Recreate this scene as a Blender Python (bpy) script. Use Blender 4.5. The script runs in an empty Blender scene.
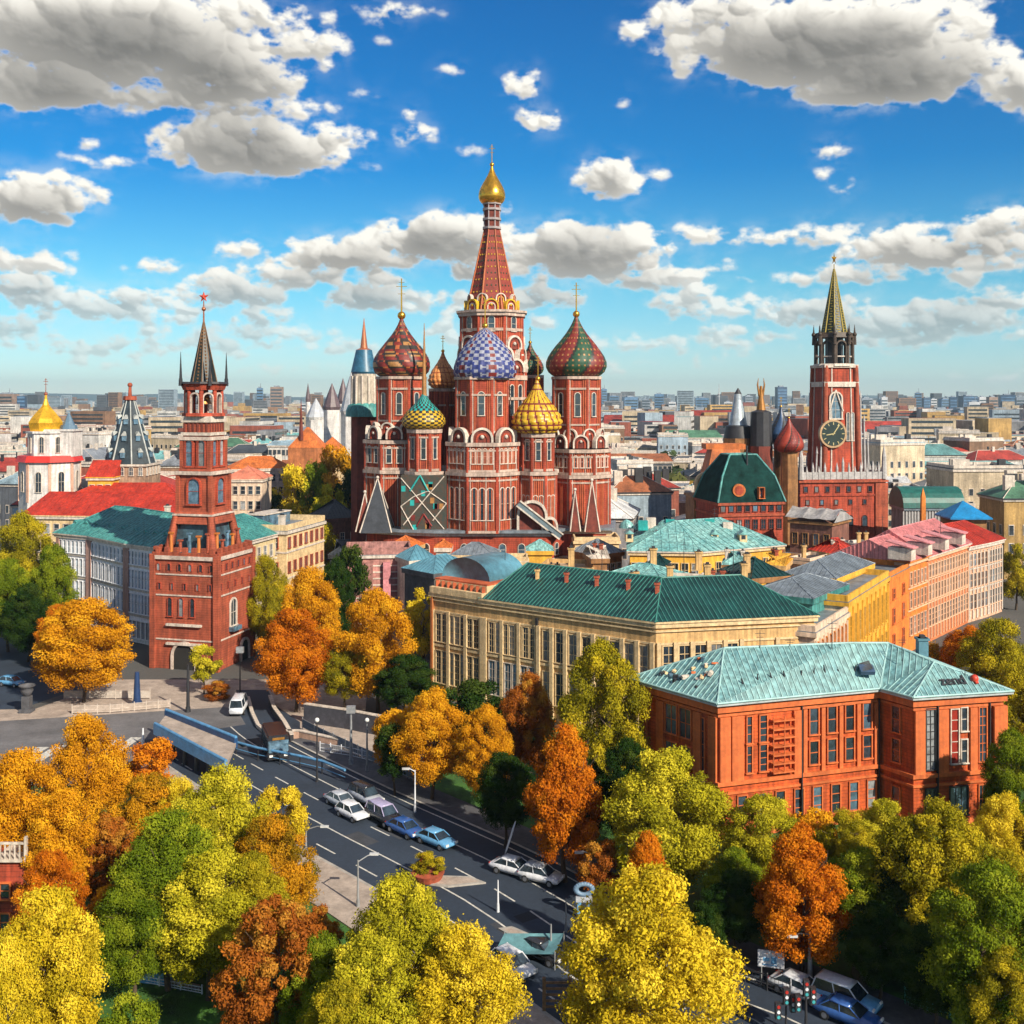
import bpy, math, random
import numpy as np
from mathutils import Vector, Matrix
PI = math.pi
R = math.radians
F, HC, HY = 1100.0, 43.0, 398.0     # focal length in pixels, eye height in metres, picture row of the horizon
SC = bpy.context.scene
COL = SC.collection

# ------------------------------------------------------------------ camera
cd = bpy.data.cameras.new('camera')
cam = bpy.data.objects.new('camera', cd); COL.objects.link(cam)
cam.location = (0, 0, HC); cam.rotation_euler = (R(90), 0, 0)
cd.sensor_width = 36.0; cd.lens = 36.0 * F / 1024.0
cd.shift_y = -(512 - HY) / 1024.0
cd.clip_start = 0.5; cd.clip_end = 40000
SC.camera = cam

# ------------------------------------------------------------------ light
SUN_DIR = Vector((0.64, -0.77, 0.0)).normalized()
SUN_EL = R(33)
sv = Vector((SUN_DIR.x * math.cos(SUN_EL), SUN_DIR.y * math.cos(SUN_EL), math.sin(SUN_EL)))
sl = bpy.data.lights.new('sun', 'SUN'); sl.energy = 5.0; sl.angle = R(0.5); sl.color = (1.0, 0.90, 0.74)
so = bpy.data.objects.new('sun', sl); COL.objects.link(so)
so.rotation_euler = sv.to_track_quat('Z', 'Y').to_euler(); so.location = (200, -100, 200)

SC.view_settings.view_transform = 'Standard'
SC.view_settings.look = 'None'
SC.view_settings.exposure = 0.58
SC.view_settings.gamma = 1.0
SC.cycles.use_denoising = True
SC.cycles.max_bounces = 5
SC.cycles.diffuse_bounces = 3
SC.cycles.glossy_bounces = 2
SC.cycles.transmission_bounces = 2
SC.cycles.transparent_max_bounces = 4
SC.cycles.volume_bounces = 0
SC.cycles.use_adaptive_sampling = True
SC.cycles.adaptive_threshold = 0.02

# ------------------------------------------------------------------ world: Nishita sky with a layer of broken cumulus
world = bpy.data.worlds.new('World'); SC.world = world; world.use_nodes = True
world.cycles.sampling_method = 'MANUAL'; world.cycles.sample_map_resolution = 512

def sky_angles(px, py):
    dx, dz = (px - 512) / F, (HY - py) / F
    return math.atan(dx) * 11.0, math.atan(dz / math.sqrt(1 + dx * dx)) * 11.0

CLOUDS = [  # column, row, half width, half height
 (120, 40, 175, 62), (50, 88, 95, 38), (215, 75, 95, 42), (250, 150, 118, 42), (330, 140, 45, 20), (300, 45, 52, 22), (265, 92, 22, 16),
 (200, 8, 170, 22), (400, 10, 60, 10), (30, 200, 78, 34), (92, 188, 14, 8),
 (820, 45, 175, 58), (890, 75, 120, 48), (715, 15, 85, 28), (960, 70, 60, 34), (1018, 95, 26, 36), (950, 5, 60, 12),
 (605, 180, 46, 30), (522, 88, 32, 20), (540, 118, 32, 14), (418, 134, 34, 13), (632, 28, 20, 13), (835, 151, 30, 11),
 (345, 255, 88, 34), (440, 240, 105, 38), (580, 252, 112, 40), (655, 278, 48, 22), (380, 298, 85, 24), (540, 300, 70, 20),
 (300, 275, 60, 20), (800, 236, 85, 16), (945, 248, 125, 34), (1010, 225, 70, 22), (850, 275, 95, 14), (702, 236, 34, 14), (688, 311, 52, 12),
 (810, 312, 85, 22), (930, 322, 130, 28), (1000, 300, 70, 18), (885, 342, 90, 14),
 (95, 302, 130, 24), (235, 292, 62, 26), (20, 285, 60, 20), (155, 266, 30, 11), (240, 252, 36, 13), (62, 254, 18, 6),
 (270, 330, 85, 16), (90, 346, 120, 15), (20, 330, 45, 13), (200, 343, 80, 14), (620, 343, 85, 14), (740, 337, 80, 12), (340, 348, 60, 12),
 (100, 160, 50, 8), (660, 50, 14, 8), (815, 178, 14, 8), (170, 100, 200, 20),
 (480, 268, 60, 22), (720, 268, 26, 8), (1000, 375, 60, 6), (300, 372, 120, 6), (560, 366, 120, 7)]

def N(nt, t, **kw):
    n = nt.nodes.new(t)
    for k, v in kw.items():
        setattr(n, k, v)
    return n

def mth(nt, op, a, b=None, c=None, clamp=False):
    n = nt.nodes.new('ShaderNodeMath'); n.operation = op; n.use_clamp = clamp
    for i, x in enumerate((a, b, c)):
        if x is None: continue
        if isinstance(x, (int, float)): n.inputs[i].default_value = x
        else: nt.links.new(x, n.inputs[i])
    return n.outputs[0]

def perlin(x, y, seed):
    rs = np.random.RandomState(seed); n = 256
    ang = rs.rand(n, n).astype(np.float32) * 2 * np.pi; gx, gy = np.cos(ang), np.sin(ang)
    xi = np.floor(x).astype(np.int64); yi = np.floor(y).astype(np.int64); xf = (x - xi).astype(np.float32); yf = (y - yi).astype(np.float32)
    u = xf*xf*xf*(xf*(xf*6-15)+10); v = yf*yf*yf*(yf*(yf*6-15)+10)
    def d(i, j):
        a, b = (xi+i) % n, (yi+j) % n
        return gx[a, b]*(xf-i) + gy[a, b]*(yf-j)
    return ((d(0,0)*(1-u)+d(1,0)*u)*(1-v) + (d(0,1)*(1-u)+d(1,1)*u)*v) * 1.5
def fbm(x, y, o, seed, gain=0.5, billow=False):
    t = 0; a = 1.0; tot = 0
    for i in range(o):
        p = perlin(x*2**i + 17.3*i, y*2**i + 9.1*i, seed+i)
        if billow: p = 1 - 2*np.abs(p)
        t = t + a*p; tot += a; a *= gain
    return t/tot

SKY_U, SKY_V0, SKY_V1 = 5.2, 0.0, 3.9       # sky patch: azimuth +-5.2, elevation 0..3.9 (units of 1/11 radian)
def cloud_field(W=1560, H=585):
    u = np.linspace(-SKY_U, SKY_U, W, dtype=np.float32)[None, :].repeat(H, 0)
    v = np.linspace(SKY_V0, SKY_V1, H, dtype=np.float32)[:, None].repeat(W, 1)
    pu = (W-1)/(2*SKY_U); pv = (H-1)/(SKY_V1-SKY_V0)
    wx = fbm(u*1.6, v*2.2, 3, 3); wy = fbm(u*1.6+40, v*2.2+7, 3, 9)
    fx = fbm(u*6, v*8, 5, 13, 0.50); fy = fbm(u*6+40, v*8+7, 5, 19, 0.50)
    up, vp = u + wx*0.20 + fx*0.070, v + wy*0.10 + fy*0.050
    h = np.zeros_like(u); core = np.full_like(u, -1.0); rel_v = np.zeros_like(u)
    rs = np.random.RandomState(5)
    def puff(a, b, pr, sq, lift, crv):
        i0, i1 = int((a-pr-.35+SKY_U)*pu), int((a+pr+.35+SKY_U)*pu)+2
        j0, j1 = int((b-pr-.25-SKY_V0)*pv), int((b+pr+.25-SKY_V0)*pv)+2
        i0, j0 = max(i0, 0), max(j0, 0); i1, j1 = min(i1, W), min(j1, H)
        if i1 <= i0 or j1 <= j0: return
        du = (up[j0:j1, i0:i1]-a)/pr; dv = (vp[j0:j1, i0:i1]-b)/(pr*sq)
        z = (1 - du*du - dv*dv)
        z = np.where(z > 0, np.sqrt(np.maximum(z, 0))*pr + lift*np.minimum(z*3, 1), -1)
        w = h[j0:j1, i0:i1]; k = z > w
        rel_v[j0:j1, i0:i1][k] = crv
        w[k] = z[k]
    frag = [(rs.uniform(-20, 1044), rs.uniform(20, 330), rs.uniform(7, 22), rs.uniform(4, 9)) for _ in range(46)]
    for ci, (cx, cy, rx, ry) in enumerate(CLOUDS + frag):
        a, b = sky_angles(cx, cy); ru, rv = rx/100.0*0.82, ry/100.0*0.80
        n = int(14 + 150*ru*rv + 30*ru)
        du = (up-a)/ru; dv = (vp-b)/rv; dv = np.where(dv < 0, dv*1.2, dv)
        core = np.maximum(core, (1-np.sqrt(du*du+dv*dv))*min(1, 0.25+rv*1.9))
        for _ in range(n):
            t = rs.rand()*2*np.pi; q = math.sqrt(rs.rand())
            x = q*math.cos(t); y = q*math.sin(t)
            y = y*0.9 if y > 0 else y*0.55
            edge = 1 - q*0.55
            pr = min(rv*(0.62 if q < .6 else 0.45)*(0.55+0.75*rs.rand())*edge + 0.03, 0.30)
            puff(a+x*ru, b+y*rv*0.9, pr, 0.78, 0.25*(1-q)*rv + 0.02, y)
    # rows of flattened distant clouds near the horizon
    low = np.clip(1 - np.abs(v-0.70)/0.60, 0, 1)
    bank = fbm(u*0.8+3, v*5.0, 3, 77, 0.5)
    for _ in range(520):
        a = rs.uniform(-SKY_U, SKY_U); b = rs.uniform(0.12, 1.25)
        i, j = int((a+SKY_U)*pu), int((b-SKY_V0)*pv)
        if bank[min(j, H-1), min(i, W-1)] < 0.10: continue
        puff(a, b, 0.05+0.11*rs.rand()*(0.4+b), 0.42, 0.01, rs.uniform(-.5, .6))
    def blur(A, n):
        for _ in range(3):
            for ax in (0, 1):
                c = np.cumsum(np.pad(A, [(n+1, n) if i == ax else (0, 0) for i in (0, 1)], mode='edge'), axis=ax)
                A = (np.take(c, np.arange(2*n+1, c.shape[ax]), ax) - np.take(c, np.arange(0, c.shape[ax]-2*n-1), ax))/(2*n+1)
        return A
    wisp = fbm(u*4.5, v*8, 5, 55, 0.6)
    bl = blur(h, 3)
    cov = np.clip((bl*(1+wisp*0.9) + np.clip(wisp, -1, 1)*0.10*np.clip(blur(h, 7)/0.05, 0, 1) - 0.012)/0.12, 0, 1); cov = cov*cov*(3-2*cov)
    veil = np.clip(blur(h, 13)/0.10, 0, 1)*np.clip(0.25+wisp*1.5+wx*1.2, 0, 1)*0.38
    hh = blur(h, 1)*0.75 + blur(h, 4)*0.9 + fbm(u*6, v*8, 5, 91, 0.5)*0.018
    gy, gx = np.gradient(hh); gx = gx*pu; gy = gy*pv
    nl = (-gx*0.42 - gy*0.62 + 0.62)/np.sqrt(1 + 0.8*(gx*gx + gy*gy))
    T = blur(h, 9); acc = np.zeros_like(T)
    for k in range(1, 9):
        dx = int(round(0.022*k*pu)); dy = int(round(0.055*k*pv))
        sh = np.zeros_like(T); sh[:H-dy, :W-dx] = T[dy:, dx:]; sh[H-dy:, :] = T[H-1:H, :]
        acc += sh
    shade = np.exp(-1.05*acc)
    dark = np.clip(core*1.5, 0, 1)
    L = 0.50 + 0.48*np.clip(nl, 0, 1.3)*(0.35+0.65*shade) + 0.38*shade - 0.44*blur(dark, 11) + 0.14*np.clip(1-bl/0.10, 0, 1)
    L = L*np.maximum(cov, .001) + 0.92*(1-cov)*1.0
    cov = np.maximum(cov, veil*(1-cov)+cov*1.0*cov)
    return np.clip(cov, 0, 1), np.clip(L, 0.05, 1.05)

def build_world():
    cov, L = cloud_field(); H, W = cov.shape
    img = bpy.data.images.new('cloud_layer', W, H, alpha=True, float_buffer=True); img.colorspace_settings.name = 'Non-Color'
    buf = np.zeros((H, W, 4), np.float32); buf[..., 0] = L; buf[..., 1] = cov; buf[..., 3] = 1
    img.pixels.foreach_set(buf.ravel()); img.update(); img.pack()
    nt = world.node_tree; nt.nodes.clear()
    out = N(nt, 'ShaderNodeOutputWorld'); bg = N(nt, 'ShaderNodeBackground'); bg.inputs['Strength'].default_value = 0.08
    sky = N(nt, 'ShaderNodeTexSky'); sky.sky_type = 'NISHITA'; sky.sun_disc = False
    sky.sun_elevation = SUN_EL; sky.sun_rotation = math.atan2(SUN_DIR.x, SUN_DIR.y)
    sky.air_density = 1.0; sky.dust_density = 0.0; sky.ozone_density = 3.0; sky.altitude = 100
    tc = N(nt, 'ShaderNodeTexCoord')
    sp = N(nt, 'ShaderNodeSeparateXYZ'); nt.links.new(tc.outputs['Generated'], sp.inputs[0])
    az = mth(nt, 'MULTIPLY', mth(nt, 'ARCTAN2', sp.outputs[0], sp.outputs[1]), 11.0)
    el = mth(nt, 'MULTIPLY', mth(nt, 'ARCSINE', sp.outputs[2]), 11.0)
    # the Nishita sky, tinted by height: azure above, pale cyan at the horizon
    tr = N(nt, 'ShaderNodeValToRGB'); nt.links.new(mth(nt, 'DIVIDE', el, 5.0, clamp=True), tr.inputs[0])
    e = tr.color_ramp.elements
    e[0].position = 0.0; e[0].color = SKY_TINT[0]
    e[1].position = 1.0; e[1].color = SKY_TINT[3]
    x = e.new(0.22); x.color = SKY_TINT[1]
    x = e.new(0.45); x.color = SKY_TINT[2]
    tm = N(nt, 'ShaderNodeMix'); tm.data_type = 'RGBA'; tm.blend_type = 'MULTIPLY'; tm.inputs[0].default_value = 1
    nt.links.new(sky.outputs[0], tm.inputs[6]); nt.links.new(tr.outputs[0], tm.inputs[7])
    cb = N(nt, 'ShaderNodeCombineXYZ')
    nt.links.new(mth(nt, 'MULTIPLY_ADD', az, 0.5/SKY_U, 0.5), cb.inputs[0])
    nt.links.new(mth(nt, 'MULTIPLY_ADD', el, 1/(SKY_V1-SKY_V0), -SKY_V0/(SKY_V1-SKY_V0)), cb.inputs[1])
    im = N(nt, 'ShaderNodeTexImage'); im.image = img; im.extension = 'MIRROR'; im.interpolation = 'Cubic'
    nt.links.new(cb.outputs[0], im.inputs[0])
    si = N(nt, 'ShaderNodeSeparateColor'); nt.links.new(im.outputs[0], si.inputs[0])
    cr = N(nt, 'ShaderNodeValToRGB'); nt.links.new(si.outputs[0], cr.inputs[0])
    e = cr.color_ramp.elements
    e[0].position = 0.10; e[0].color = (1.7/9, 1.66/9, 1.55/9, 1)
    e[1].position = 1.0; e[1].color = (8.6/9, 8.3/9, 7.5/9, 1)
    x = e.new(0.45); x.color = (3.6/9, 3.45/9, 3.15/9, 1)
    x = e.new(0.75); x.color = (6.4/9, 6.1/9, 5.5/9, 1)
    cs = N(nt, 'ShaderNodeVectorMath', operation='SCALE'); nt.links.new(cr.outputs[0], cs.inputs[0]); cs.inputs['Scale'].default_value = CLOUD_GAIN
    far = N(nt, 'ShaderNodeMapRange'); nt.links.new(el, far.inputs[0]); far.inputs[1].default_value = 0.0; far.inputs[2].default_value = 1.3; far.inputs[3].default_value = 0.4; far.inputs[4].default_value = 1.0
    fac = mth(nt, 'MULTIPLY', si.outputs[1], far.outputs[0])
    mx = N(nt, 'ShaderNodeMix'); mx.data_type = 'RGBA'
    nt.links.new(fac, mx.inputs[0]); nt.links.new(tm.outputs[2], mx.inputs[6]); nt.links.new(cs.outputs[0], mx.inputs[7])
    nt.links.new(mx.outputs[2], bg.inputs['Color']); nt.links.new(bg.outputs[0], out.inputs['Surface'])
SKY_TINT = [(0.80, 0.94, 1.12, 1), (0.34, 0.86, 1.0, 1), (0.05, 0.58, 0.95, 1), (0.035, 0.45, 0.88, 1)]
CLOUD_GAIN = 9.6
build_world()

# ------------------------------------------------------------------ pixels to places
def at(px, py, z=0.0):
    Y = (HC - z) * F / (py - HY)
    return Vector(((px - 512) / F * Y, Y, z))
def atY(px, py, Y):
    return Vector(((px - 512) / F * Y, Y, HC - (py - HY) / F * Y))

# ------------------------------------------------------------------ materials
MATS = {}
def mat(name, col, rough=0.75, var=0.18, scale=0.5, metal=0.0, bump=0.0, bscale=6.0, col2=None, streak=0.0, spec=0.5, coords='Object', objvar=0.0, grain=0.22, courses=0.0):
    if name in MATS: return MATS[name]
    m = bpy.data.materials.new(name); m.use_nodes = True; nt = m.node_tree
    b = nt.nodes['Principled BSDF']
    b.inputs['Roughness'].default_value = rough; b.inputs['Metallic'].default_value = metal
    b.inputs['Specular IOR Level'].default_value = spec
    tc = N(nt, 'ShaderNodeTexCoord')
    n = N(nt, 'ShaderNodeTexNoise'); n.inputs['Scale'].default_value = scale; n.inputs['Detail'].default_value = 6; n.inputs['Roughness'].default_value = 0.65
    nt.links.new(tc.outputs[coords], n.inputs['Vector'])
    mr = N(nt, 'ShaderNodeMapRange'); nt.links.new(n.outputs[0], mr.inputs[0]); mr.inputs[1].default_value = 0.3; mr.inputs[2].default_value = 0.7
    mx = N(nt, 'ShaderNodeMix'); mx.data_type = 'RGBA'
    c2 = col2 or tuple(c * (1 - var * 1.6) for c in col)
    c1 = tuple(min(1, c * (1 + var * 0.6)) for c in col) if not col2 else col
    mx.inputs[6].default_value = (*c2, 1); mx.inputs[7].default_value = (*c1, 1)
    nt.links.new(mr.outputs[0], mx.inputs[0])
    outc = mx.outputs[2]
    if streak > 0:   # rain streaks and soot running down a wall
        mp = N(nt, 'ShaderNodeMapping'); mp.inputs['Scale'].default_value = (1.6, 1.6, 0.12)
        nt.links.new(tc.outputs[coords], mp.inputs[0])
        n3 = N(nt, 'ShaderNodeTexNoise'); n3.inputs['Scale'].default_value = 1.3; n3.inputs['Detail'].default_value = 5
        nt.links.new(mp.outputs[0], n3.inputs['Vector'])
        m3 = N(nt, 'ShaderNodeMapRange'); nt.links.new(n3.outputs[0], m3.inputs[0]); m3.inputs[1].default_value = 0.38; m3.inputs[2].default_value = 0.66
        m3.inputs[3].default_value = 1.0 - streak; m3.inputs[4].default_value = 1.0 + streak * 0.25
        mm = N(nt, 'ShaderNodeMix'); mm.data_type = 'RGBA'; mm.blend_type = 'MULTIPLY'; mm.inputs[0].default_value = 1
        nt.links.new(outc, mm.inputs[6]); nt.links.new(m3.outputs[0], mm.inputs[7]); outc = mm.outputs[2]
    if courses > 0:      # mortar joints between brick courses
        sz = N(nt, 'ShaderNodeSeparateXYZ'); nt.links.new(tc.outputs[coords], sz.inputs[0])
        fr_ = mth(nt, 'FRACT', mth(nt, 'DIVIDE', sz.outputs[2], courses)); j_ = mth(nt, 'MULTIPLY_ADD', mth(nt, 'LESS_THAN', fr_, 0.24), -0.26, 1.0)
        mm = N(nt, 'ShaderNodeMix'); mm.data_type = 'RGBA'; mm.blend_type = 'MULTIPLY'; mm.inputs[0].default_value = 1
        nt.links.new(outc, mm.inputs[6]); nt.links.new(j_, mm.inputs[7]); outc = mm.outputs[2]
    if grain > 0:
        n5 = N(nt, 'ShaderNodeTexNoise'); n5.inputs['Scale'].default_value = 2.4; n5.inputs['Detail'].default_value = 5; n5.inputs['Roughness'].default_value = .75
        nt.links.new(tc.outputs[coords], n5.inputs['Vector'])
        m5 = N(nt, 'ShaderNodeMapRange'); nt.links.new(n5.outputs[0], m5.inputs[0]); m5.inputs[1].default_value = .32; m5.inputs[2].default_value = .68; m5.inputs[3].default_value = 1-grain; m5.inputs[4].default_value = 1+grain*.6
        mm = N(nt, 'ShaderNodeMix'); mm.data_type = 'RGBA'; mm.blend_type = 'MULTIPLY'; mm.inputs[0].default_value = 1
        nt.links.new(outc, mm.inputs[6]); nt.links.new(m5.outputs[0], mm.inputs[7]); outc = mm.outputs[2]
    if objvar > 0:
        oi = N(nt, 'ShaderNodeObjectInfo')
        m4 = N(nt, 'ShaderNodeMapRange'); nt.links.new(oi.outputs['Random'], m4.inputs[0]); m4.inputs[3].default_value = 1 - objvar; m4.inputs[4].default_value = 1 + objvar
        mm = N(nt, 'ShaderNodeMix'); mm.data_type = 'RGBA'; mm.blend_type = 'MULTIPLY'; mm.inputs[0].default_value = 1
        nt.links.new(outc, mm.inputs[6]); nt.links.new(m4.outputs[0], mm.inputs[7]); outc = mm.outputs[2]
    nt.links.new(outc, b.inputs['Base Color'])
    if bump > 0:
        n2 = N(nt, 'ShaderNodeTexNoise'); n2.inputs['Scale'].default_value = bscale; n2.inputs['Detail'].default_value = 4
        nt.links.new(tc.outputs[coords], n2.inputs['Vector'])
        bp = N(nt, 'ShaderNodeBump'); bp.inputs['Strength'].default_value = bump; bp.inputs['Distance'].default_value = 0.05
        nt.links.new(n2.outputs[0], bp.inputs['Height']); nt.links.new(bp.outputs[0], b.inputs['Normal'])
    MATS[name] = m
    return m

def glass(name, col, rough=0.12):
    m = mat(name, col, rough=rough, var=0.5, scale=0.9, spec=0.9, objvar=0.5)
    return m

# ------------------------------------------------------------------ mesh builder
class MB:
    def __init__(s): s.v = []; s.f = []; s.m = []; s.sm = []; s.M = Matrix()
    def add(s, vs, fs, m=0, sm=False):
        o = len(s.v)
        s.v += [s.M @ Vector(p) for p in vs]
        for f in fs:
            s.f.append([i + o for i in f]); s.m.append(m); s.sm.append(sm)
    def box(s, x0, x1, y0, y1, z0, z1, m=0):
        s.add([(x0,y0,z0),(x1,y0,z0),(x1,y1,z0),(x0,y1,z0),(x0,y0,z1),(x1,y0,z1),(x1,y1,z1),(x0,y1,z1)],
              [(0,3,2,1),(4,5,6,7),(0,1,5,4),(1,2,6,5),(2,3,7,6),(3,0,4,7)], m)
    def prism(s, poly, z0, z1, m=0, top=True, bot=True, mt=None):
        n = len(poly)
        s.add([(p[0],p[1],z0) for p in poly] + [(p[0],p[1],z1) for p in poly], [(i,(i+1)%n,(i+1)%n+n,i+n) for i in range(n)], m)
        if top: s.add([(p[0],p[1],z1) for p in poly], [tuple(range(n))], m if mt is None else mt)
        if bot: s.add([(p[0],p[1],z0) for p in poly], [tuple(reversed(range(n)))], m)
    def frus(s, cx, cy, z0, z1, r0, r1, n=8, rot=None, m=0, cap=True, sm=False):
        rot = PI / n if rot is None else rot
        a = [rot + 2*PI*i/n for i in range(n)]
        vs = [(cx+r0*math.cos(t), cy+r0*math.sin(t), z0) for t in a] + [(cx+r1*math.cos(t), cy+r1*math.sin(t), z1) for t in a]
        s.add(vs, [(i,(i+1)%n,(i+1)%n+n,i+n) for i in range(n)], m, sm)
        if cap:
            s.add(vs[n:], [tuple(range(n))], m); s.add(vs[:n], [tuple(reversed(range(n)))], m)
    def lathe(s, prof, n=24, cx=0, cy=0, z0=0, m=0, rf=None, mf=None, sm=True):
        """prof = [(r, z)...]; rf(theta, t) scales the radius; mf(i, j, theta, t) picks the material"""
        k = len(prof); vs = []
        for j, (r, z) in enumerate(prof):
            for i in range(n):
                th = 2*PI*i/n; q = r * (rf(th, j/(k-1)) if rf else 1)
                vs.append((cx+q*math.cos(th), cy+q*math.sin(th), z0+z))
        o = len(s.v); s.v += [s.M @ Vector(p) for p in vs]
        for j in range(k-1):
            for i in range(n):
                a = j*n+i; b = j*n+(i+1)%n
                s.f.append([o+a, o+b, o+b+n, o+a+n]); s.sm.append(sm)
                s.m.append(mf(i, j, 2*PI*(i+.5)/n, (j+.5)/(k-1)) if mf else m)
    def ball(s, cx, cy, cz, r, m=0, n=12, k=8, sz=1.0):
        s.lathe([(r*math.sin(PI*j/k)+1e-4, -r*sz*math.cos(PI*j/k)) for j in range(k+1)], n, cx, cy, cz, m)
    def tube(s, p0, p1, r0, r1=None, n=6, m=0, cap=True, sm=True):
        r1 = r0 if r1 is None else r1
        p0, p1 = Vector(p0), Vector(p1); d = (p1-p0)
        if d.length < 1e-6: return
        q = d.to_track_quat('Z', 'Y')
        a = [q @ Vector((math.cos(2*PI*i/n), math.sin(2*PI*i/n), 0)) for i in range(n)]
        vs = [p0 + x*r0 for x in a] + [p1 + x*r1 for x in a]
        s.add(vs, [(i,(i+1)%n,(i+1)%n+n,i+n) for i in range(n)], m, sm)
        if cap:
            s.add(vs[n:], [tuple(range(n))], m); s.add(vs[:n], [tuple(reversed(range(n)))], m)
    def arch(s, x, z0, w, hs, y0, y1, m=0, n=10, pointed=False, inner=None):
        """vertical plate with an arched top in the local xz plane, from depth y0 (outer, front) to y1; inner = ring width makes a ring"""
        def outline(w, hs, grow=0):
            pts = [(x-w/2, z0), (x-w/2, z0+hs)]
            for i in range(1, n):
                t = PI - PI*i/n
                if pointed:
                    px_ = w/2*math.cos(t); pz = w*0.8*(1-abs(math.cos(t)))**0.75
                    pts.append((x+px_, z0+hs+pz))
                else:
                    pts.append((x+w/2*math.cos(t), z0+hs+w/2*math.sin(t)))
            pts += [(x+w/2, z0+hs), (x+w/2, z0)]
            return pts
        po = outline(w, hs); k = len(po)
        if inner is None:
            vs = [(a, y0, b) for a, b in po] + [(a, y1, b) for a, b in po]
            s.add(vs, [tuple(range(k-1, -1, -1))][::1] + [(i, i+1, i+1+k, i+k) for i in range(k-1)] + [(k-1, 0, k, 2*k-1)], m)
        else:
            pi_ = outline(w-2*inner, hs)
            vs = [(a, y0, b) for a, b in po] + [(a, y0, b) for a, b in pi_] + [(a, y1, b) for a, b in po] + [(a, y1, b) for a, b in pi_]
            fs = []
            for i in range(k-1):
                fs += [(i, i+1, i+1+k, i+k), (i+2*k, i+1+2*k, i+1, i), (i+k, i+1+k, i+1+3*k, i+3*k)]
            s.add(vs, fs, m)
    def build(s, name, mats, parent=None, loc=(0,0,0), rz=0.0):
        me = bpy.data.meshes.new(name)
        me.from_pydata([tuple(v) for v in s.v], [], s.f)
        if not isinstance(mats, (list, tuple)): mats = [mats]
        for x in mats: me.materials.append(x)
        me.polygons.foreach_set('material_index', s.m)
        me.polygons.foreach_set('use_smooth', s.sm)
        me.update()
        return put(name, me, parent, loc, rz)

def put(name, me, parent=None, loc=(0,0,0), rz=0.0):
    o = bpy.data.objects.new(name, me); COL.objects.link(o)
    o.location = loc; o.rotation_euler = (0, 0, rz)
    if parent is not None: o.parent = parent
    return o

LABELS = {}
def tag(o, label, cat, group=None):
    if label in LABELS: print('DUP LABEL', label)
    LABELS[label] = 1
    o['label'] = label; o['category'] = cat
    if group: o['group'] = group
    return o
def thing(name, label, cat, loc=(0,0,0), rz=0.0, group=None):
    o = bpy.data.objects.new(name, None); COL.objects.link(o); o.empty_display_size = 0.5
    o.location = loc; o.rotation_euler = (0, 0, rz)
    return tag(o, label, cat, group)
def struct(o, kind='structure'):
    o['kind'] = kind; return o
def copy_tree(o, parent=None):
    c = o.copy(); COL.objects.link(c); c.parent = parent
    for ch in list(o.children): copy_tree(ch, c)
    return c

def offset(poly, d, closed=True):
    """push a CCW polygon (or polyline, outside on its right) outward by d, mitred"""
    n = len(poly); out = []
    for i in range(n):
        p = Vector(poly[i][:2])
        e = []
        if closed or i > 0:
            q = Vector(poly[i-1][:2]); e.append((p-q).normalized())
        if closed or i < n-1:
            q = Vector(poly[(i+1) % n][:2]); e.append((q-p).normalized())
        ns = [Vector((t.y, -t.x)) for t in e]
        if len(ns) == 1: out.append(p + ns[0]*d)
        else:
            m = ns[0] + ns[1]; m.normalize(); k = max(0.35, m.dot(ns[0]))
            out.append(p + m*(d/k))
    return [(v.x, v.y) for v in out]

def seams(mb, poly, spacing=0.6, w=0.08, h=0.08, m=0):
    """standing seams on a planar roof face; poly[0]-poly[1] is the eave"""
    a, b = Vector(poly[0]), Vector(poly[1])
    ex = (b-a).normalized(); nrm = None
    for k in range(2, len(poly)):
        c = ex.cross(Vector(poly[k])-a)
        if c.length > 0.2: nrm = c.normalized(); break
    if nrm is None: return
    if nrm.z < 0: nrm = -nrm
    ey = nrm.cross(ex)
    pts = [((Vector(p)-a).dot(ex), (Vector(p)-a).dot(ey)) for p in poly]
    smin, smax = min(p[0] for p in pts), max(p[0] for p in pts)
    s_ = smin + spacing*0.5
    while s_ < smax:
        ts = []
        for i in range(len(pts)):
            (s0, t0), (s1, t1) = pts[i], pts[(i+1) % len(pts)]
            if (s0 - s_) * (s1 - s_) < 0: ts.append(t0 + (t1-t0)*(s_-s0)/(s1-s0))
        if len(ts) >= 2:
            t0, t1 = min(ts), max(ts)
            if t1 - t0 > 0.3:
                p0 = a + ex*s_ + ey*t0; p1 = a + ex*s_ + ey*t1
                q = [p0-ex*w/2, p0+ex*w/2, p1+ex*w/2, p1-ex*w/2]
                vs = [v - nrm*0.02 for v in q] + [v + nrm*h for v in q]
                mb.add(vs, [(4,5,6,7),(0,1,5,4),(1,2,6,5),(2,3,7,6),(3,0,4,7)], m)
        s_ += spacing

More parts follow.
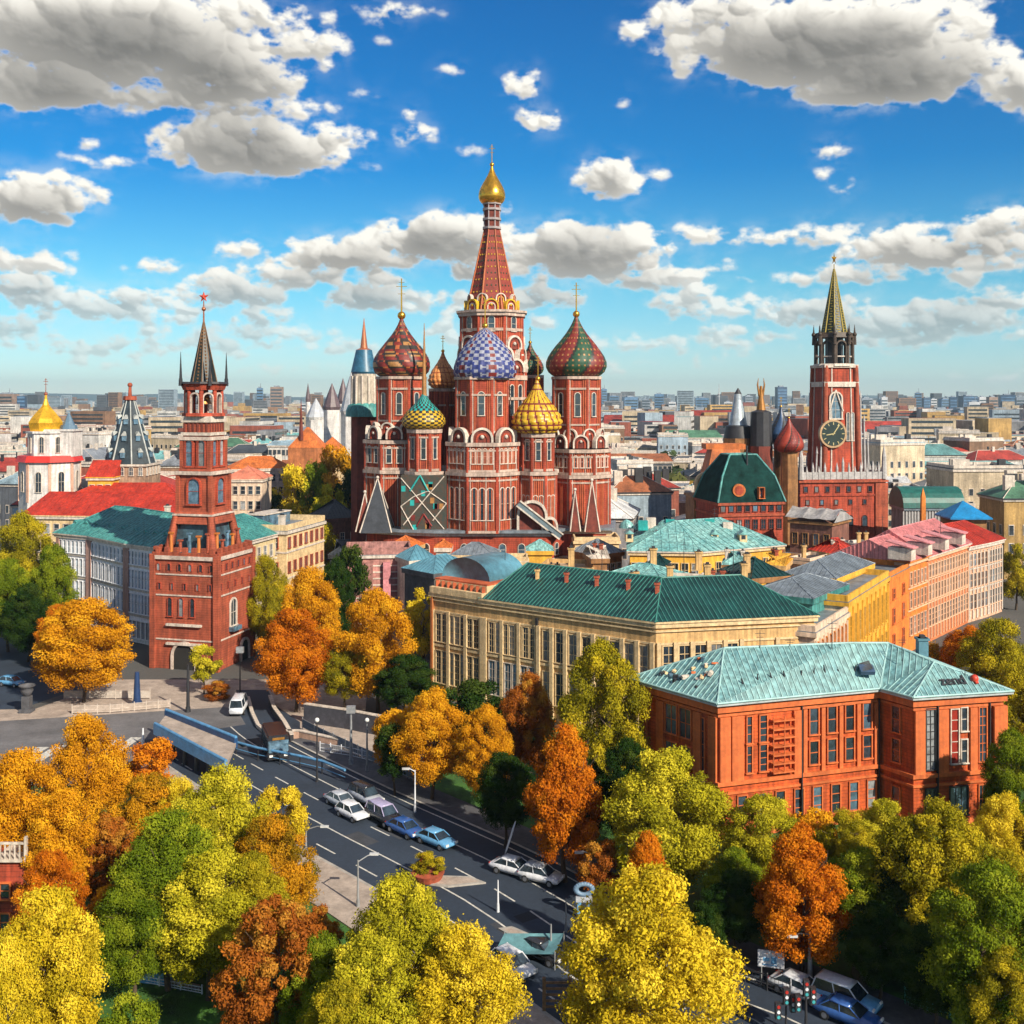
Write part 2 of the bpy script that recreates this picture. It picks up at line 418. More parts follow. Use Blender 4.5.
_cache = {}
def window(root, loc, ang, w, h, fm, gm, arch=False, bars=(1, 1), fr=0.12, deep=0.18, name='window', sill=True):
    key = ('w', round(w, 2), round(h, 2), fm.name, gm.name, arch, bars, fr, deep, sill)
    if key not in _cache:
        f = MB()
        if arch:
            hs = h - w/2
            f.arch(0, 0, w+2*fr, hs, -deep, 0.06, inner=fr)
        else:
            f.box(-w/2-fr, -w/2, -deep, 0.06, 0, h); f.box(w/2, w/2+fr, -deep, 0.06, 0, h)
            f.box(-w/2-fr, w/2+fr, -deep-0.01, 0.06, h, h+fr)
        if sill: f.box(-w/2-fr-0.08, w/2+fr+0.08, -deep-0.1, 0.06, -fr*0.9, 0)
        for i in range(bars[0]):
            x = -w/2 + w*(i+1)/(bars[0]+1); f.box(x-0.035, x+0.035, -0.09, 0.03, 0, h)
        for i in range(bars[1]):
            z = h*(i+1)/(bars[1]+1); f.box(-w/2, w/2, -0.085, 0.03, z-0.035, z+0.035)
        fo = f.build(name, fm)
        p = MB()
        if arch: p.arch(0, 0, w, h - w/2, -0.03, 0.04)
        else: p.box(-w/2, w/2, -0.03, 0.04, 0, h)
        po = p.build('pane', gm)
        _cache[key] = (fo.data, po.data)
        bpy.data.objects.remove(fo); bpy.data.objects.remove(po)
    fd, pd = _cache[key]
    fo = put(name, fd, root, loc, ang)
    put('pane', pd, fo)
    return fo

def plate(root, name, loc, ang, w, d, h, m):
    """a box part standing on a wall: pilaster, panel, balcony"""
    key = ('b', name, round(w, 2), round(d, 2), round(h, 2), m.name)
    if key not in _cache:
        b = MB(); b.box(-w/2, w/2, -d, 0.06, 0, h); o = b.build(name, m); _cache[key] = o.data; bpy.data.objects.remove(o)
    return put(name, _cache[key], root, loc, ang)

class Edge:
    def __init__(s, a, b):
        s.a, s.b = Vector(a[:2]), Vector(b[:2]); s.L = (s.b-s.a).length; s.d = (s.b-s.a)/s.L
        s.ang = math.atan2(s.d.y, s.d.x)
    def p(s, t, z): q = s.a + s.d*t; return (q.x, q.y, z)

_wr = random.Random(77)
def row(root, e, z, h, w, n, fm, gm, s0=None, s1=None, **kw):
    s0 = 0 if s0 is None else s0; s1 = e.L if s1 is None else s1
    for i in range(n):
        g = gm
        if gm.name == 'window_glass': q = _wr.random(); g = MATS['curtained_glass'] if q < .16 else (MATS['blue_glass'] if q < .30 else gm)
        window(root, e.p(s0 + (s1-s0)*(i+.5)/n, z), e.ang, w, h, fm, g, **kw)
def pilasters(root, e, z, h, w, d, n, m, s0=None, s1=None, name='pilaster'):
    s0 = 0 if s0 is None else s0; s1 = e.L if s1 is None else s1
    for i in range(n+1):
        plate(root, name, e.p(min(max(s0 + (s1-s0)*i/n, w/2+.02), e.L-w/2-.02), z), e.ang, w, d, h, m)

def belt(root, name, poly, z0, z1, proud, m, parent=None):
    b = MB(); b.prism(offset(poly, proud), z0, z1); return b.build(name, m, root)

def hip_roof(front, depth, z0, h, over=0.6, inset=(None, None), spacing=0.6, flat=0.0, ridge_m=1):
    """roof over a strip building; front polyline left to right, outside on its right.
    mats: 0 sheet, 1 seam/ridge, 2 soffit"""
    mb = MB()
    fo = offset(front, over, closed=False); bk = offset(front, -depth-over, closed=False); n = len(front)
    a = Vector(front[0][:2]) - Vector(front[1][:2]); a.normalize(); b = Vector(front[-1][:2]) - Vector(front[-2][:2]); b.normalize()
    fo = [Vector(p) for p in fo]; bk = [Vector(p) for p in bk]
    fo[0] += a*over; bk[0] += a*over; fo[-1] += b*over; bk[-1] += b*over
    mid = [Vector(p) for p in offset(front, -depth/2, closed=False)]
    i0 = depth/2 if inset[0] is None else inset[0]; i1 = depth/2 if inset[1] is None else inset[1]
    mid[0] -= a*(i0-over if i0 > 0 else -over); mid[-1] -= b*(i1-over if i1 > 0 else -over)
    Fp = [(p.x, p.y, z0) for p in fo]; Bp = [(p.x, p.y, z0) for p in bk]; Rp = [(p.x, p.y, z0+h) for p in mid]
    faces = []
    for i in range(n-1):
        faces.append([Fp[i], Fp[i+1], Rp[i+1], Rp[i]]); faces.append([Bp[i+1], Bp[i], Rp[i], Rp[i+1]])
    faces.append([Bp[0], Fp[0], Rp[0]]); faces.append([Fp[-1], Bp[-1], Rp[-1]])
    for f in faces:
        mb.add(f, [tuple(range(len(f)))], 0)
        if spacing: seams(mb, f, spacing, m=1)
    for i in range(n-1): mb.tube(Rp[i], Rp[i+1], 0.14, m=1)
    for (p, q) in ((Fp[0], Rp[0]), (Bp[0], Rp[0]), (Fp[-1], Rp[-1]), (Bp[-1], Rp[-1])): mb.tube(p, q, 0.1, m=1)
    for i in range(1, n-1): mb.tube(Fp[i], Rp[i], 0.1, m=1)
    lo = Fp + Bp[::-1]
    mb.add([(p[0], p[1], z0-0.25) for p in lo], [tuple(reversed(range(len(lo))))], 2)
    k = len(lo)
    mb.add([(p[0], p[1], z0-0.25) for p in lo] + [(p[0], p[1], z0) for p in lo], [(i, (i+1) % k, (i+1) % k + k, i+k) for i in range(k)], 2)
    return mb

def loc2(poly, c): return [(p[0]-c[0], p[1]-c[1]) for p in poly]
# ------------------------------------------------------------------ materials shared by many things
BRICK = mat('brick_red', (0.47, 0.070, 0.030), 0.85, 0.30, 0.35, courses=0.42, streak=0.45, bump=0.3, bscale=5)
BRICK2 = mat('brick_salmon', (0.42, 0.088, 0.040), 0.85, 0.3, 0.4, courses=0.38, streak=0.28, bump=0.3, bscale=5)
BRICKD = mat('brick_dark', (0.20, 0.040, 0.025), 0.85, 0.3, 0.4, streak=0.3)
WHITE = mat('white_stone', (0.66, 0.57, 0.48), 0.7, 0.18, 0.6, streak=0.25)
CREAM = mat('cream_plaster', (0.68, 0.42, 0.17), 0.8, 0.22, 0.35, streak=0.35)
CREAMT = mat('cream_trim', (0.74, 0.54, 0.29), 0.75, 0.2, 0.6, streak=0.2)
GOLD = mat('gilded_copper', (0.95, 0.48, 0.06), 0.26, 0.25, 0.8, metal=0.9)
DARKM = mat('dark_iron', (0.03, 0.03, 0.035), 0.5, 0.3, 1.0)
GLASS = glass('window_glass', (0.035, 0.055, 0.075))
GLASSB = glass('blue_glass', (0.11, 0.20, 0.28))
GLASSW = glass('curtained_glass', (0.28, 0.30, 0.31), 0.2)
LEAD = mat('lead_grey_roof', (0.23, 0.27, 0.31), 0.45, 0.3, 0.5, metal=0.2, streak=0.2)
PATINA = mat('patina_roof', (0.09, 0.34, 0.31), 0.5, 0.3, 0.3, streak=0.45, col2=(0.03, 0.18, 0.18))
DGREEN = mat('dark_green_roof', (0.005, 0.050, 0.048), 0.42, 0.35, 0.25, streak=0.3)
TURQ = mat('turquoise_roof', (0.24, 0.44, 0.43), 0.5, 0.25, 0.35, streak=0.5, col2=(0.11, 0.27, 0.30))
TURQS = mat('turquoise_seam', (0.32, 0.52, 0.51), 0.45, 0.2, 0.5)
OCHRE = mat('orange_roof', (0.62, 0.16, 0.03), 0.7, 0.3, 0.4, streak=0.3)
REDROOF = mat('red_roof', (0.50, 0.035, 0.015), 0.6, 0.3, 0.3, streak=0.3)

# ------------------------------------------------------------------ ground
def asphalt(name, c, marks=True):
    m = mat(name, c, 0.8, 0.35, 0.12, bump=0.15, bscale=9, col2=tuple(x*0.55 for x in c), streak=0.0)
    return m
ASPH = asphalt('asphalt', (0.028, 0.044, 0.072))
PAVE = mat('paving', (0.42, 0.34, 0.28), 0.85, 0.25, 0.5, bump=0.2, bscale=4)
PAVED = mat('paving_grey', (0.09, 0.09, 0.10), 0.85, 0.3, 0.5, bump=0.2, bscale=4)
GRASS = mat('lawn_green', (0.055, 0.17, 0.016), 0.9, 0.4, 0.35, bump=0.8, bscale=7, col2=(0.020, 0.055, 0.008))
EARTH = mat('city_earth', (0.10, 0.095, 0.09), 0.9, 0.4, 0.02, col2=(0.055, 0.055, 0.05))
KERB = mat('kerb_stone', (0.40, 0.37, 0.33), 0.8, 0.2, 1.0)
PAINT = mat('road_paint', (0.62, 0.60, 0.54), 0.7, 0.3, 3.0)

b = MB()
b.add([(-14000,-500,0),(14000,-500,0),(14000,14500,0),(-14000,14500,0)], [(0,1,2,3)])
struct(b.build('ground', EARTH))

def sheet(name, pts, z, m, kind='structure'):
    b = MB(); b.add([(p[0], p[1], z) for p in pts], [tuple(range(len(pts)))]); o = b.build(name, m); return struct(o, kind)
def ribbon(mb, path, w, z, m=0, dash=None):
    """flat strip along a path"""
    P = [Vector(p[:2]) for p in path]
    if dash is None:
        l = offset([tuple(p) for p in P], -w/2, closed=False); r = offset([tuple(p) for p in P], w/2, closed=False)
        for i in range(len(P)-1): mb.add([(*r[i], z), (*r[i+1], z), (*l[i+1], z), (*l[i], z)], [(0,1,2,3)], m)
    else:
        on, off_ = dash; pos = 0.0
        for i in range(len(P)-1):
            L = (P[i+1]-P[i]).length; d = (P[i+1]-P[i])/L; nn = Vector((d.y, -d.x))*w/2; t = 0.0
            while t < L:
                a = P[i]+d*t; c = P[i]+d*min(L, t+on)
                mb.add([(*(a-nn), z), (*(c-nn), z), (*(c+nn), z), (*(a+nn), z)], [(3,2,1,0)], m); t += on+off_

# centre line of the avenue, from the junction below the gate tower to the lower right corner
RK = [at(262, 722), at(290, 741), at(395, 792), at(560, 866), at(720, 958), at(880, 1022)]      # far kerb
RK = [Vector((p.x, p.y)) for p in RK]
d_end = (RK[-1]-RK[-3]).normalized(); RK.append(RK[-1]+d_end*40)
def smooth(P, k=4):
    out = []
    for i in range(len(P)-1):
        p0, p1, p2, p3 = P[max(i-1,0)], P[i], P[i+1], P[min(i+2,len(P)-1)]
        for j in range(k):
            t = j/k; out.append(.5*((2*p1)+(p2-p0)*t+(2*p0-5*p1+4*p2-p3)*t*t+(-p0+3*p1-3*p2+p3)*t**3))
    out.append(P[-1]); return out
RKt = [(p.x, p.y) for p in smooth(RK)]
def lane(o): return offset(RKt, o, closed=False)      # outside (right-hand side of travel) is towards the camera? see sign below
W_ROAD = 15.6
LK = offset(RKt, W_ROAD, closed=False)
road = RKt + LK[::-1]
sheet('park_lawn', [(-95, 40), (60, 40), (60, 128), (20, 131), (-12, 158), (-18, 136), (-42, 122), (-95, 122)], 0.004, GRASS)
sheet('road', road, 0.016, ASPH)
sheet('crossing_road', [(-95, 124), (-38, 123), (-22, 130), (-24, 139), (-33, 150), (-40, 153), (-95, 140)], 0.012, mat('asphalt_grey', (.15,.145,.15), .85, .3, .2))
sheet('plaza_paving', [(-110, 134), (-64, 139.5), (-41, 144), (-27, 138), (-12, 127), (-8, 137), (-20, 150), (-22, 168), (-42, 168), (-60, 168), (-66, 152), (-110, 150)], 0.008, PAVE)
sheet('rear_road', [(-130, 152), (-68, 152), (-62, 168), (-75, 190), (-130, 214)], 0.014, ASPH)
sheet('curving_road', [at(252, 735).xy, at(262, 722).xy, at(300, 738).xy, at(300, 722).xy, at(276, 706).xy, at(268, 690).xy, at(236, 690).xy, at(240, 715).xy][::-1], 0.020, ASPH)

# pavements are raised 0.13 m with a kerb
def pavement(name, inner, outer, m, h=0.13):
    b = MB(); poly = list(inner) + list(outer)[::-1]
    b.prism([tuple(p[:2]) for p in poly], 0.0, h, 0, bot=False)
    ribbon(b, inner, 0.3, h+0.004, 1)
    return struct(b.build(name, [m, KERB]))
far_in = offset(RKt, -0.0, closed=False)[4:]; far_out = offset(RKt, -3.6, closed=False)[4:]
pavement('pavement', far_in[::-1], far_out[::-1], PAVED)
near_in = offset(RKt, W_ROAD, closed=False)[4:]; near_out = offset(RKt, W_ROAD+5.5, closed=False)[4:]
pavement('pavement', near_in, near_out, PAVE)

b = MB()
zz = 0.022
ribbon(b, offset(RKt, 0.9, closed=False), 0.18, zz)
for o_, ds in ((4.2, None), (7.6, (3.0, 3.4)), (10.9, None), (13.9, (3.0, 3.4))):
    ribbon(b, offset(RKt, o_, closed=False), 0.17, zz, dash=ds)
for k in range(7):   # zebra crossing on the left
    p = at(8+k*19, 756-2*k); b.add([(p.x-0.5, p.y-3.3, zz+.002), (p.x+0.9, p.y-3.3, zz+.002), (p.x+1.6, p.y+2.6, zz+.002), (p.x+0.2, p.y+2.6, zz+.002)], [(0,1,2,3)])
struct(b.build('road_markings', PAINT))

# traffic islands
def island(name, pts, m=PAVE):
    b = MB(); P = [tuple(p[:2]) for p in pts]
    b.prism(P, 0.0, 0.16, 0, bot=False); b.prism(offset(P, -0.25), 0.16, 0.164, 1, bot=False); return struct(b.build(name, [KERB, m]))
island('traffic_island', [at(407, 873), at(418, 884), at(448, 888), at(486, 884), at(470, 878), at(440, 877)])
island('traffic_island', [at(498, 930), at(530, 948), at(552, 955), at(560, 946), at(540, 940), at(512, 928)])
sheet('garden_path', [at(60, 962).xy, at(105, 962).xy, at(200, 985).xy, at(200, 990).xy, at(100, 968).xy, at(60, 968).xy], 0.02, PAVE)

rr = random.Random(9); b = MB()
for k in range(16):       # mended patches, drains and tyre-worn strips on the avenue
    i = rr.randrange(3, 20); o1 = rr.uniform(1.2, 13); A_ = offset(RKt, o1, closed=False); B_ = offset(RKt, o1+rr.uniform(.6, 2.2), closed=False)
    i = min(i, len(A_)-2); a0, a1, b0, b1 = [Vector(v) for v in (A_[i], A_[i+1], B_[i], B_[i+1])]; f = rr.uniform(.25, .9); a1 = a0.lerp(a1, f); b1 = b0.lerp(b1, f)
    b.add([(*b0, .0195), (*b1, .0195), (*a1, .0195), (*a0, .0195)], [(0,1,2,3)], k % 2)
struct(b.build('road_patches', [mat('asphalt_new', (.014,.018,.026), .8, .3, .5), mat('asphalt_worn', (.055,.06,.072), .85, .3, .5)]))
# ================================================================== THE CATHEDRAL
CY = 240.0
def cz(y): return HC - (y-HY)*CY/F
cath = thing('cathedral', 'red brick cathedral with patterned onion domes around a tall tent-roofed central tower', 'cathedral', ((488-512)/F*CY, CY, 0))
def cx(px): return (px-488)*CY/F

D_RED = mat('dome_red', (0.20, 0.018, 0.012), 0.6, 0.35, 1.6)
D_GRN = mat('dome_green', (0.015, 0.075, 0.035), 0.6, 0.35, 1.6)
D_BLK = mat('dome_black', (0.03, 0.025, 0.02), 0.5, 0.3, 0.8)
D_YEL = mat('dome_yellow', (0.62, 0.38, 0.02), 0.4, 0.2, 0.8)
D_OCH = mat('dome_ochre', (0.36, 0.17, 0.05), 0.45, 0.2, 0.8)
D_BLU = mat('dome_blue', (0.03, 0.045, 0.20), 0.6, 0.35, 1.6)
D_WHT = mat('dome_white', (0.30, 0.31, 0.38), 0.6, 0.25, 1.6)
D_TEAL = mat('dome_teal', (0.02, 0.34, 0.32), 0.45, 0.2, 0.8)
D_ORG = mat('dome_orange', (0.42, 0.11, 0.03), 0.5, 0.2, 0.8)
TENT = mat('tent_tile', (0.26, 0.035, 0.018), 0.6, 0.3, 0.7)
MOS = mat('mosaic_green', (0.02, 0.05, 0.045), 0.4, 0.4, 1.2, col2=(0.10, 0.05, 0.03))

ONION = [(0.66,0),(0.80,0.03),(0.93,0.09),(1.0,0.17),(0.995,0.25),(0.93,0.34),(0.82,0.43),(0.67,0.53),(0.51,0.62),(0.36,0.71),(0.235,0.80),(0.145,0.88),(0.085,0.95),(0.05,1.0)]
def onion_prof(r, h, sub=3):
    P = []
    for i in range(len(ONION)-1):
        for k in range(sub):
            t = k/sub; a, b_ = ONION[i], ONION[i+1]
            P.append(((a[0]*(1-t)+b_[0]*t)*r, (a[1]*(1-t)+b_[1]*t)*h))
    P.append((ONION[-1][0]*r, h)); return P
def onion(style, r, h):
    b = MB(); pr = onion_prof(r, h); n = 96
    if style == 'swirl':       # gadroons winding round the dome, red and green with dark ribs
        tw = 3.2; k = 12
        ph = lambda th, t: (th*k/(2*PI) + t*tw)
        rf = lambda th, t: 1 + 0.055*abs(math.sin(PI*ph(th, t))) * (1-t*.5)
        def mf(i, j, th, t):
            q = ph(th, t) % 2; f = q % 1
            if f < 0.16: return 2
            if (int(t*30) % 3 == 0): return 4 if q < 1 and (i//3) % 2 else 2
            return 0 if q < 1 else (3 if int(t*13) % 2 else 0)
        mats = [D_RED, D_GRN, D_BLK, D_OCH, D_ORG]
    elif style == 'lobes':     # broad red and green lobes studded with dots
        k = 8
        ph = lambda th, t: (th*k/(2*PI) - t*1.7)
        rf = lambda th, t: 1 + 0.05*abs(math.sin(PI*ph(th, t)))
        def mf(i, j, th, t):
            q = ph(th, t) % 2; f = q % 1
            if f < 0.12: return 2
            if j % 3 == 0 and i % 3 == 0: return 3
            return 0 if q < 1 else 1
        mats = [D_RED, D_GRN, D_BLK, D_OCH]
    elif style == 'chevron':   # blue and white zigzag
        rf = lambda th, t: 1 + 0.03*abs(math.sin(th*12+PI*3*t))
        def mf(i, j, th, t):
            return (i//2+j//2) % 2
        mats = [D_WHT, D_BLU, D_RED]
    elif style == 'studs':     # black and yellow lozenges under a teal cap
        rf = lambda th, t: 1 + 0.05*abs(math.sin(th*14))*abs(math.sin(t*PI*13))
        def mf(i, j, th, t):
            c = (i//3 + j//2) % 2
            if t > 0.5: return 2 if c else 0
            return 1 if c else 0
        mats = [D_BLK, D_YEL, D_TEAL]
    else:                      # yellow faceted pyramids
        rf = lambda th, t: 1 + 0.13*abs(math.sin(th*9 + t*6))*abs(math.sin(t*PI*9))*(1-t)
        def mf(i, j, th, t):
            return 0 if abs(math.sin(th*9+t*6)) > 0.38 and abs(math.sin(t*PI*9)) > .3 else 1
        mats = [D_YEL, D_RED, D_OCH]
    b.lathe(pr, n, rf=rf, mf=mf)
    return b, mats

def cross(parent, loc, h, m=GOLD, name='cross', ball=True):
    b = MB()
    if ball: b.ball(0, 0, h*0.10, h*0.10, n=12)
    b.tube((0,0,0), (0,0,h), h*0.018+.03, h*0.012+.02)
    b.box(-h*.13, h*.13, -.05, .05, h*.80, h*.80+.12); b.box(-h*.07, h*.07, -.05, .05, h*.90, h*.90+.1); b.box(-h*.09, h*.09, -.05, .05, h*.62, h*.62+.1)
    return b.build(name, m, parent, loc)

def ring_of_gables(parent, cx_, cy_, z, r, n, w, hs, rot=None, name='gable_arch', mats=None, rise=0.0):
    """round kokoshnik gables standing on a ring: coloured field, white archivolt"""
    rot = -PI/2 if rot is None else rot
    b = MB()
    for i in range(n):
        a = rot + 2*PI*i/n
        b.M = Matrix.Translation((cx_+r*math.cos(a), cy_+r*math.sin(a), z)) @ Matrix.Rotation(a+PI/2, 4, 'Z')
        b.arch(0, 0, w, hs, -0.25, 0.9, 0, n=12)
        b.arch(0, 0, w+0.02, hs, -0.55, 0.5, 1, n=12, inner=w*0.10)
        b.arch(0, 0, w*0.58, hs*.8, -0.45, 0.3, 2, n=12, inner=w*0.08)
        b.ball(0, -0.3, hs+w*0.08, w*0.10, 1, n=8, k=5)
    b.M = Matrix()
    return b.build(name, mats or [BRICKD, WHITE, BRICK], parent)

def octo(parent, name, cx_, cy_, z0, z1, r, n=8, m=BRICK, pil=True, belts=(), win=None, per=1, rot=None, pm=WHITE):
    """prism tower stage with corner shafts, belts and windows (window parts go under this part)"""
    rot = PI/n + PI/2 if rot is None else rot
    b = MB(); b.frus(cx_, cy_, z0, z1, r, r, n, rot, 0)
    for (zb, hb, pr) in belts: b.frus(cx_, cy_, zb, zb+hb, r+pr, r+pr, n, rot, 1)
    ap = r*math.cos(PI/n); fw = 2*r*math.sin(PI/n)
    if pil:
        for i in range(n):
            a = rot + 2*PI*i/n
            b.frus(cx_+r*0.985*math.cos(a), cy_+r*0.985*math.sin(a), z0, z1-0.02, 0.42, 0.42, 8, a, 0)
            a2 = a + PI/n
            b.M = Matrix.Translation((cx_+ap*math.cos(a2), cy_+ap*math.sin(a2), 0)) @ Matrix.Rotation(a2+PI/2, 4, 'Z')
            for k in range(per+1):
                x = -fw/2*.80 + fw*.80*k/per
                b.box(x-.10, x+.10, -.20, .1, z0+.3, z1-.3, 1 if (pm is WHITE and k % 2 == 0) else 2)
                for q in (-.42, .42): b.box(x+q-.09, x+q+.09, -.16, .1, z0+.3, z1-.5, 2)
            b.M = Matrix()
    o = b.build(name, [m, mat('trim_rose', (.56,.42,.34), .8, .25, .8, streak=.3), mat('brick_orange', (.52,.12,.045), .8, .25, .5)], parent)
    if win:
        w, h, zf, arch = win
        for i in range(n):
            a2 = rot + 2*PI*i/n + PI/n
            if math.sin(a2) > 0.35: continue         # faces turned away from the square
            for k in range(per):
                x = -fw/2*.80 + fw*.80*(k+.5)/per
                px_, py_ = cx_+ap*math.cos(a2), cy_+ap*math.sin(a2)
                window(o, (px_+math.cos(a2+PI/2)*x, py_+math.sin(a2+PI/2)*x, z0+(z1-z0)*zf), a2+PI/2, w, h, WHITE, GLASS, arch=arch, bars=(0,1), fr=.16)
    return o

# --- gallery and core that tie the towers together
body = [(cx(366), 2), (cx(372), -9), (cx(404), -12), (cx(440), -14), (cx(548), -14), (cx(560), -10), (cx(606), -9), (cx(612), 4), (cx(600), 20), (cx(380), 20)]
g = MB(); g.prism(body, 0, 14.6, 0); g.prism(offset(body, .35), 14.6, 15.3, 1); g.prism(offset(body, .25), 9.6, 10.0, 1); g.prism(offset(body, .3), 4.2, 4.7, 1)
gal = g.build('gallery_wall', [BRICK, WHITE], cath)
for i in range(len(body)-3):
    e = Edge(body[i], body[i+1]); k = max(1, int(e.L/3.4))
    row(gal, e, 5.2, 3.4, 1.5, k, WHITE, GLASS, arch=True, bars=(0,1))
    row(gal, e, 10.6, 2.4, 1.3, k, WHITE, GLASS, arch=True, bars=(0,1))
core = [(cx(404), 10), (cx(404), -7.5), (cx(556), -7.5), (cx(556), 10)]
g = MB(); g.prism(core, 15.3, 27.2, 0); g.prism(offset(core, .3), 27.2, 27.9, 1)
cw = g.build('core_wall', [BRICK, WHITE], cath)
g = MB(); rr = random.Random(3)     # stained mosaic wall between the left towers, laced with pale ribs
x0, x1, z0, z1 = cx(407), cx(450), 15.4, 27.1
g.box(x0, x1, -13.3, -7.4, z0, z1, 0)
def rib(p, q, m, r_=0.13): g.tube((x0+(x1-x0)*p[0], -13.4, z0+(z1-z0)*p[1]), (x0+(x1-x0)*q[0], -13.4, z0+(z1-z0)*q[1]), r_, n=6, m=m)
rib((0,.95),(.95,.05),1); rib((.95,.98),(.05,.12),1); rib((.2,.72),(.42,1),2,.2); rib((.42,1),(.6,.72),2,.2); rib((.35,.1),(.5,.32),3,.2); rib((.5,.32),(.68,.1),3,.2)
rib((0,.45),(.3,.0),1); rib((.6,.72),(1,.5),1); rib((0,.45),(.28,.62),1); rib((.28,.62),(.6,.72),1); rib((1,.5),(.7,.2),1)
for k in range(16):
    a = rr.random()*.85; c = rr.random()*.85; g.box(x0+(x1-x0)*a, x0+(x1-x0)*(a+.09), -13.36, -12.9, z0+(z1-z0)*c, z0+(z1-z0)*(c+.1), 2+k % 3)
g.build('mosaic_panel', [MOS, WHITE, D_TEAL, D_RED, D_OCH], cw)
for k in range(4):
    window(cw, (cx(452+k*14), -7.5, 17.5+(k % 2)), 0, 1.3, 5.4, WHITE, GLASSB, arch=True, bars=(1,3))

def tower(name, px, ly, z0, stages, dome, label=None):
    """stages: (z_top, radius, per-face count, window)"""
    x = cx(px); z = z0; first = None
    for k, (zt, r, per, win) in enumerate(stages):
        o = octo(cath if first is None else first, name if first is None else 'drum', x, ly, z, zt, r, belts=((z+.05, .5, .30), (zt-.75, .75, .55), (zt-1.8, .35, .25)), per=per, win=win)
        if first is None: first = o
        z = zt
    if dome:
        st, r, h = dome
        b, mats = onion(st, r, h); dm = b.build('onion_dome', mats, first, (x, ly, z+.25))
        q = MB(); q.lathe([(r*.74, 0), (r*.76, .25), (r*.68, .3)], 24, x, ly, z, 0); q.build('dome_ring', WHITE, first)
        return first, (x, ly, z+.25+h)
    return first, (x, ly, z)

# left dome tower
t, top = tower('tower', 398, -1, 15.3, [(cz(468), 7.2, 3, None), (cz(439), 7.2, 2, (1.0, 3.4, .25, True))], None)
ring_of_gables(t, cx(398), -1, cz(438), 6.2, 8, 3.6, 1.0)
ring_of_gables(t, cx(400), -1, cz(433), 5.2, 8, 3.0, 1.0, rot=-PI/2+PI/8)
for q in (0,): 
    o = octo(t, 'drum', cx(402), -1, cz(440), cz(378), 5.35, belts=((cz(390), .45, .3), (cz(379.5), .6, .5), (cz(421), .35, .25)), per=1, win=(1.1, 4.6, .42, True))
    b, mats = onion('swirl', 6.0, cz(318)-cz(377)); b.build('onion_dome', mats, t, (cx(402), -1, cz(378)+.1))
    cross(t, (cx(402), -1, cz(320)), cz(279)-cz(320))
# right dome tower
t, top = tower('tower', 580, -1, 15.3, [(cz(473), 6.6, 2, None), (cz(448), 6.6, 3, (.7, 2.4, .3, True))], None)
ring_of_gables(t, cx(579), -1, cz(447), 5.7, 8, 3.4, 1.2)
ring_of_gables(t, cx(578), -1, cz(440), 5.0, 8, 3.0, 1.2, rot=-PI/2+PI/8)
o = octo(t, 'drum', cx(576), -1, cz(447), cz(378), 5.3, belts=((cz(390), .45, .3), (cz(379.5), .6, .5), (cz(425), .35, .25)), per=1, win=(1.1, 5.0, .45, True))
b, mats = onion('lobes', 6.3, cz(316)-cz(377)); b.build('onion_dome', mats, t, (cx(576), -1, cz(378)+.1))
cross(t, (cx(576), -1, cz(318)), cz(283)-cz(318))
# front middle tower with the blue and white dome
t, top = tower('tower', 484, -8, 15.3, [(cz(468), 7.9, 3, (1.2, 6.5, .22, True)), (cz(440), 7.9, 4, (.7, 3.0, .3, True))], None)
ring_of_gables(t, cx(484), -8, cz(440), 6.6, 8, 4.6, .8)
o = octo(t, 'drum', cx(483), -8, cz(440), cz(379), 5.7, belts=((cz(396), .4, .3), (cz(380.5), .6, .55), (cz(431), .35, .3)), per=1, win=(1.2, 4.8, .42, True))
b = MB(); prD = [(0.93,0),(1.0,.10),(0.985,.22),(.93,.34),(.84,.47),(.71,.60),(.54,.73),(.34,.86),(.14,.95),(.04,1.0)]
pr = []
for i in range(len(prD)-1):
    for k in range(4):
        q = k/4; pr.append(((prD[i][0]*(1-q)+prD[i+1][0]*q)*6.5, (prD[i][1]*(1-q)+prD[i+1][1]*q)*(cz(330)-cz(379))))
pr.append((.2, cz(330)-cz(379)))
def mfc(i, j, th, tt):
    if tt < .30:
        q = ((i % 8)-3.5)**2*.5 + ((j % 5)-2)**2*1.4
        return 0 if 3.0 < q < 6.5 else (3 if q <= 3.0 and (i//8) % 2 else 1)
    return 0 if ((i//3 + j//2) % 2) else (1 if (i//3) % 5 else 3)
b.lathe(pr, 96, mf=mfc, rf=lambda th, tt: 1+.035*abs(math.sin(th*12)))
b.build('onion_dome', [D_WHT, D_BLU, D_RED, D_RED], t, (cx(486), -8, cz(379)))
cross(t, (cx(486), -8, cz(331)), cz(302)-cz(331))
# small left tower, black and yellow dome with a teal cap
t, top = tower('tower', 428, -9, 15.3, [(cz(468), 3.9, 2, None), (cz(428), 3.4, 1, (.9, 4.5, .3, False))], None)
b, mats = onion('studs', 4.5, cz(392)-cz(428)); b.build('onion_dome', mats, t, (cx(427), -9, cz(428)))
b = MB(); b.tube((0,0,0), (0,0,cz(326)-cz(396)), .55, .06, 8); b.build('spire', D_OCH, t, (cx(427.5), -9, cz(396)))
# small right tower, faceted yellow dome
t, top = tower('tower', 537, -9, 15.3, [(cz(468), 3.9, 2, (.9, 5, .2, True)), (cz(432), 3.3, 1, (.9, 4.2, .3, False))], None)
b, mats = onion('pyr', 5.0, cz(380)-cz(432)); b.build('onion_dome', mats, t, (cx(536), -9, cz(432)))
cross(t, (cx(537), -9, cz(382)), 5.5)
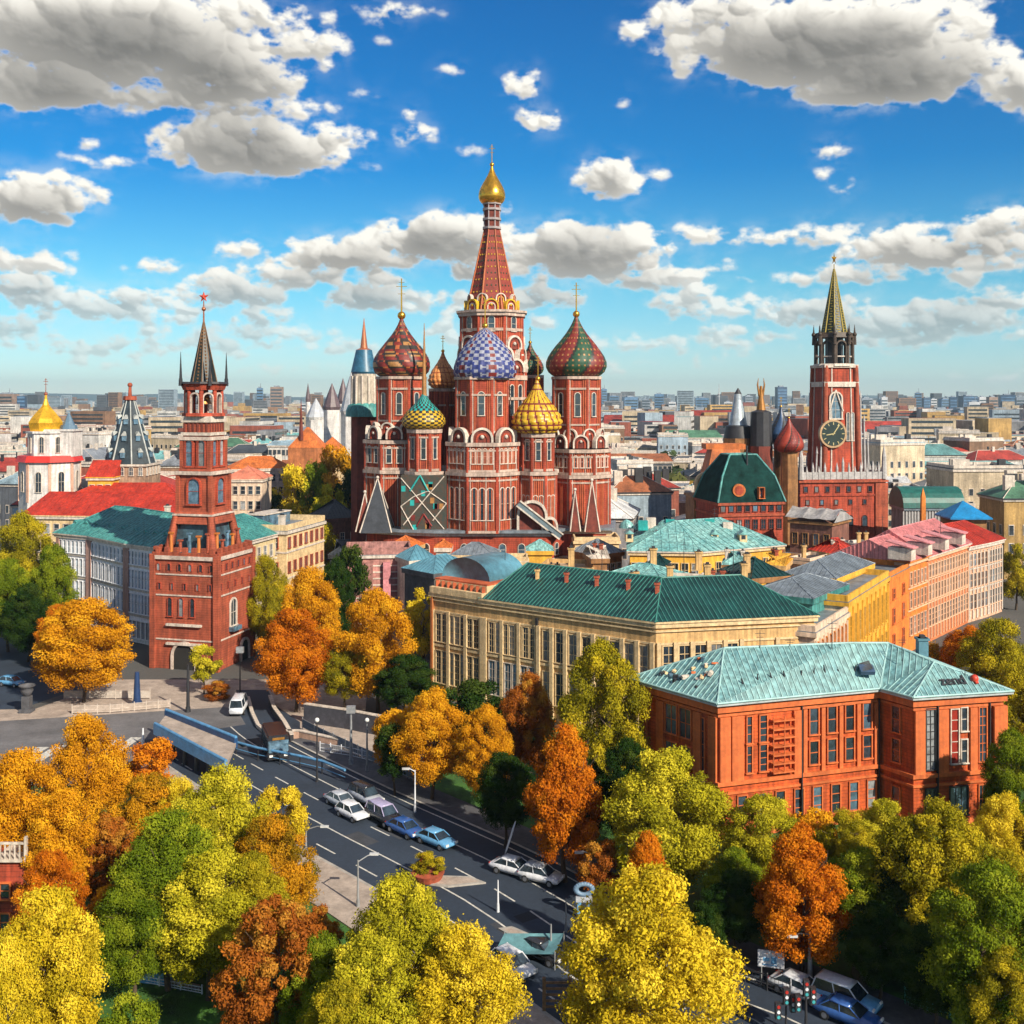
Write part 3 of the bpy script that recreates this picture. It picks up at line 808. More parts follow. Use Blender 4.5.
# rear towers peeping between
for (px, ry, z1, rr_, hh, st) in ((440, 10, cz(388), 3.2, 8.5, 'pyr'), (531, 12, cz(374), 3.0, 7.5, 'lobes')):
    t = octo(cath, 'tower', cx(px), ry, 15.3, z1, 3.0, belts=((z1-.7, .7, .4), (z1-4, .4, .3)))
    b, mats = onion(st, rr_, hh); b.build('onion_dome', mats if px > 500 else [mat('dome_apricot', (.72,.30,.09), .5), D_ORG, D_RED], t, (cx(px), ry, z1)); cross(t, (cx(px), ry, z1+hh-.4), 4)
# central tent tower
X0, Y0 = cx(491.5), 5
t = octo(cath, 'tower', X0, Y0, 15.3, cz(372), 8.1, belts=((cz(380), 1, .4), (cz(400), .6, .4)), per=2, win=(1.0, 6.5, .72, True))
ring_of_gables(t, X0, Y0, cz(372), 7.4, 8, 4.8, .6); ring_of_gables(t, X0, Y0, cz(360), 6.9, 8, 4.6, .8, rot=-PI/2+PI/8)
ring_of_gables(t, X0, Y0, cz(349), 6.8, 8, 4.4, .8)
o = octo(t, 'drum', X0, Y0, cz(372), cz(312), 7.3, belts=((cz(331), .6, .3), (cz(316), .9, .7), (cz(312.5), .5, 1.1)), per=1, win=(1.3, 3.2, .68, True))
b = MB(); zt0, zt1 = cz(310), cz(226); b.frus(X0, Y0, cz(312), zt1, 6.0, 1.75, 8, PI/8+PI/2, 0)
for i in range(8):
    a = PI/8+PI/2+2*PI*i/8
    b.tube((X0+6.05*math.cos(a), Y0+6.05*math.sin(a), cz(311)), (X0+1.8*math.cos(a), Y0+1.8*math.sin(a), zt1), .26, .14, m=1)
    a2 = a+PI/8; c8 = math.cos(PI/8)
    for k in range(26):       # rows of coloured tile studs up each face
        f = (k+.6)/27; r_ = (6.0+(1.75-6.0)*f)*c8; hw = r_*math.tan(PI/8)
        b.M = Matrix.Translation((X0+r_*math.cos(a2), Y0+r_*math.sin(a2), cz(312)+(zt1-cz(312))*f)) @ Matrix.Rotation(a2+PI/2, 4, 'Z')
        for s_ in (-.55, 0, .55):
            if (k + int(s_*4)) % 2 == 0: b.box(s_*hw-.14*(1-.4*f), s_*hw+.14*(1-.4*f), -.12, .1, -.16, .16, 2 if k % 4 else 3)
    b.M = Matrix()
b.build('tent_roof', [TENT, D_ORG, D_YEL, D_GRN], t)
ring_of_gables(t, X0, Y0, cz(310), 5.6, 8, 3.2, .9, mats=[BRICK, D_YEL, WHITE]); ring_of_gables(t, X0, Y0, cz(302), 4.9, 8, 2.4, .8, rot=-PI/2+PI/8, mats=[BRICK, WHITE, D_YEL])
b = MB(); b.frus(X0, Y0, cz(226), cz(199), 1.75, 1.85, 8, None, 0)
for zz_ in (226, 217, 207, 201): b.frus(X0, Y0, cz(zz_), cz(zz_)+.5, 2.2, 2.2, 8, None, 1)
for i in range(8):
    a = PI/8+2*PI*i/8; b.tube((X0+1.8*math.cos(a), Y0+1.8*math.sin(a), cz(226)), (X0+1.85*math.cos(a), Y0+1.85*math.sin(a), cz(199)), .16, m=1)
b.build('lantern', [BRICKD, mat('lantern_trim', (.35,.30,.30), .6)], t)
b = MB(); b.lathe(onion_prof(3.0, cz(160)-cz(200)), 48); b.build('onion_dome', GOLD, t, (X0, Y0, cz(200)))
cross(t, (X0, Y0, cz(162)), cz(139)-cz(162))
# painted porch tents at the foot
DKP = mat('porch_slate', (.035, .04, .05), .5, .3, .6)
for (px, r_, h_, m_) in ((384, 4.6, 11.0, DKP), (372, 2.4, 8.0, BRICKD), (588, 2.2, 10.5, BRICKD), (572, 1.5, 8.5, BRICKD)):
    b = MB(); b.frus(cx(px), -11.5, 15.3, 15.3+h_, r_, .1, 4, PI/4, 0)
    for i in range(4):
        a = PI/4+PI/2*i; b.tube((cx(px)+r_*math.cos(a), -11.5+r_*math.sin(a), 15.4), (cx(px), -11.5, 15.4+h_), .16, .12, m=1)
    b.ball(cx(px), -11.5, 15.5+h_, .35, 1); b.build('porch_tent', [m_, WHITE], cath)
b = MB(); b.prism(offset(body, 1.2)[:8] + [(cx(598), 1), (cx(372), 1)], 15.31, 15.9, 0); b.build('terrace_roof', LEAD, cath)
b = MB()    # tumbled stair roof right of the middle tower
b.M = Matrix.Translation((cx(538), -13.5, 18)) @ Matrix.Rotation(R(38), 4, 'Y'); b.box(-5.5, 5.5, -1.5, 1.5, -.6, .6, 0); b.box(-5.6, 5.6, -1.7, -1.45, -.75, -.45, 1); b.box(-5.6, 5.6, -1.7, -1.45, .5, .8, 1)
b.M = Matrix.Translation((cx(531), -12.5, 15.3)); b.arch(0, 0, 6, 3.5, -1.2, 1.2, 2); b.arch(0, 0, 6.3, 3.5, -1.6, .8, 1, inner=.5); b.arch(3.6, 0, 3.4, 1.5, -1.9, .5, 1, inner=.4); b.M = Matrix()
b.build('stair_canopy', [mat('stair_metal', (.16,.22,.25), .4, .3), WHITE, BRICKD], cath)
# ================================================================== LEFT GATE TOWER
def square(h): return [(-h,-h),(h,-h),(h,h),(-h,h)]
TY = 179.5
def tz(y): return HC - (y-HY)*TY/F
gt = thing('gate_tower', 'red brick gate tower with open belfry, dark spire and small red star', 'tower', (-50.3, TY, 0), R(-14.9))
ring = mat('gate_stone', (0.62, 0.50, 0.42), 0.8, 0.25, 0.6, streak=0.2)
gm = [BRICK2, ring, BRICKD]
hb = 5.65
b = MB(); b.prism(square(hb), 0, 17.4, 0); b.prism(square(hb+.35), 17.4, 18.0, 1)
for sx in (-1, 1):
    for sy in (-1, 1): b.box(sx*hb-.45*(1 if sx>0 else 1), sx*hb+.45, sy*hb-.45, sy*hb+.45, 0, 18.2, 0)
for k in range(4):
    b.M = Matrix.Rotation(k*PI/2, 4, 'Z')
    for zb in (4.6, 11.6, 14.9): b.box(-hb+.5, hb-.5, -hb-.14, -hb+.1, zb, zb+.22, 1)
    for i in range(7): b.box(-hb+.55+i*1.6, -hb+1.25+i*1.6, -hb-.3, -hb+.3, 18.0, 19.3, 0)
    b.box(-hb, hb, -hb-.25, -hb+.1, 18.0, 18.5, 0)
b.M = Matrix()
bb = b.build('base_block', gm, gt)
eS = Edge((-hb,-hb), (hb,-hb)); eE = Edge((hb,-hb), (hb,hb))
for e in (eS, eE):
    row(bb, e, 15.6, 1.1, .55, 6, BRICK, GLASS, arch=True, bars=(0,0), sill=False)
    row(bb, e, 12.6, 1.0, .40, 5, BRICK, GLASS, bars=(0,0), sill=False)
row(bb, eS, 8.4, 2.9, .75, 3, BRICK, GLASS, arch=True, bars=(0,0), s0=2, s1=8)
window(bb, eE.p(5.0, 6.4), eE.ang, 1.7, 4.2, WHITE, GLASS, arch=True, bars=(1,1), fr=.3)
plate(bb, 'balcony', eE.p(5.0, 5.6), eE.ang, 2.6, .9, .7, GLASSB)
for zb in (6.9, 3.9): plate(bb, 'ledge', eS.p(5.6, zb), eS.ang, 6.2, .5, .35, WHITE)
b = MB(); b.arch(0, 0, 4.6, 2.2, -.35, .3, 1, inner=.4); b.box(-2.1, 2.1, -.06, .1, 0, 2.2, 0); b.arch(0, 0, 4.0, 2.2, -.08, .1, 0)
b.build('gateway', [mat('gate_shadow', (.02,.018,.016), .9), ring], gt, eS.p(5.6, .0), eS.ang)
b = MB(); b.arch(0, 0, 3.0, 2.2, -.35, .3, 1, inner=.35); b.arch(0, 0, 2.4, 2.2, -.08, .1, 0)
b.build('gateway', [MATS['gate_shadow'], ring], gt, eE.p(8.6, .0), eE.ang)
# arcade stage: sloping corner piers with a dark painted interior
b = MB(); z0, z1 = 18.4, tz(512)
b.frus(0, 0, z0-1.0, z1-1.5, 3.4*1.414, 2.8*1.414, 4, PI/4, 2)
for k in range(4):
    a = PI/4+k*PI/2; c, s_ = math.cos(a)*1.414, math.sin(a)*1.414
    b.tube((4.1*c, 4.1*s_, z0-1), (3.05*c, 3.05*s_, z1), .85, .6, 4, 0)
b.frus(0, 0, z1-1.6, z1-.3, 3.75*1.414, 3.3*1.414, 4, PI/4, 0); b.frus(0, 0, z1-.3, z1, 3.6*1.414, 3.6*1.414, 4, PI/4, 1)
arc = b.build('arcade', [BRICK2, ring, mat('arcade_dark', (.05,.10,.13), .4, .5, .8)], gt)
rr = random.Random(8)
for k in range(2):
    e = Edge(*[((-4.3,-4.3),(4.3,-4.3)),((4.3,-4.3),(4.3,4.3))][k])
    for i in range(5):
        b = MB(); hh = 2.9 if i % 2 == 0 else 1.5+rr.random(); b.frus(0, 0, 0, hh, .30, .24, 8); b.box(-.38,.38,-.3,.3,hh,hh+.25)
        b.build('bulb_post', [mat('post_orange', (.55,.17,.03), .6), GLASSB, BRICK2][(i*2) % 3], arc, e.p(1.0+i*1.65, 18.4), e.ang)
def gate_stage(name, z0, z1, r, win, band=True):
    b = MB(); b.frus(0, 0, z0, z1, r*1.414, r*1.38, 4, PI/4, 0)
    for k in range(4):
        a = PI/4+k*PI/2; b.box(r*1.0*math.copysign(1, math.cos(a))-.3, r*math.copysign(1, math.cos(a))+.3, r*math.copysign(1, math.sin(a))-.3, r*math.copysign(1, math.sin(a))+.3, z0, z1-.4, 0)
    if band: b.frus(0, 0, z1-.6, z1-.05, (r+.42)*1.414, (r+.45)*1.414, 4, PI/4, 1)
    b.frus(0, 0, z0+.0, z0+.4, (r+.42)*1.414, (r+.3)*1.414, 4, PI/4, 0)
    o = b.build(name, gm, gt)
    for (a, c) in (((-r,-r),(r,-r)), ((r,-r),(r,r))):
        e = Edge(a, c)
        for (t, zz, w, h, arch, gl) in win: window(o, e.p(e.L*t, z0+zz), e.ang, w, h, BRICK, gl, arch=arch, bars=(0,1), fr=.3, deep=.3)
    return o
gate_stage('shaft_stage', tz(512), tz(470), 2.9, [(.5, 1.6, 2.1, 4.0, True, GLASSB)])
gate_stage('shaft_stage', tz(470), tz(436), 2.45, [(.27, .8, 1.2, 4.2, True, GLASSB), (.73, .8, 1.2, 4.2, True, GLASSW)])
b = MB(); b.frus(0,0,tz(436),tz(416),2.35*1.414,2.3*1.414,4,PI/4,0)
for (y0_, y1_) in ((435, 432), (422, 416)): b.frus(0,0,tz(y0_),tz(y1_),2.62*1.414,2.62*1.414,4,PI/4,1)
for k in range(4):
    b.M = Matrix.Rotation(k*PI/2, 4, 'Z')
    for i in range(6): b.box(-2.2+i*.8, -1.9+i*.8, -2.5, -2.2, tz(431), tz(423), 2)
b.M = Matrix(); b.build('parapet_stage', [BRICK2, WHITE, BRICKD], gt)
b = MB()
for i in range(8):
    a = PI/8+i*PI/4; b.tube((2.8*math.cos(a), 2.8*math.sin(a), tz(416)), (2.8*math.cos(a), 2.8*math.sin(a), tz(388)), .36, .36, 8, 0)
    a2 = a+PI/8
    b.M = Matrix.Translation((2.6*math.cos(a2), 2.6*math.sin(a2), tz(416))) @ Matrix.Rotation(a2+PI/2, 4, 'Z'); b.arch(0, 0, 1.9, 2.9, -.25, .25, 1, inner=.25); b.M = Matrix()
b.frus(0,0,tz(390),tz(384),3.3,3.7,8,PI/8,0); b.frus(0,0,tz(384),tz(382),4.0,3.8,8,PI/8,2); b.frus(0,0,tz(416),tz(413),3.5,3.4,8,PI/8,0)
bel = b.build('belfry', [BRICK, ring, DARKM], gt)
b = MB(); b.lathe([(0.05,2.1),(.5,2.0),(.9,1.3),(1.1,.4),(1.3,0)], 16, 0, 0, tz(404)); b.tube((0,0,tz(404)+2),(0,0,tz(388)),.08); b.build('bell', mat('bronze', (.35,.16,.05), .4, metal=.8), bel)
for i in range(4):
    a = i*PI/2+PI/4; b = MB(); b.frus(0,0,0,1.2,.35,.3,8,0); b.frus(0,0,1.2,5.5,.24,.03,8,0); b.build('pinnacle', DARKM, gt, (3.7*math.cos(a), 3.7*math.sin(a), tz(386)))
b = MB(); SP = mat('spire_slate', (.012,.02,.018), .45, .4, .8)
b.frus(0,0,tz(383),tz(322),2.1,.12,8,PI/8,0)
for i in range(8):
    a = PI/8+i*PI/4; b.tube((2.15*math.cos(a),2.15*math.sin(a),tz(383)),(.12*math.cos(a),.12*math.sin(a),tz(322)),.08,.05,6,1)
for k in range(18):
    f = k/18; r_ = 2.15*(1-f)*.96; zz = tz(383)+(tz(322)-tz(383))*f
    for i in (1,2,5,6): 
        a = PI/8+i*PI/4+PI/8; b.box(r_*.93*math.cos(a)-.12, r_*.93*math.cos(a)+.12, r_*.93*math.sin(a)-.12, r_*.93*math.sin(a)+.12, zz, zz+.3, 1)
b.build('spire', [SP, mat('rib_bronze', (.20,.10,.04), .6)], gt)
b = MB(); b.tube((0,0,tz(324)),(0,0,tz(300)),.16,.08,8); b.ball(0,0,tz(309),.35,n=10); b.build('finial', mat('copper_rod', (.45,.16,.08), .4, metal=.6), gt)
b = MB()    # five-pointed star
P = [((.95 if i%2==0 else .38)*math.sin(i*PI/5), (.95 if i%2==0 else .38)*math.cos(i*PI/5)) for i in range(10)]
vs = [(x,0,z) for x,z in P]+[(0,-.3,0),(0,.3,0)]
b.add(vs, [(i,(i+1)%10,10) for i in range(10)]+[((i+1)%10,i,11) for i in range(10)]); b.build('star', mat('red_star', (.55,.06,.03), .8), gt, (0,0,tz(297)))

# ================================================================== RIGHT CLOCK TOWER
KY = 280.0
def kz(y): return HC - (y-HY)*KY/F
kx0 = (838-512)/F*KY
ct = thing('clock_tower', 'red brick clock tower with white pinnacled balcony and green and gold spire, on the right', 'tower', (kx0, KY, 0), R(8))
sq = lambda h: [(-h,-h),(h,-h),(h,h),(-h,h)]
HB = 11.0
b = MB(); b.prism(sq(HB), 0, kz(476), 0); b.prism(sq(HB+.5), kz(479), kz(477), 1); b.prism(sq(HB+.25), kz(492), kz(490.5), 0)
base = b.build('base_block', [BRICK, BRICK2], ct)
b = MB(); b.box(HB-2.8, HB+.4, -HB-.4, HB+.4, 0, kz(480)); b.build('corner_pier', BRICK2, ct)
e = Edge((-HB,-HB), (HB,-HB)); row(base, e, kz(488), 1.3, .9, 8, BRICKD, GLASS, bars=(0,0)); row(base, e, kz(500), 1.1, .8, 6, BRICKD, GLASS, bars=(0,0)); row(base, e, kz(521), 2.6, 1.3, 6, BRICKD, GLASS, arch=True, bars=(0,0))
e = Edge((HB,-HB), (HB,HB)); row(base, e, kz(500), 1.5, 1.0, 4, BRICKD, GLASS, bars=(0,0))
b = MB()
for k in range(4):
    b.M = Matrix.Rotation(k*PI/2, 4, 'Z'); r_ = HB-.2
    b.box(-r_, r_, -r_-.2, -r_+.1, kz(476), kz(469), 0)
    for i in range(15):
        x = -r_+i*r_*2/14; h = 4.2 if i % 7 == 0 else (2.9 if i % 2 == 0 else 2.0)
        b.box(x-.22, x+.22, -r_-.3, -r_+.3, kz(476), kz(476)+h, 0); b.frus(x, -r_, kz(476)+h, kz(476)+h+1.3, .30, .02, 4, PI/4, 0)
        if i % 2: b.box(x-.22, x+.22, -r_-.25, -r_+.2, kz(476), kz(476)+1.3, 1)
for sx in (-1, 1):
    for sy in (-1, 1): b.M = Matrix.Translation((sx*(HB-.3), sy*(HB-.3), 0)); b.frus(0,0,kz(476),kz(455),.8,.55,8,0,0); b.frus(0,0,kz(455),kz(443),.6,.03,8,0,0)
b.M = Matrix(); b.build('balcony_parapet', [mat('pale_stone', (.42,.40,.39), .7, .2, .6), BRICK], ct)
def kstage(name, y0, y1, r0, r1, mats=None):
    b = MB(); z0, z1 = kz(y0), kz(y1)
    b.frus(0,0,z0,z1,r0*1.414,r1*1.414,4,PI/4,0)
    for k in range(4):
        a = PI/4+k*PI/2; c, s_ = math.cos(a)*1.414, math.sin(a)*1.414
        b.tube((r0*c, r0*s_, z0), (r1*c, r1*s_, z1), .75, .65, 8, 2)
        b.M = Matrix.Rotation(k*PI/2, 4, 'Z')
        for x in (-.62, .62): b.tube((x*r0, -r0-.05, z0), (x*r1, -r1-.05, z1), .22, .2, 6, 1)
        b.M = Matrix()
    return b.build(name, mats or [BRICK, WHITE, BRICK2], ct)
sh1 = kstage('lower_shaft', 476, 383, 4.6, 4.05)
b = MB(); b.prism(sq(4.55), kz(387), kz(382), 0); b.prism(sq(4.5), kz(368), kz(365), 0); b.build('stone_band', WHITE, ct)
kstage('upper_shaft', 382, 366, 4.0, 3.95)
b = MB()      # clock dial
b.M = Matrix.Translation((-2.6, -4.85, kz(433)))
def disc(b, r, y0, y1, m, n=40): 
    vs = [(r*math.cos(2*PI*i/n), y0, r*math.sin(2*PI*i/n)) for i in range(n)] + [(r*math.cos(2*PI*i/n), y1, r*math.sin(2*PI*i/n)) for i in range(n)]
    b.add(vs, [tuple(range(n)), tuple(reversed(range(n, 2*n)))] + [(i,i+n,(i+1)%n+n,(i+1)%n) for i in range(n)], m)
disc(b, 3.55, -.5, .6, 0); disc(b, 3.05, -.56, -.5, 1)
for i in range(12):
    a = i*PI/6; b.M = Matrix.Translation((-2.6, -4.85, kz(433))) @ Matrix.Rotation(a, 4, 'Y'); b.box(-.10, .10, -.62, -.5, 2.2, 2.9, 2)
for a, l in ((R(35), 2.7), (R(-100), 1.9)): b.M = Matrix.Translation((-2.6, -4.85, kz(433))) @ Matrix.Rotation(a, 4, 'Y'); b.box(-.12, .12, -.68, -.55, -.4, l, 2)
b.M = Matrix(); b.build('clock_dial', [mat('dial_rim', (.46,.30,.16), .5, metal=.2), mat('dial_black', (.02,.035,.03), .35), mat('dial_gold', (.50,.42,.20), .35)], ct)
w = window(ct, (-1.6, -4.4, kz(418)), 0, 2.9, 6.4, WHITE, GLASSB, arch=True, bars=(1,2), fr=.35, deep=.4, name='pointed_window')
b = MB()
for (s_, z_) in ((-1, 0), (1, 0)): b.tube((-1.6+s_*1.8, -4.75, kz(411)), (-1.6, -4.55, kz(390)), .24, .2, 6)
b.build('window_hood', WHITE, ct)
for x in (1.6, 2.8): window(ct, (x, -4.5, kz(440)), 0, .7, 7, WHITE, GLASSW, arch=True, bars=(0,2))
b = MB()      # side buttress with white shafts
for i, (x, h) in enumerate(((5.2, 20), (6.2, 14), (7.2, 9), (-5.6, 9), (-6.8, 6))): b.tube((x, -4.4, kz(476)), (x*.96, -4.4, kz(476)+h), .30, .2, 8); b.frus(x*.96, -4.4, kz(476)+h, kz(476)+h+1.8, .34, .02, 8, 0)
b.build('white_shafts', MATS['pale_stone'], ct)
b = MB()
for i in range(8):
    a = PI/8+i*PI/4; r_ = 4.5; b.tube((r_*math.cos(a), r_*math.sin(a), kz(366)), (r_*math.cos(a), r_*math.sin(a), kz(336)), .5, .45, 8, 0)
    a2 = a+PI/8; b.M = Matrix.Translation((4.1*math.cos(a2), 4.1*math.sin(a2), kz(366))) @ Matrix.Rotation(a2+PI/2, 4, 'Z'); b.arch(0,0,2.9,5.0,-.35,.3,0,inner=.35); b.box(-1.5,1.5,-.1,.1,2.2,2.5,1); b.M = Matrix()
b.frus(0,0,kz(366),kz(336),2.2,2.2,8,None,2); b.frus(0,0,kz(338),kz(333),4.9,4.5,8,None,0); b.frus(0,0,kz(366.5),kz(364),5.2,5.0,8,None,1)
b.build('belfry', [mat('belfry_dark', (.07,.045,.03), .6, .4), WHITE, DARKM], ct)
for i in range(8):
    a = PI/8+i*PI/4; b = MB(); b.frus(0,0,0,2.2,.5,.4,8,0); b.ball(0,0,2.6,.6,n=8,k=6); b.frus(0,0,2.8,5.2,.3,.03,8,0)
    b.build('pinnacle', MATS['belfry_dark'], ct, (5.0*math.cos(a), 5.0*math.sin(a), kz(345)))
b = MB(); zA, zB = kz(334), kz(269); b.frus(0,0,zA,zB,3.1,.2,8,None,0)
for i in range(8):
    a = PI/8+i*PI/4; b.tube((3.15*math.cos(a),3.15*math.sin(a),zA),(.2*math.cos(a),.2*math.sin(a),zB),.2,.08,6,1)
    a2 = a+PI/8
    for k in range(24):
        f = (k+.4)/25; r_ = (3.1*(1-f)+.2*f)*math.cos(PI/8); hw = r_*math.tan(PI/8)
        b.M = Matrix.Translation((r_*math.cos(a2), r_*math.sin(a2), zA+(zB-zA)*f)) @ Matrix.Rotation(a2+PI/2,4,'Z'); b.box(-hw*(.5 if k % 2 else .2), hw*(.2 if k % 2 else .5), -.13, .1, 0, .22, 1); b.M = Matrix()
b.build('spire', [mat('spire_green', (.012,.028,.016), .45, .4, .8), mat('spire_gold', (.36,.27,.04), .5)], ct)
b = MB(); b.tube((0,0,zB-.3),(0,0,zB+1.2),.12); vs = [(x*.8,0,z*1.7+zB+2.6) for x,z in P]+[(0,-.3,zB+2.6),(0,.3,zB+2.6)]; b.add(vs, [(i,(i+1)%10,10) for i in range(10)]+[((i+1)%10,i,11) for i in range(10)]); b.build('star', GOLD, ct)

for o in ct.children:
    if o.name.split('.')[0] in ('base_block', 'corner_pier', 'balcony_parapet'): o.location.x -= 2.6
ct.location.x -= 1.0

# ================================================================== generic facade building
def block(name, label, cat, front, depth, H, wall, roof=None, rh=3.0, rmats=None, trim=WHITE, inset=(None,None), spacing=0.0, over=.6, group=None, belts_=(), plinth=None):
    bk = offset(front, -depth, closed=False); poly = list(front) + bk[::-1]
    c = Vector((sum(p[0] for p in poly)/len(poly), sum(p[1] for p in poly)/len(poly)))
    root = thing(name, label, cat, (c.x, c.y, 0), group=group)
    poly = loc2(poly, c); fr = loc2(front, c)
    b = MB(); b.prism(poly, 0, H); b.build('wall', wall, root)
    belt(root, 'cornice', poly, H-.55, H-.01, .38, trim)
    for (zb, hb_, pr) in belts_: belt(root, 'string_course', poly, zb, zb+hb_, pr, trim)
    if roof == 'hip':
        hip_roof(fr, depth, H+.25, rh, over=over, inset=inset, spacing=spacing).build('roof', rmats, root)
    elif roof == 'flat':
        b = MB(); b.prism(offset(poly, .25), H, H+.12, 1); pp = offset(poly, .15)
        for i in range(len(pp)):
            e = Edge(pp[i], pp[(i+1) % len(pp)]); b.M = Matrix.Translation((*e.a, 0)) @ Matrix.Rotation(e.ang, 4, 'Z'); b.box(.01*i, e.L-.35, 0, .3, H+.12, H+rh, 0)
        b.M = Matrix(); b.build('parapet_roof', rmats or [trim, LEAD], root)
    edges = [Edge(poly[i], poly[i+1]) for i in range(len(poly)-1)] + [Edge(poly[-1], poly[0])]
    return root, poly, edges
def chimneys(root, pts, m, h=1.6, w=.7, name='chimney'):
    for (x, y, z) in pts:
        b = MB(); b.box(-w/2, w/2, -w/2, w/2, -1.0, h, 0); b.box(-w/2-.12, w/2+.12, -w/2-.12, w/2+.12, h-.25, h, 0); b.box(-w/4, w/4, -w/4, w/4, h, h+.3, 1)
        b.build(name, [m, DARKM], root, (x, y, z))

# ------------------------------------------------------------------ white office wing left of the gate tower
WW = mat('pale_wall', (0.88, 0.88, 0.90), .8, .12, .4, streak=.15)
GLP = glass('pale_glass', (.34,.44,.54), .25)
PINKB = mat('pink_pier', (0.50, 0.30, 0.25), .8, .2, .4, streak=.3)
wf = [at(57, 534, 17).xy, at(90, 537, 17).xy, at(126.5, 544.5, 17).xy, at(157, 548.5, 17).xy]
wf = [(p.x, p.y) for p in wf]
root, poly, ed = block('office_building', 'long white office building with window grid and teal roof beside the red-starred gate tower', 'building', wf, 18, 17, WW, 'hip', 4.6, [PATINA, PATINA, WHITE], inset=(6, 3), spacing=1.1, belts_=((13.2,.3,.16),(9.0,.3,.16),(4.6,.3,.18)))
for k, n in ((0, 7), (1, 9), (2, 8)):
    e = ed[k]
    for (z, h) in ((13.7, 2.3), (9.6, 3.1), (5.2, 3.3)): row(root, e, z, h, e.L/n*.50, n, WW, GLP, s0=.6, s1=e.L-.6, bars=(0, 1), fr=.1)
    row(root, e, .8, 3.0, e.L/6*.7, 6, WW, GLASS, s0=.6, s1=e.L-.6, bars=(2,0))
    for s_ in (.45, e.L-.45): plate(root, 'pier', e.p(s_, 0), e.ang, .8, .3, 16.4, PINKB)
chimneys(root, [(-4, 4, 19.5), (3, 2, 20.5), (9, -2, 20.5), (-10, 8, 19)], WHITE, 2.0, .9)
# right wing, pale yellow
YP = mat('pale_yellow', (0.72, 0.56, 0.30), .8, .2, .4, streak=.3)
rf = [(at(236, 545, 17).x, at(236, 545, 17).y), (at(285, 532, 17).x, at(285, 532, 17).y)]
root, poly, ed = block('yellow_building', 'pale yellow building with green sheet roof right of the gate tower', 'building', rf, 15, 17, YP, 'hip', 3.4, [PATINA, PATINA, WHITE], inset=(0, 3), spacing=1.2, belts_=((12.4,.3,.16),))
row(root, ed[0], 13.2, 2.2, 1.1, 8, WHITE, GLASS, bars=(1,1)); row(root, ed[0], 8.6, 2.6, 1.1, 8, WHITE, GLASS, bars=(1,1)); row(root, ed[0], 4.0, 2.6, 1.1, 8, WHITE, GLASS)
rf = [(at(286, 531.5, 17.6).x, at(286, 531.5, 17.6).y), (at(324, 521, 17.6).x, at(324, 521, 17.6).y)]
root, poly, ed = block('cream_building', 'cream corner building with red window frames at the far end of the yellow wing', 'building', rf, 17, 17.6, CREAMT, 'flat', 1.2, [CREAMT, LEAD], belts_=((13.4,.3,.16),(8.4,.3,.16)))
for z in (14.3, 9.6, 5.0): row(root, ed[0], z, 2.0, 1.0, 7, BRICK2, GLASS, bars=(1,0)); row(root, ed[-1], z, 2.0, 1.0, 4, BRICK2, GLASS, bars=(1,0))
chimneys(root, [(-3, 0, 17.6), (2, 4, 17.6), (4, -4, 17.6)], WHITE, 2.4, 1.2, 'roof_vent')
b = MB(); b.box(-5, 5, -2, 2, 0, 2.2, 0); b.box(-5.2, 5.2, -2.2, 2.2, 2.2, 2.4, 1); b.build('roof_shed', [GLASSB, WHITE], root, (0, 2, 17.6), R(70))

# ------------------------------------------------------------------ cream classical building with the dark green roof
cf = [at(432, 592, 15), at(484, 600, 15), at(656, 623.5, 15), at(814, 616.5, 15)]; cf = [(p.x, p.y) for p in cf]
SANDR = mat('sand_roof', (.52, .36, .22), .8, .3, .5, streak=.2)
root, poly, ed = block('classical_building', 'long cream classical building with tall windows and dark green seamed roof', 'building', cf, 17, 15, CREAM, None, trim=CREAMT, belts_=((12.3,.25,.14),(7.4,.35,.2),(13.9,.2,.25)))
c = Vector(root.location[:2]); lf = loc2(cf, c)
hip_roof(lf[1:], 16.5, 15.25, 4.0, over=.55, inset=(2, 7), spacing=.62).build('roof', [DGREEN, mat('green_seam', (.05,.22,.18), .42, .3), CREAMT], root)
b = MB(); q = offset([lf[0], lf[1]], .5, closed=False); q2 = offset([lf[0], lf[1]], -16, closed=False)   # attic of the left pavilion
b.prism([q[0], q[1], q2[1], q2[0]], 15.0, 15.9, 0)
q = offset([lf[0], lf[1]], -.6, closed=False); b.prism([q[0], q[1], q2[1], q2[0]], 15.9, 16.8, 0); b.prism([q[0], q[1], q2[1], q2[0]], 16.8, 17.0, 1); 
for i in range(9):
    e = Edge(q[0], q[1]); p = e.p(.6+i*(e.L-1.2)/8, 0); b.box(p[0]-.22, p[0]+.22, p[1]-.5, p[1]+.2, 15.9, 16.7, 1)
b.build('attic', [CREAMT, mat('terracotta', (.50,.10,.03), .7, .3, .5)], root)
b = MB(); e = Edge(lf[0], lf[1])      # swept blue half-vault behind the attic
mp = e.p(e.L*.62, 0); b.M = Matrix.Translation((mp[0]+2.0, mp[1]+6, 16.9)) @ Matrix.Rotation(e.ang, 4, 'Z')
pr = [(4.6*math.cos(t), 3.1*math.sin(t)) for t in [PI*i/14 for i in range(15)]]
b.add([(x, -3.0, z) for x, z in pr]+[(x, 5, z) for x, z in pr], [(i, i+1, i+16, i+15) for i in range(14)]+[tuple(range(15))], 0, True); b.M = Matrix()
b.build('vault_roof', [mat('blue_sheet', (.10,.26,.34), .4, .3, .5)], root)
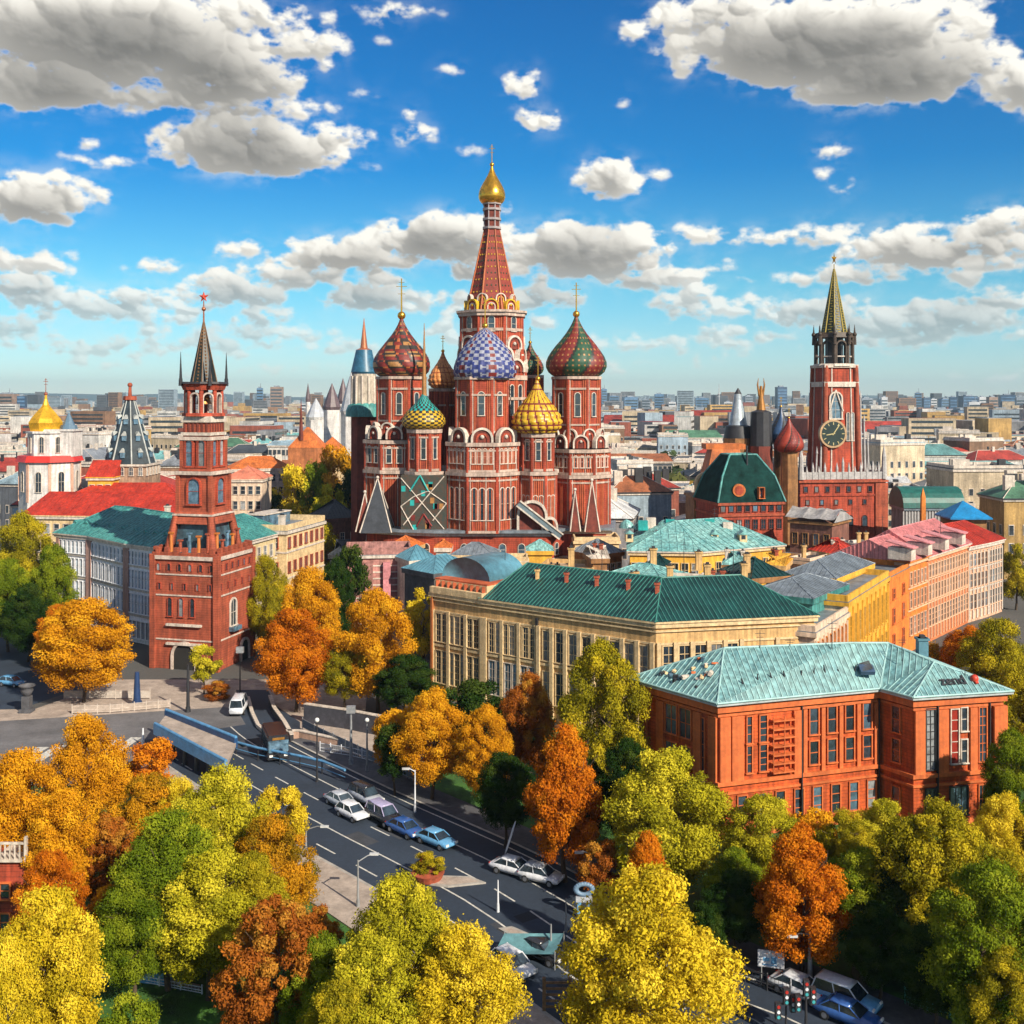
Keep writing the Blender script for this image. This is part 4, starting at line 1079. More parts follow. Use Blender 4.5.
# left pavilion: big grids of small panes; middle: tall windows; right face: tall pairs with columns
e = ed[0]
pilasters(root, e, .6, 12.0, .55, .3, 3, CREAMT)
for (z, h) in ((8.1, 4.0), (2.2, 4.6)): row(root, e, z, h, .95, 7, CREAMT, GLASS, s0=.8, s1=e.L-.8, bars=(1,4), fr=.1)
e = ed[1]; L = e.L
row(root, e, 8.0, 4.1, .85, 7, CREAMT, GLASS, s0=.8, s1=L*.33, bars=(1,4), fr=.08); row(root, e, 2.2, 4.6, 1.0, 6, WHITE, GLASSB, s0=.8, s1=L*.33, bars=(1,3), fr=.1)
row(root, e, 8.1, 3.9, 1.45, 8, CREAMT, GLASS, s0=L*.36, s1=L*.97, bars=(1,2), fr=.14); row(root, e, 2.4, 4.2, 1.45, 8, CREAMT, GLASS, s0=L*.36, s1=L*.97, bars=(1,2), fr=.14)
pilasters(root, e, .6, 12.0, .55, .4, 8, CREAMT, s0=L*.345, s1=L*.985)
pilasters(root, e, .6, 12.0, .5, .3, 3, CREAMT, s0=.3, s1=L*.33)
e = ed[2]; L = e.L
row(root, e, 7.9, 4.2, 1.45, 5, CREAMT, GLASS, s0=.6, s1=L*.52, bars=(1,3), fr=.16); row(root, e, 2.2, 4.2, 1.45, 5, CREAMT, GLASS, s0=.6, s1=L*.52, bars=(1,2), fr=.16)
row(root, e, 8.4, 3.0, 1.3, 5, CREAMT, GLASS, s0=L*.54, s1=L*.98, bars=(1,1), fr=.16); row(root, e, 2.2, 3.6, 1.3, 5, CREAMT, GLASS, s0=L*.54, s1=L*.98, bars=(1,1), fr=.16)
pilasters(root, e, .6, 12.0, .55, .4, 5, CREAMT, s0=.3, s1=L*.53); pilasters(root, e, .6, 12.0, .5, .3, 2, CREAMT, s0=L*.53, s1=L-.2)
plate(root, 'downpipe', ed[1].p(ed[1].L*.335, .2), ed[1].ang, .35, .3, 13.4, DARKM); plate(root, 'downpipe', ed[0].p(.25, .2), ed[0].ang, .35, .45, 14.2, mat('rust_pipe', (.42,.14,.04), .7))
chimneys(root, [(15, 10, 18.2), (22, 9, 18), (-4, 12, 18.5), (8, 8.5, 18.9)], CREAM, 1.8, .9)

# ------------------------------------------------------------------ orange-red building with the turquoise roof
RB = mat('orange_red_wall', (0.60, 0.098, 0.016), .85, .3, .3, courses=.36, streak=.4, bump=.2, bscale=5)
RBT = mat('orange_trim', (0.66, 0.15, 0.035), .7, .2, .5, streak=.2)
Pw = [(13.5,115.5),(20.1,107.1),(37.7,112.7),(39.9,109.3),(49.5,111.4),(46.2,125.6)]
H = 13.3
c = Vector((32, 116)); lp = loc2(Pw, c)
root = thing('orange_building', 'orange-red building with projecting bay and turquoise hipped roof, lower right', 'building', (c.x, c.y, 0))
b = MB(); b.prism(lp, 0, H); b.build('wall', RB, root)
belt(root, 'cornice', lp, H-.9, H-.02, .45, RBT); belt(root, 'frieze', lp, H-1.35, H-1.1, .18, RBT)
belt(root, 'string_course', lp, 5.2, 5.6, .32, RBT); belt(root, 'string_course', lp, 4.3, 4.55, .2, RBT); belt(root, 'plinth', lp, 0, .9, .25, RBT)
for k in range(5): belt(root, 'rustic_band', lp, 1.15+k*.62, 1.55+k*.62, .02, RB)
ed = [Edge(lp[i], lp[(i+1) % 6]) for i in range(6)]
NAVY = GLASS
e = ed[0]
for s_ in (.55, 3.0, e.L-2.6, e.L-.6): plate(root, 'pilaster', e.p(s_, 5.6), e.ang, 1.0, .3, H-7.0, RBT)
row(root, e, 8.9, 2.9, 1.5, 2, RBT, NAVY, s0=3.5, s1=7.4, bars=(1,1)); row(root, e, 6.0, 2.0, 1.5, 2, RBT, NAVY, s0=3.5, s1=7.4, bars=(1,1)); row(root, e, 1.2, 2.6, 1.2, 4, RBT, NAVY)
window(root, e.p(8.55, 6.2), e.ang, .8, 5.2, RBT, NAVY, bars=(0,3))
e = ed[1]
plate(root, 'pilaster', e.p(.62, 5.6), e.ang, 1.15, .32, H-7.0, RBT); plate(root, 'pilaster', e.p(2.0, 5.6), e.ang, 1.3, .3, H-7.0, RBT)
for z, h in ((6.2, 2.6), (9.1, 2.6)): window(root, e.p(3.35, z), e.ang, .5, h, RBT, NAVY, bars=(0,2)); window(root, e.p(4.9, z), e.ang, .75, h, RBT, NAVY, bars=(0,3))
for e_, s_ in ((ed[0], .25), (ed[1], 9.15), (ed[1], e.L-.3), (ed[3], 2.55), (ed[3], 8.4)): plate(root, 'downpipe', e_.p(s_, .3), e_.ang, .10, .36, H-1.2, DARKM)
b = MB()     # louvred balconies
for i in range(7): b.box(-1.25, 1.25, -.75, .05, i*.85, i*.85+.14)
for x in (-1.25, 0, 1.2): b.box(x, x+.09, -.7, -.6, 0, 5.6)
b.build('louvred_balcony', RBT, root, e.p(6.9, 6.0), e.ang)
plate(root, 'pilaster', e.p(8.7, 5.6), e.ang, .9, .32, H-7.0, RBT)
for i in range(5): plate(root, 'pilaster', e.p(9.6+i*2.08, 5.6), e.ang, .42, .22, H-7.0, RBT)
for i in range(4):
    s_ = 10.64+i*2.08
    window(root, e.p(s_, 9.3), e.ang, .95, 2.6, RBT, [NAVY, NAVY, NAVY, GLASSB][i], bars=(0,1)); window(root, e.p(s_, 6.3), e.ang, .95, 2.3, RBT, NAVY, bars=(0,1)); 
row(root, e, 1.2, 2.8, .95, 8, RBT, NAVY, bars=(0,2), s0=1.5, s1=e.L)
e = ed[2]
window(root, e.p(e.L*.5, 9.3), e.ang, .9, 2.6, RBT, NAVY, bars=(0,1)); window(root, e.p(e.L*.5, 6.3), e.ang, .9, 2.3, RBT, NAVY, bars=(0,1)); window(root, e.p(e.L*.5, 1.2), e.ang, .9, 2.6, RBT, NAVY, bars=(0,1))
e = ed[3]
plate(root, 'pilaster', e.p(.6, 5.6), e.ang, 1.1, .3, H-7.0, RBT)
window(root, e.p(1.85, 6.0), e.ang, .95, 6.0, DARKM, GLASSW, bars=(1,7))
plate(root, 'pilaster', e.p(3.2, 5.6), e.ang, 1.1, .3, H-7.0, RBT)
window(root, e.p(4.55, 6.4), e.ang, .8, 5.4, WHITE, mat('red_pane', (.30,.03,.02), .3), bars=(0,4)); window(root, e.p(5.6, 9.6), e.ang, .6, 2.3, WHITE, GLASS, bars=(0,1)); window(root, e.p(5.6, 6.4), e.ang, .6, 2.3, WHITE, GLASS, bars=(0,1))
plate(root, 'pilaster', e.p(6.6, 5.6), e.ang, .8, .3, H-7.0, RBT); window(root, e.p(7.7, 6.4), e.ang, .8, 5.4, RBT, GLASS, bars=(1,5)); plate(root, 'pilaster', e.p(9.6, 5.6), e.ang, 1.5, .4, H-7.0, RBT)
window(root, e.p(1.85, 1.2), e.ang, 1.0, 2.8, DARKM, GLASS); window(root, e.p(5.0, 1.2), e.ang, 1.9, 2.8, DARKM, GLASSB, bars=(2,0)); window(root, e.p(7.7, 1.2), e.ang, .8, 2.8, RBT, GLASS)
row(root, ed[4], 7, 3, 1.0, 4, RBT, NAVY); row(root, ed[4], 1.4, 2.6, 1.0, 4, RBT, NAVY)
def roof_faces(name, faces, parent, mats, spacing=.62, eaves=()):
    """sheet roof over a hipped plan: each triangle gets seams running straight up its own slope"""
    b = MB()
    for f in faces:
        b.add(f, [tuple(range(len(f)))], 0)
        A_, B_, C_ = [Vector(p) for p in f[:3]]
        nr = (B_-A_).cross(C_-A_).normalized()
        if nr.z < 0: nr = -nr
        up = (Vector((0,0,1)) - nr*nr.z)
        if up.length < .05: continue
        up.normalize(); ex = up.cross(nr).normalized()
        pts = [((Vector(p)).dot(ex), (Vector(p)).dot(up)) for p in f]; o_ = nr*(A_.dot(nr))
        s_ = math.ceil(min(p[0] for p in pts)/spacing)*spacing
        while s_ < max(p[0] for p in pts):
            ts = []
            for i in range(3):
                (s0, t0), (s1, t1) = pts[i], pts[(i+1) % 3]
                if (s0-s_)*(s1-s_) < 0: ts.append(t0+(t1-t0)*(s_-s0)/(s1-s0))
            if len(ts) == 2 and max(ts)-min(ts) > .2:
                p0 = ex*s_+up*min(ts)+o_; p1 = ex*s_+up*max(ts)+o_
                q = [p0-ex*.035, p0+ex*.035, p1+ex*.035, p1-ex*.035]; vs = [v-nr*.02 for v in q]+[v+nr*.075 for v in q]
                b.add(vs, [(4,5,6,7),(0,1,5,4),(1,2,6,5),(2,3,7,6),(3,0,4,7)], 1)
            s_ += spacing
    for (p, q, r_) in eaves: b.tube(p, q, r_, m=1)
    return b.build(name, mats, parent)
ov = offset(lp, .85); Z = H+.2
E0, E1, E2, E3, E4, E5 = [(p[0], p[1], Z) for p in ov]
def L(px, py, z): p = at(px, py, z); return (p.x-c.x, p.y-c.y, z)
A1 = L(724, 648, 17.4); A2 = L(848, 643, 17.5); A3 = L(888, 643, 17.2); A4 = L(934, 662, 16.0); A0 = L(740, 666, 15.6)
EB = (E0[0]+(E5[0]-E0[0])*.72, E0[1]+(E5[1]-E0[1])*.72+1.0, Z)
tm = [TURQ, TURQS]
roof_faces('roof', [[E1, E2, A2], [E1, A2, A1], [E2, A3, A2], [E0, E1, A1], [E5, E0, A1], [E5, A1, A2], [E5, A2, A3], [E3, E4, A4], [E2, E3, A4], [E2, A4, A3], [E4, E5, A3], [E4, A3, A4]], root, tm, eaves=[(E0,E1,.12),(E1,E2,.12),(E2,E3,.12),(E3,E4,.12),(E4,E5,.12),(E5,E0,.12),(E1,A1,.1),(E0,A1,.1),(A1,A2,.13),(A2,A3,.13),(A3,A4,.12),(E2,A3,.1),(E3,A4,.1),(E4,A4,.1),(E5,A3,.1)])
m1 = (E0[0]*.45+E1[0]*.55, E0[1]*.45+E1[1]*.55, Z-.02); m2 = (E1[0]*.62+E2[0]*.38, E1[1]*.62+E2[1]*.38, Z-.02)
roof_faces('corner_roof', [[(E1[0], E1[1], Z+.04), m2, A0], [m1, (E1[0], E1[1], Z+.04), A0], [m2, (A1[0]+2, A1[1], A1[2]-1), A0], [(A1[0]-1, A1[1]-.5, 16.2), m1, A0]], root, tm, eaves=[(E1, A0, .09), (A0, m2, .07), (A0, m1, .07)])
b = MB(); k = 6; b.prism([(p[0], p[1]) for p in ov], Z-.32, Z-.03, 0); b.build('eaves', mat('eaves_lead', (.42,.46,.46), .5), root)
chimneys(root, [L(922, 662, 15.0)], mat('chimney_blue', (.09,.22,.28), .6), 2.6, 1.0)
rr = random.Random(4)     # snow hooks, hatches and cables left on the roof
for k in range(9):
    t = .18 + k*.085; z_ = Z+.9+rr.random()*.5
    x = E1[0]+(E2[0]-E1[0])*t; y = E1[1]+(E2[1]-E1[1])*t+1.5
    b = MB(); b.tube((0,0,-.4), (rr.uniform(-.4,.4), rr.uniform(-.2,.2), .7+rr.random()*.6), .14, .06, 5); b.build('snow_hook', DARKM, root, (x, y, z_))
for px_, s_ in ((812, 1.0), (868, .6)):
    b = MB()
    for k in range(7): b.tube((-.9*s_, k*.18, .1+k*.08), (.9*s_, k*.18+.2, .35+k*.08), .06, m=0)
    b.M = Matrix.Rotation(R(28), 4, 'X'); b.box(-1.2*s_, 1.2*s_, -.1, 1.7*s_, -.3, .12, 1); b.build('roof_hatch', [DARKM, mat('hatch_blue', (.05,.09,.16), .4)], root, L(px_, 672, 15.2))
for k in range(22):      # repair clutter lying on the left slope
    u_, v_ = rr.random(), rr.random()*.55; p = Vector(E0).lerp(Vector(E1), .15+u_*.7).lerp(Vector(A1), .15+v_)
    b = MB(); w_ = rr.uniform(.12, .4); b.M = Matrix.Rotation(rr.random()*3, 4, 'Z') @ Matrix.Rotation(R(20), 4, 'X'); b.box(-w_, w_, -w_*.5, w_*.4, -.1, rr.uniform(.08, .35)); b.build('roof_clutter', [WHITE, CREAMT, DARKM, RBT, GLASSB][k % 5], root, tuple(p+Vector((0,0,.05))))

for (px_, py_, z_, h_) in ((760, 655, 16.6, 2.6), (790, 652, 16.8, 1.4), (832, 650, 17.0, 3.2), (902, 655, 16.6, 1.8), (965, 678, 14.6, 1.2)):
    b = MB(); b.tube((0,0,-.6), (0,0,h_), .05, .03); b.tube((-.5,0,h_*.85), (.5,0,h_*.85), .025); b.tube((-.35,0,h_*.7), (.35,0,h_*.7), .025); b.build('aerial', DARKM, root, L(px_, py_, z_))
# ------------------------------------------------------------------ terrace of houses on the right
PINKR = mat('pink_roof', (.72, .27, .27), .5, .25, .4, streak=.3)
SALM = mat('salmon_wall', (.66, .20, .07), .8, .2, .4, streak=.25)
YEL = mat('yellow_wall', (.80, .42, .04), .8, .2, .4, streak=.25)
ORG = mat('orange_wall', (.72, .22, .03), .8, .2, .4, streak=.25)
FRM = mat('frame_peach', (.74,.44,.27), .75, .2, .5)
PALE = mat('pale_peach', (.78, .58, .42), .8, .2, .4, streak=.25)
ROWL = [(814.5, 623.5), (847, 604), (888, 578), (908, 567.5), (927, 561), (968, 547.5), (988, 543.5), (1002, 540)]
RP = [(at(x, y, 14.4).x, at(x, y, 14.4).y) for x, y in ROWL]
def house(k0, k1, label, H, wall, roof, rh, rm, n, floors, fm=WHITE, gl=GLASS, trim=WHITE, depth=13, pil=None, w=.95, sp=.0, name='terrace_house', inset=(0,0)):
    fr = RP[k0:k1+1]
    root, poly, ed = block(name, label, 'house', fr, depth, H, wall, roof, rh, rm, trim=trim, inset=inset, spacing=sp, belts_=[(f[0]-.55, .22, .15) for f in floors[:-1]], group='houses of the right-hand terrace')
    for i in range(k1-k0):
        e = ed[i]; m = max(1, round(n*e.L/sum(x.L for x in ed[:k1-k0])))
        for (z, h, ww, arch) in floors: row(root, e, z, h, ww, m, fm, gl, arch=arch, bars=(1, 1 if h < 3 else 2), s0=.3, s1=e.L-.3)
        if pil: pilasters(root, e, .6, H-1.6, pil, .22, m, trim if trim is not WHITE else WHITE, s0=.3, s1=e.L-.3)
    return root
house(0, 1, 'low peach house with orange shutters beside the classical building', 13.2, PALE, 'flat', .9, [PALE, LEAD], 8, [(8.2, 3.6, .8, True), (3.2, 2.8, .9, False)], fm=ORG, gl=GLASSW, trim=PALE, pil=.35)
house(1, 2, 'bright yellow house with slim pilasters and a columned front', 14.6, YEL, 'flat', 1.0, [YEL, LEAD], 9, [(8.0, 4.4, .8, False), (2.6, 3.6, .9, False)], fm=YEL, gl=GLASS, trim=YEL, pil=.4)
house(2, 3, 'narrow orange house next to the yellow house', 14.4, ORG, 'flat', .8, [ORG, LEAD], 2, [(10.6, 1.6, 1.3, False), (6.6, 2.4, 1.3, False), (2.2, 2.6, 1.3, False)], fm=RBT, trim=ORG)
house(3, 4, 'orange house with white window bays and a pink gabled roof', 15.2, ORG, 'hip', 3.2, [PINKR, PINKR, ORG], 5, [(11.2, 2.2, .9, False), (7.4, 2.6, .9, False), (2.8, 3.0, 1.0, False)], sp=.7, fm=FRM, trim=FRM)
house(4, 5, 'wide salmon house with three window rows and pink sheet roof', 15.0, SALM, 'hip', 4.2, [PINKR, PINKR, WHITE], 14, [(11.4, 2.2, .9, False), (7.4, 2.6, .9, False), (2.8, 3.0, 1.1, False)], sp=.7, pil=.3, fm=FRM, trim=FRM)
r_ = house(5, 7, 'pale-piered corner house with a dark red roof at the far end of the terrace', 14.4, mat('chalk_wall', (.72,.42,.27), .8, .2, .4, streak=.3), 'hip', 3.4, [REDROOF, REDROOF, WHITE], 10, [(10.6, 2.4, 1.0, False), (6.6, 2.6, 1.0, False), (2.4, 2.8, 1.1, False)], sp=.9, pil=.4, inset=(0, 3), fm=FRM)
# dormers and lean-to skylights on the pink roofs: parts of the wide salmon house
sal = [o for o in bpy.data.objects if o.get('label', '').startswith('wide salmon house')][0]
for k in range(4):
    p = at(905+k*17, 551-k*5, 17.4); b = MB(); b.M = Matrix.Rotation(R(52), 4, 'Z')
    b.box(-1.1, 1.1, -1.4, 2.5, -1.4, .6, 1); b.add([(-1.4,-1.8,.55),(1.4,-1.8,.55),(1.4,2.8,1.5),(-1.4,2.8,1.5),(-1.4,-1.8,.75),(1.4,-1.8,.75),(1.4,2.8,1.7),(-1.4,2.8,1.7)], [(0,3,2,1),(4,5,6,7),(0,1,5,4),(1,2,6,5),(2,3,7,6),(3,0,4,7)], 0)
    o = b.build('dormer', [PINKR, WHITE], sal, (p.x-sal.location.x, p.y-sal.location.y, 17.4))

# ------------------------------------------------------------------ hall with the dark green mansard, left of the clock tower
def pt(px, Y): return ((px-512)/F*Y, Y)
MY = 232.0
mz = lambda y: HC-(y-HY)*MY/F
p0, p1 = pt(719, MY), pt(783, MY+3)
root, poly, ed = block('mansard_hall', 'brick hall with steep dark green mansard roof and orange round window', 'building', [p0, p1], 13, mz(503), BRICK, None, trim=BRICK2, belts_=((mz(517), .5, .25),))
hz_ = mz(503); b = MB()
A = [(p[0], p[1], hz_+.02) for p in offset(poly, .4)]; ztop = mz(456)
T_ = [(p[0], p[1], ztop) for p in offset(poly, -4.2)]; Mi = [(p[0], p[1], hz_+(ztop-hz_)*.55) for p in offset(poly, -1.3)]
for i in range(4):
    j = (i+1) % 4; b.add([A[i], A[j], Mi[j], Mi[i]], [(0,1,2,3)], 0); b.add([Mi[i], Mi[j], T_[j], T_[i]], [(0,1,2,3)], 0)
    b.tube(A[i], Mi[i], .25, m=1); b.tube(Mi[i], T_[i], .25, m=1); b.tube(T_[i], T_[j], .22, m=1)
b.add(T_, [(0,1,2,3)], 0); b.build('mansard_roof', [mat('mansard_green', (.008,.040,.036), .9, .4, .5, spec=.1), PATINA], root)
b = MB(); disc(b, 1.35, -.3, .5, 0, 24); disc(b, .95, -.36, -.3, 1, 24); b.build('round_window', [OCHRE, BRICK], root, ed[0].p(4.5, hz_+2.6))
window(root, ed[0].p(9.3, hz_+.9), ed[0].ang, 1.1, 2.2, OCHRE, GLASSB, bars=(1,1), deep=1.0)
row(root, ed[0], mz(512), 1.3, 1.0, 8, BRICKD, GLASS, bars=(0,0)); row(root, ed[0], mz(530), 2.0, 1.0, 8, BRICKD, GLASS)
b = MB(); b.frus(0,0,0,7,.25,.2,6); b.build('flagpole', DARKM, root, (ed[0].p(7, 0)[0], ed[0].p(7, 0)[1]+3, ztop-5))
# brown stepped building behind its left shoulder
BRN = mat('brown_stone', (.36, .17, .06), .85, .35, .4, streak=.3)
root, poly, ed = block('stepped_hall', 'brown stone hall with stepped top and arched gable beside the green mansard', 'building', [pt(694, 246), pt(745, 246)], 12, HC-(497-HY)*246/F, BRN, None, trim=BRN)
z_ = HC-(497-HY)*246/F; zt = HC-(450-HY)*246/F
b = MB(); b.frus(2.0, 0, z_, zt, 8.0, 4.4, 4, PI/4, 0); b.box(-2.5, 6.5, -3, 3, zt, zt+1.2, 0); b.build('stepped_roof', [OCHRE], root)
b = MB(); b.arch(-3.0, z_-.5, 4.6, 3.5, -6.4, -4.5, 1); b.arch(-3.0, z_-.5, 5.0, 3.6, -6.7, -5, 0, inner=.5); b.build('gable_arch', [CREAMT, BRN], root)
row(root, ed[0], z_-4, 2.2, 1.0, 5, CREAMT, GLASS, arch=True)
def spire_thing(name, label, cat, px, Y, ybase, prof, mats, n=16, finial=None, group=None, mf=None, rf=None):
    """turret: prof rows (radius m, picture row, material)"""
    z = lambda y: HC-(y-HY)*Y/F
    r = thing(name, label, cat, (*pt(px, Y), 0), group=group)
    b = MB(); b.frus(0,0,0,z(ybase),prof[0][0]*1.05,prof[0][0]*1.05,8,None,0); b.build('shaft', mats[0], r)
    for k in range(len(prof)-1):
        (r0, y0, m), (r1, y1, _) = prof[k], prof[k+1]
        b = MB(); b.frus(0,0,z(y0),z(y1),r0,r1,n,None,0, sm=n > 10); b.build(['drum','cap','spire','finial','tip','tip'][min(k,5)], mats[m], r)
    return r
spire_thing('bell_turret', 'pale grey bottle-shaped turret behind the stepped hall', 'turret', 738, 262, 438, [(3.4,438,1),(3.0,426,1),(2.2,425,2),(1.0,400,2),(.9,394,1),(.1,388,1)], [BRN, DARKM, mat('zinc', (.42,.48,.52), .4, .3, .5, metal=.3)])
spire_thing('statue_turret', 'dark fluted turret with two gold horns behind the green mansard', 'turret', 761, 258, 446, [(2.6,446,1),(2.4,412,1),(1.1,410,2),(.6,398,2),(.4,392,2),(.3,386,2)], [BRICKD, DARKM, mat('old_gold', (.34,.15,.03), .5, metal=.4)], n=10)
tt = [o for o in bpy.data.objects if o.get('label', '').startswith('dark fluted')][0]
for s_ in (-1, 1):
    b = MB(); zz = HC-(396-HY)*258/F; b.tube((s_*.4,0,zz), (s_*.8,0,zz+2.6), .28, .2, 8); b.tube((s_*.8,0,zz+2.6), (s_*.6,0,zz+4.2), .2, .04, 8); b.build('horn', mat('old_gold', (.55,.26,.05)), tt)
for (px_, c_, lab, r0) in ((781, mat('dome_navy', (.03,.07,.16), .35), 'dark blue onion dome behind the green mansard', 2.9), (789, mat('dome_rust', (.30,.035,.015), .45), 'rust red onion dome nearest the clock tower', 3.3)):
    r = thing('domed_turret', lab, 'turret', (*pt(px_, 262 if r0 < 3 else 256), 0)); Yq = 262 if r0 < 3 else 256
    zb = HC-((444 if r0 < 3 else 452)-HY)*Yq/F; b = MB(); b.frus(0,0,0,zb,r0*.6,r0*.6,8,None,0); b.build('drum', BRN, r)
    hD = 9.0 if r0 < 3 else 8.0; b, _m = onion('lobes', r0, hD); b.build('onion_dome', [c_, DARKM if r0 < 3 else D_RED, D_BLK, c_], r, (0,0,zb)); cross(r, (0,0,zb+hD-.3), 2.6)

# brown mansion with a patched metal awning roof, and the low brown block under it
root, poly, ed = block('brown_house', 'square brown house with a crumpled grey metal roof below the clock tower', 'house', [at(790, 520, 18.6).xy[:], at(832, 523, 18.6).xy[:], ], 9, 18.6, BRN if False else mat('mauve_brown', (.24,.10,.07), .85, .3, .5, streak=.3), None, trim=BRN)
b = MB(); pp = offset(poly, .7); n = 14; ez = 18.7; vs = []
for j, f in enumerate((0, .35, .7, 1)):
    for i in range(n+1):
        t = i/n; x = (pp[0][0]*(1-t)+pp[1][0]*t)*(1-f)+(pp[3][0]*(1-t)+pp[2][0]*t)*f; y = (pp[0][1]*(1-t)+pp[1][1]*t)*(1-f)+(pp[3][1]*(1-t)+pp[2][1]*t)*f
        vs.append((x, y, ez+2.6*math.sin(PI*min(f+.08, .75))*(1-.25*abs(math.sin(t*9)))))
b.add(vs, [(j*(n+1)+i, j*(n+1)+i+1, (j+1)*(n+1)+i+1, (j+1)*(n+1)+i) for j in range(3) for i in range(n)], 0)
b.add([(*pp[1], ez), (*pp[2], ez), (pp[1][0]*.5+pp[2][0]*.5-.5, pp[1][1]*.5+pp[2][1]*.5, ez+2.4)], [(0,1,2)], 0); b.build('roof', [mat('crumpled_metal', (.45,.42,.40), .4, .3, .6, metal=.3)], root)
row(root, ed[0], 14.0, 2.2, 1.0, 4, BRN, GLASS)
root, poly, ed = block('brown_annex', 'low dark brown annex with brick bays in front of the crumpled-roof house', 'house', [(at(783, 557, 12).x, at(783, 557, 12).y), (at(858, 560, 12).x, at(858, 560, 12).y)], 12, 12, BRICKD, 'flat', .8, [BRN, LEAD], trim=BRN)
row(root, ed[0], 8.4, 1.8, 1.2, 7, BRN, GLASS); row(root, ed[0], 4, 2.2, 1.2, 7, BRN, GLASS)
# green shed roof and blue tent beyond the terrace
root, poly, ed = block('green_shed', 'long shed with a dark green barrel roof right of the clock tower', 'shed', [pt(905, 250), pt(962, 250)], 9, HC-(508-HY)*250/F, mat('corrugated_grey', (.30,.28,.27), .7, .2, 1.0, streak=.4), None, trim=LEAD)
b = MB(); zb = HC-(508-HY)*250/F; x0_, x1_ = poly[0][0]-.5, poly[1][0]+.5; k = 12; vs = []
for i in range(k+1):
    t = PI*i/k; vs += [(x0_, poly[0][1]+4.5-5.1*math.cos(t), zb+4.6*math.sin(t)), (x1_, poly[0][1]+4.5-5.1*math.cos(t), zb+4.6*math.sin(t))]
b.add(vs, [(2*i, 2*i+1, 2*i+3, 2*i+2) for i in range(k)] + [tuple(range(0, 2*k+2, 2)), tuple(range(1, 2*k+3, 2))], 0); b.build('barrel_roof', [mat('shed_green', (.01,.11,.09), .45, .3, .6)], root)
b = MB()
for i in range(22): b.box(x0_+i*.66, x0_+i*.66+.3, -.14, .05, .3, zb-.7, 0)
b.build('corrugation', mat('corrugated_light', (.40,.38,.37), .6), root, (0, poly[0][1], 0))
spire_thing('obelisk', 'slim orange obelisk in front of the green shed', 'obelisk', 923, 240, 526, [(.7,526,0),(.6,497,0),(.05,488,0)], [ORG], n=4)
r = thing('blue_tent', 'bright blue tent-shaped roof pavilion at the end of the terrace', 'pavilion', (*pt(963, 232), 0))
b = MB(); zt_ = HC-(516-HY)*232/F; b.box(-3.6,3.6,-3.2,3.2,0,zt_); b.build('wall', BRN, r)
b = MB(); b.frus(0,0,zt_,zt_+3.2,6.2,.15,4,PI/4,0); b.frus(0,0,zt_-.3,zt_,6.2,6.2,4,PI/4,0); b.build('roof', mat('bright_blue', (.01,.20,.45), .4, .2, .6), r)

# ------------------------------------------------------------------ teal-roofed yellow building between cathedral and clock tower
TEALP = mat('pale_teal_roof', (.32,.58,.54), .45, .3, .35, streak=.5, col2=(.12,.36,.36))
zz = 15.5
tf = [(at(630, 552, zz).x, at(630, 552, zz).y), (at(700, 553, zz).x, at(700, 553, zz).y), (at(782, 546, zz).x, at(782, 546, zz).y)]
root, poly, ed = block('teal_roofed_building', 'yellow building with a rolling pale teal roof behind the classical building', 'building', tf, 22, zz, YEL, 'hip', 4.2, [TEALP, TEALP, WHITE], inset=(9, 6), spacing=1.4, trim=CREAMT)
for e in ed[:2]: row(root, e, 11.2, 2.4, 1.1, 7, CREAMT, GLASS, bars=(1,1)); row(root, e, 6.5, 2.6, 1.1, 7, CREAMT, GLASS)
rr = random.Random(6)
for k in range(12):
    x = rr.uniform(-13, 13); b = MB(); b.lathe([(1.5,0),(1.45,.4),(1.1,1.0),(.5,1.45),(.05,1.6)], 12) if k % 3 == 0 else b.box(-.9,.9,-.6,.6,0,1.2+rr.random())
    b.build('roof_light' if k % 3 == 0 else 'roof_vent', [TEALP, WHITE, D_TEAL][k % 3], root, (x, rr.uniform(-2.5, 5), zz+2.4))
def shed(label, px0, py0, px1, py1, z, depth, wall, roofm, kind='flat', rh=.8, n=0, name='small_house', trim=None, cat='house'):
    p, q = at(px0, py0, z), at(px1, py1, z)
    root, poly, ed = block(name, label, cat, [(p.x, p.y), (q.x, q.y)], depth, z, wall, kind, rh, [roofm, roofm, wall] if kind == 'hip' else [wall, roofm], trim=trim or wall, spacing=.8 if kind == 'hip' else 0, over=.4)
    if n:
        for zf in np.arange(1.6, z-2.4, 3.6): row(root, ed[0], float(zf), 1.9, 1.0, n, WHITE, GLASS)
    return root
shed('sand coloured flat-roofed box house in front of the cathedral steps', 538, 571, 592, 573, 14.2, 9, CREAM, SANDR, n=5)
shed('small cream tower-like house between the cathedral and the sand box house', 509, 562, 527, 562, 17.5, 4, CREAMT, WHITE, n=2)
shed('cream pavilion with a flat porch at the cathedral\'s right corner', 575, 541, 619, 541, 14.0, 8, CREAMT, SANDR, n=5)
shed('glazed rooftop house with a pale blue top in front of the cathedral', 476, 567, 510, 565, 16.2, 6, WHITE, GLASSB, n=3)
shed('low grey shed with a blue hipped roof left of the sand box house', 434, 575, 478, 569, 14.2, 8, PAVED, MATS['blue_sheet'], 'hip', 2.2)
shed('white walled house with a turquoise flat roof behind the classical building', 604, 577, 662, 583, 16.8, 8, WHITE, TEALP, 'hip', 1.6)
shed('white house with chimneys behind the hip of the classical roof', 664, 586, 706, 588, 16.8, 7, WHITE, WHITE, n=4)
shed('red-brown house with green lean-to roof behind the classical roof', 752, 580, 788, 577, 16.2, 8, BRN, DGREEN, 'hip', 2.4)
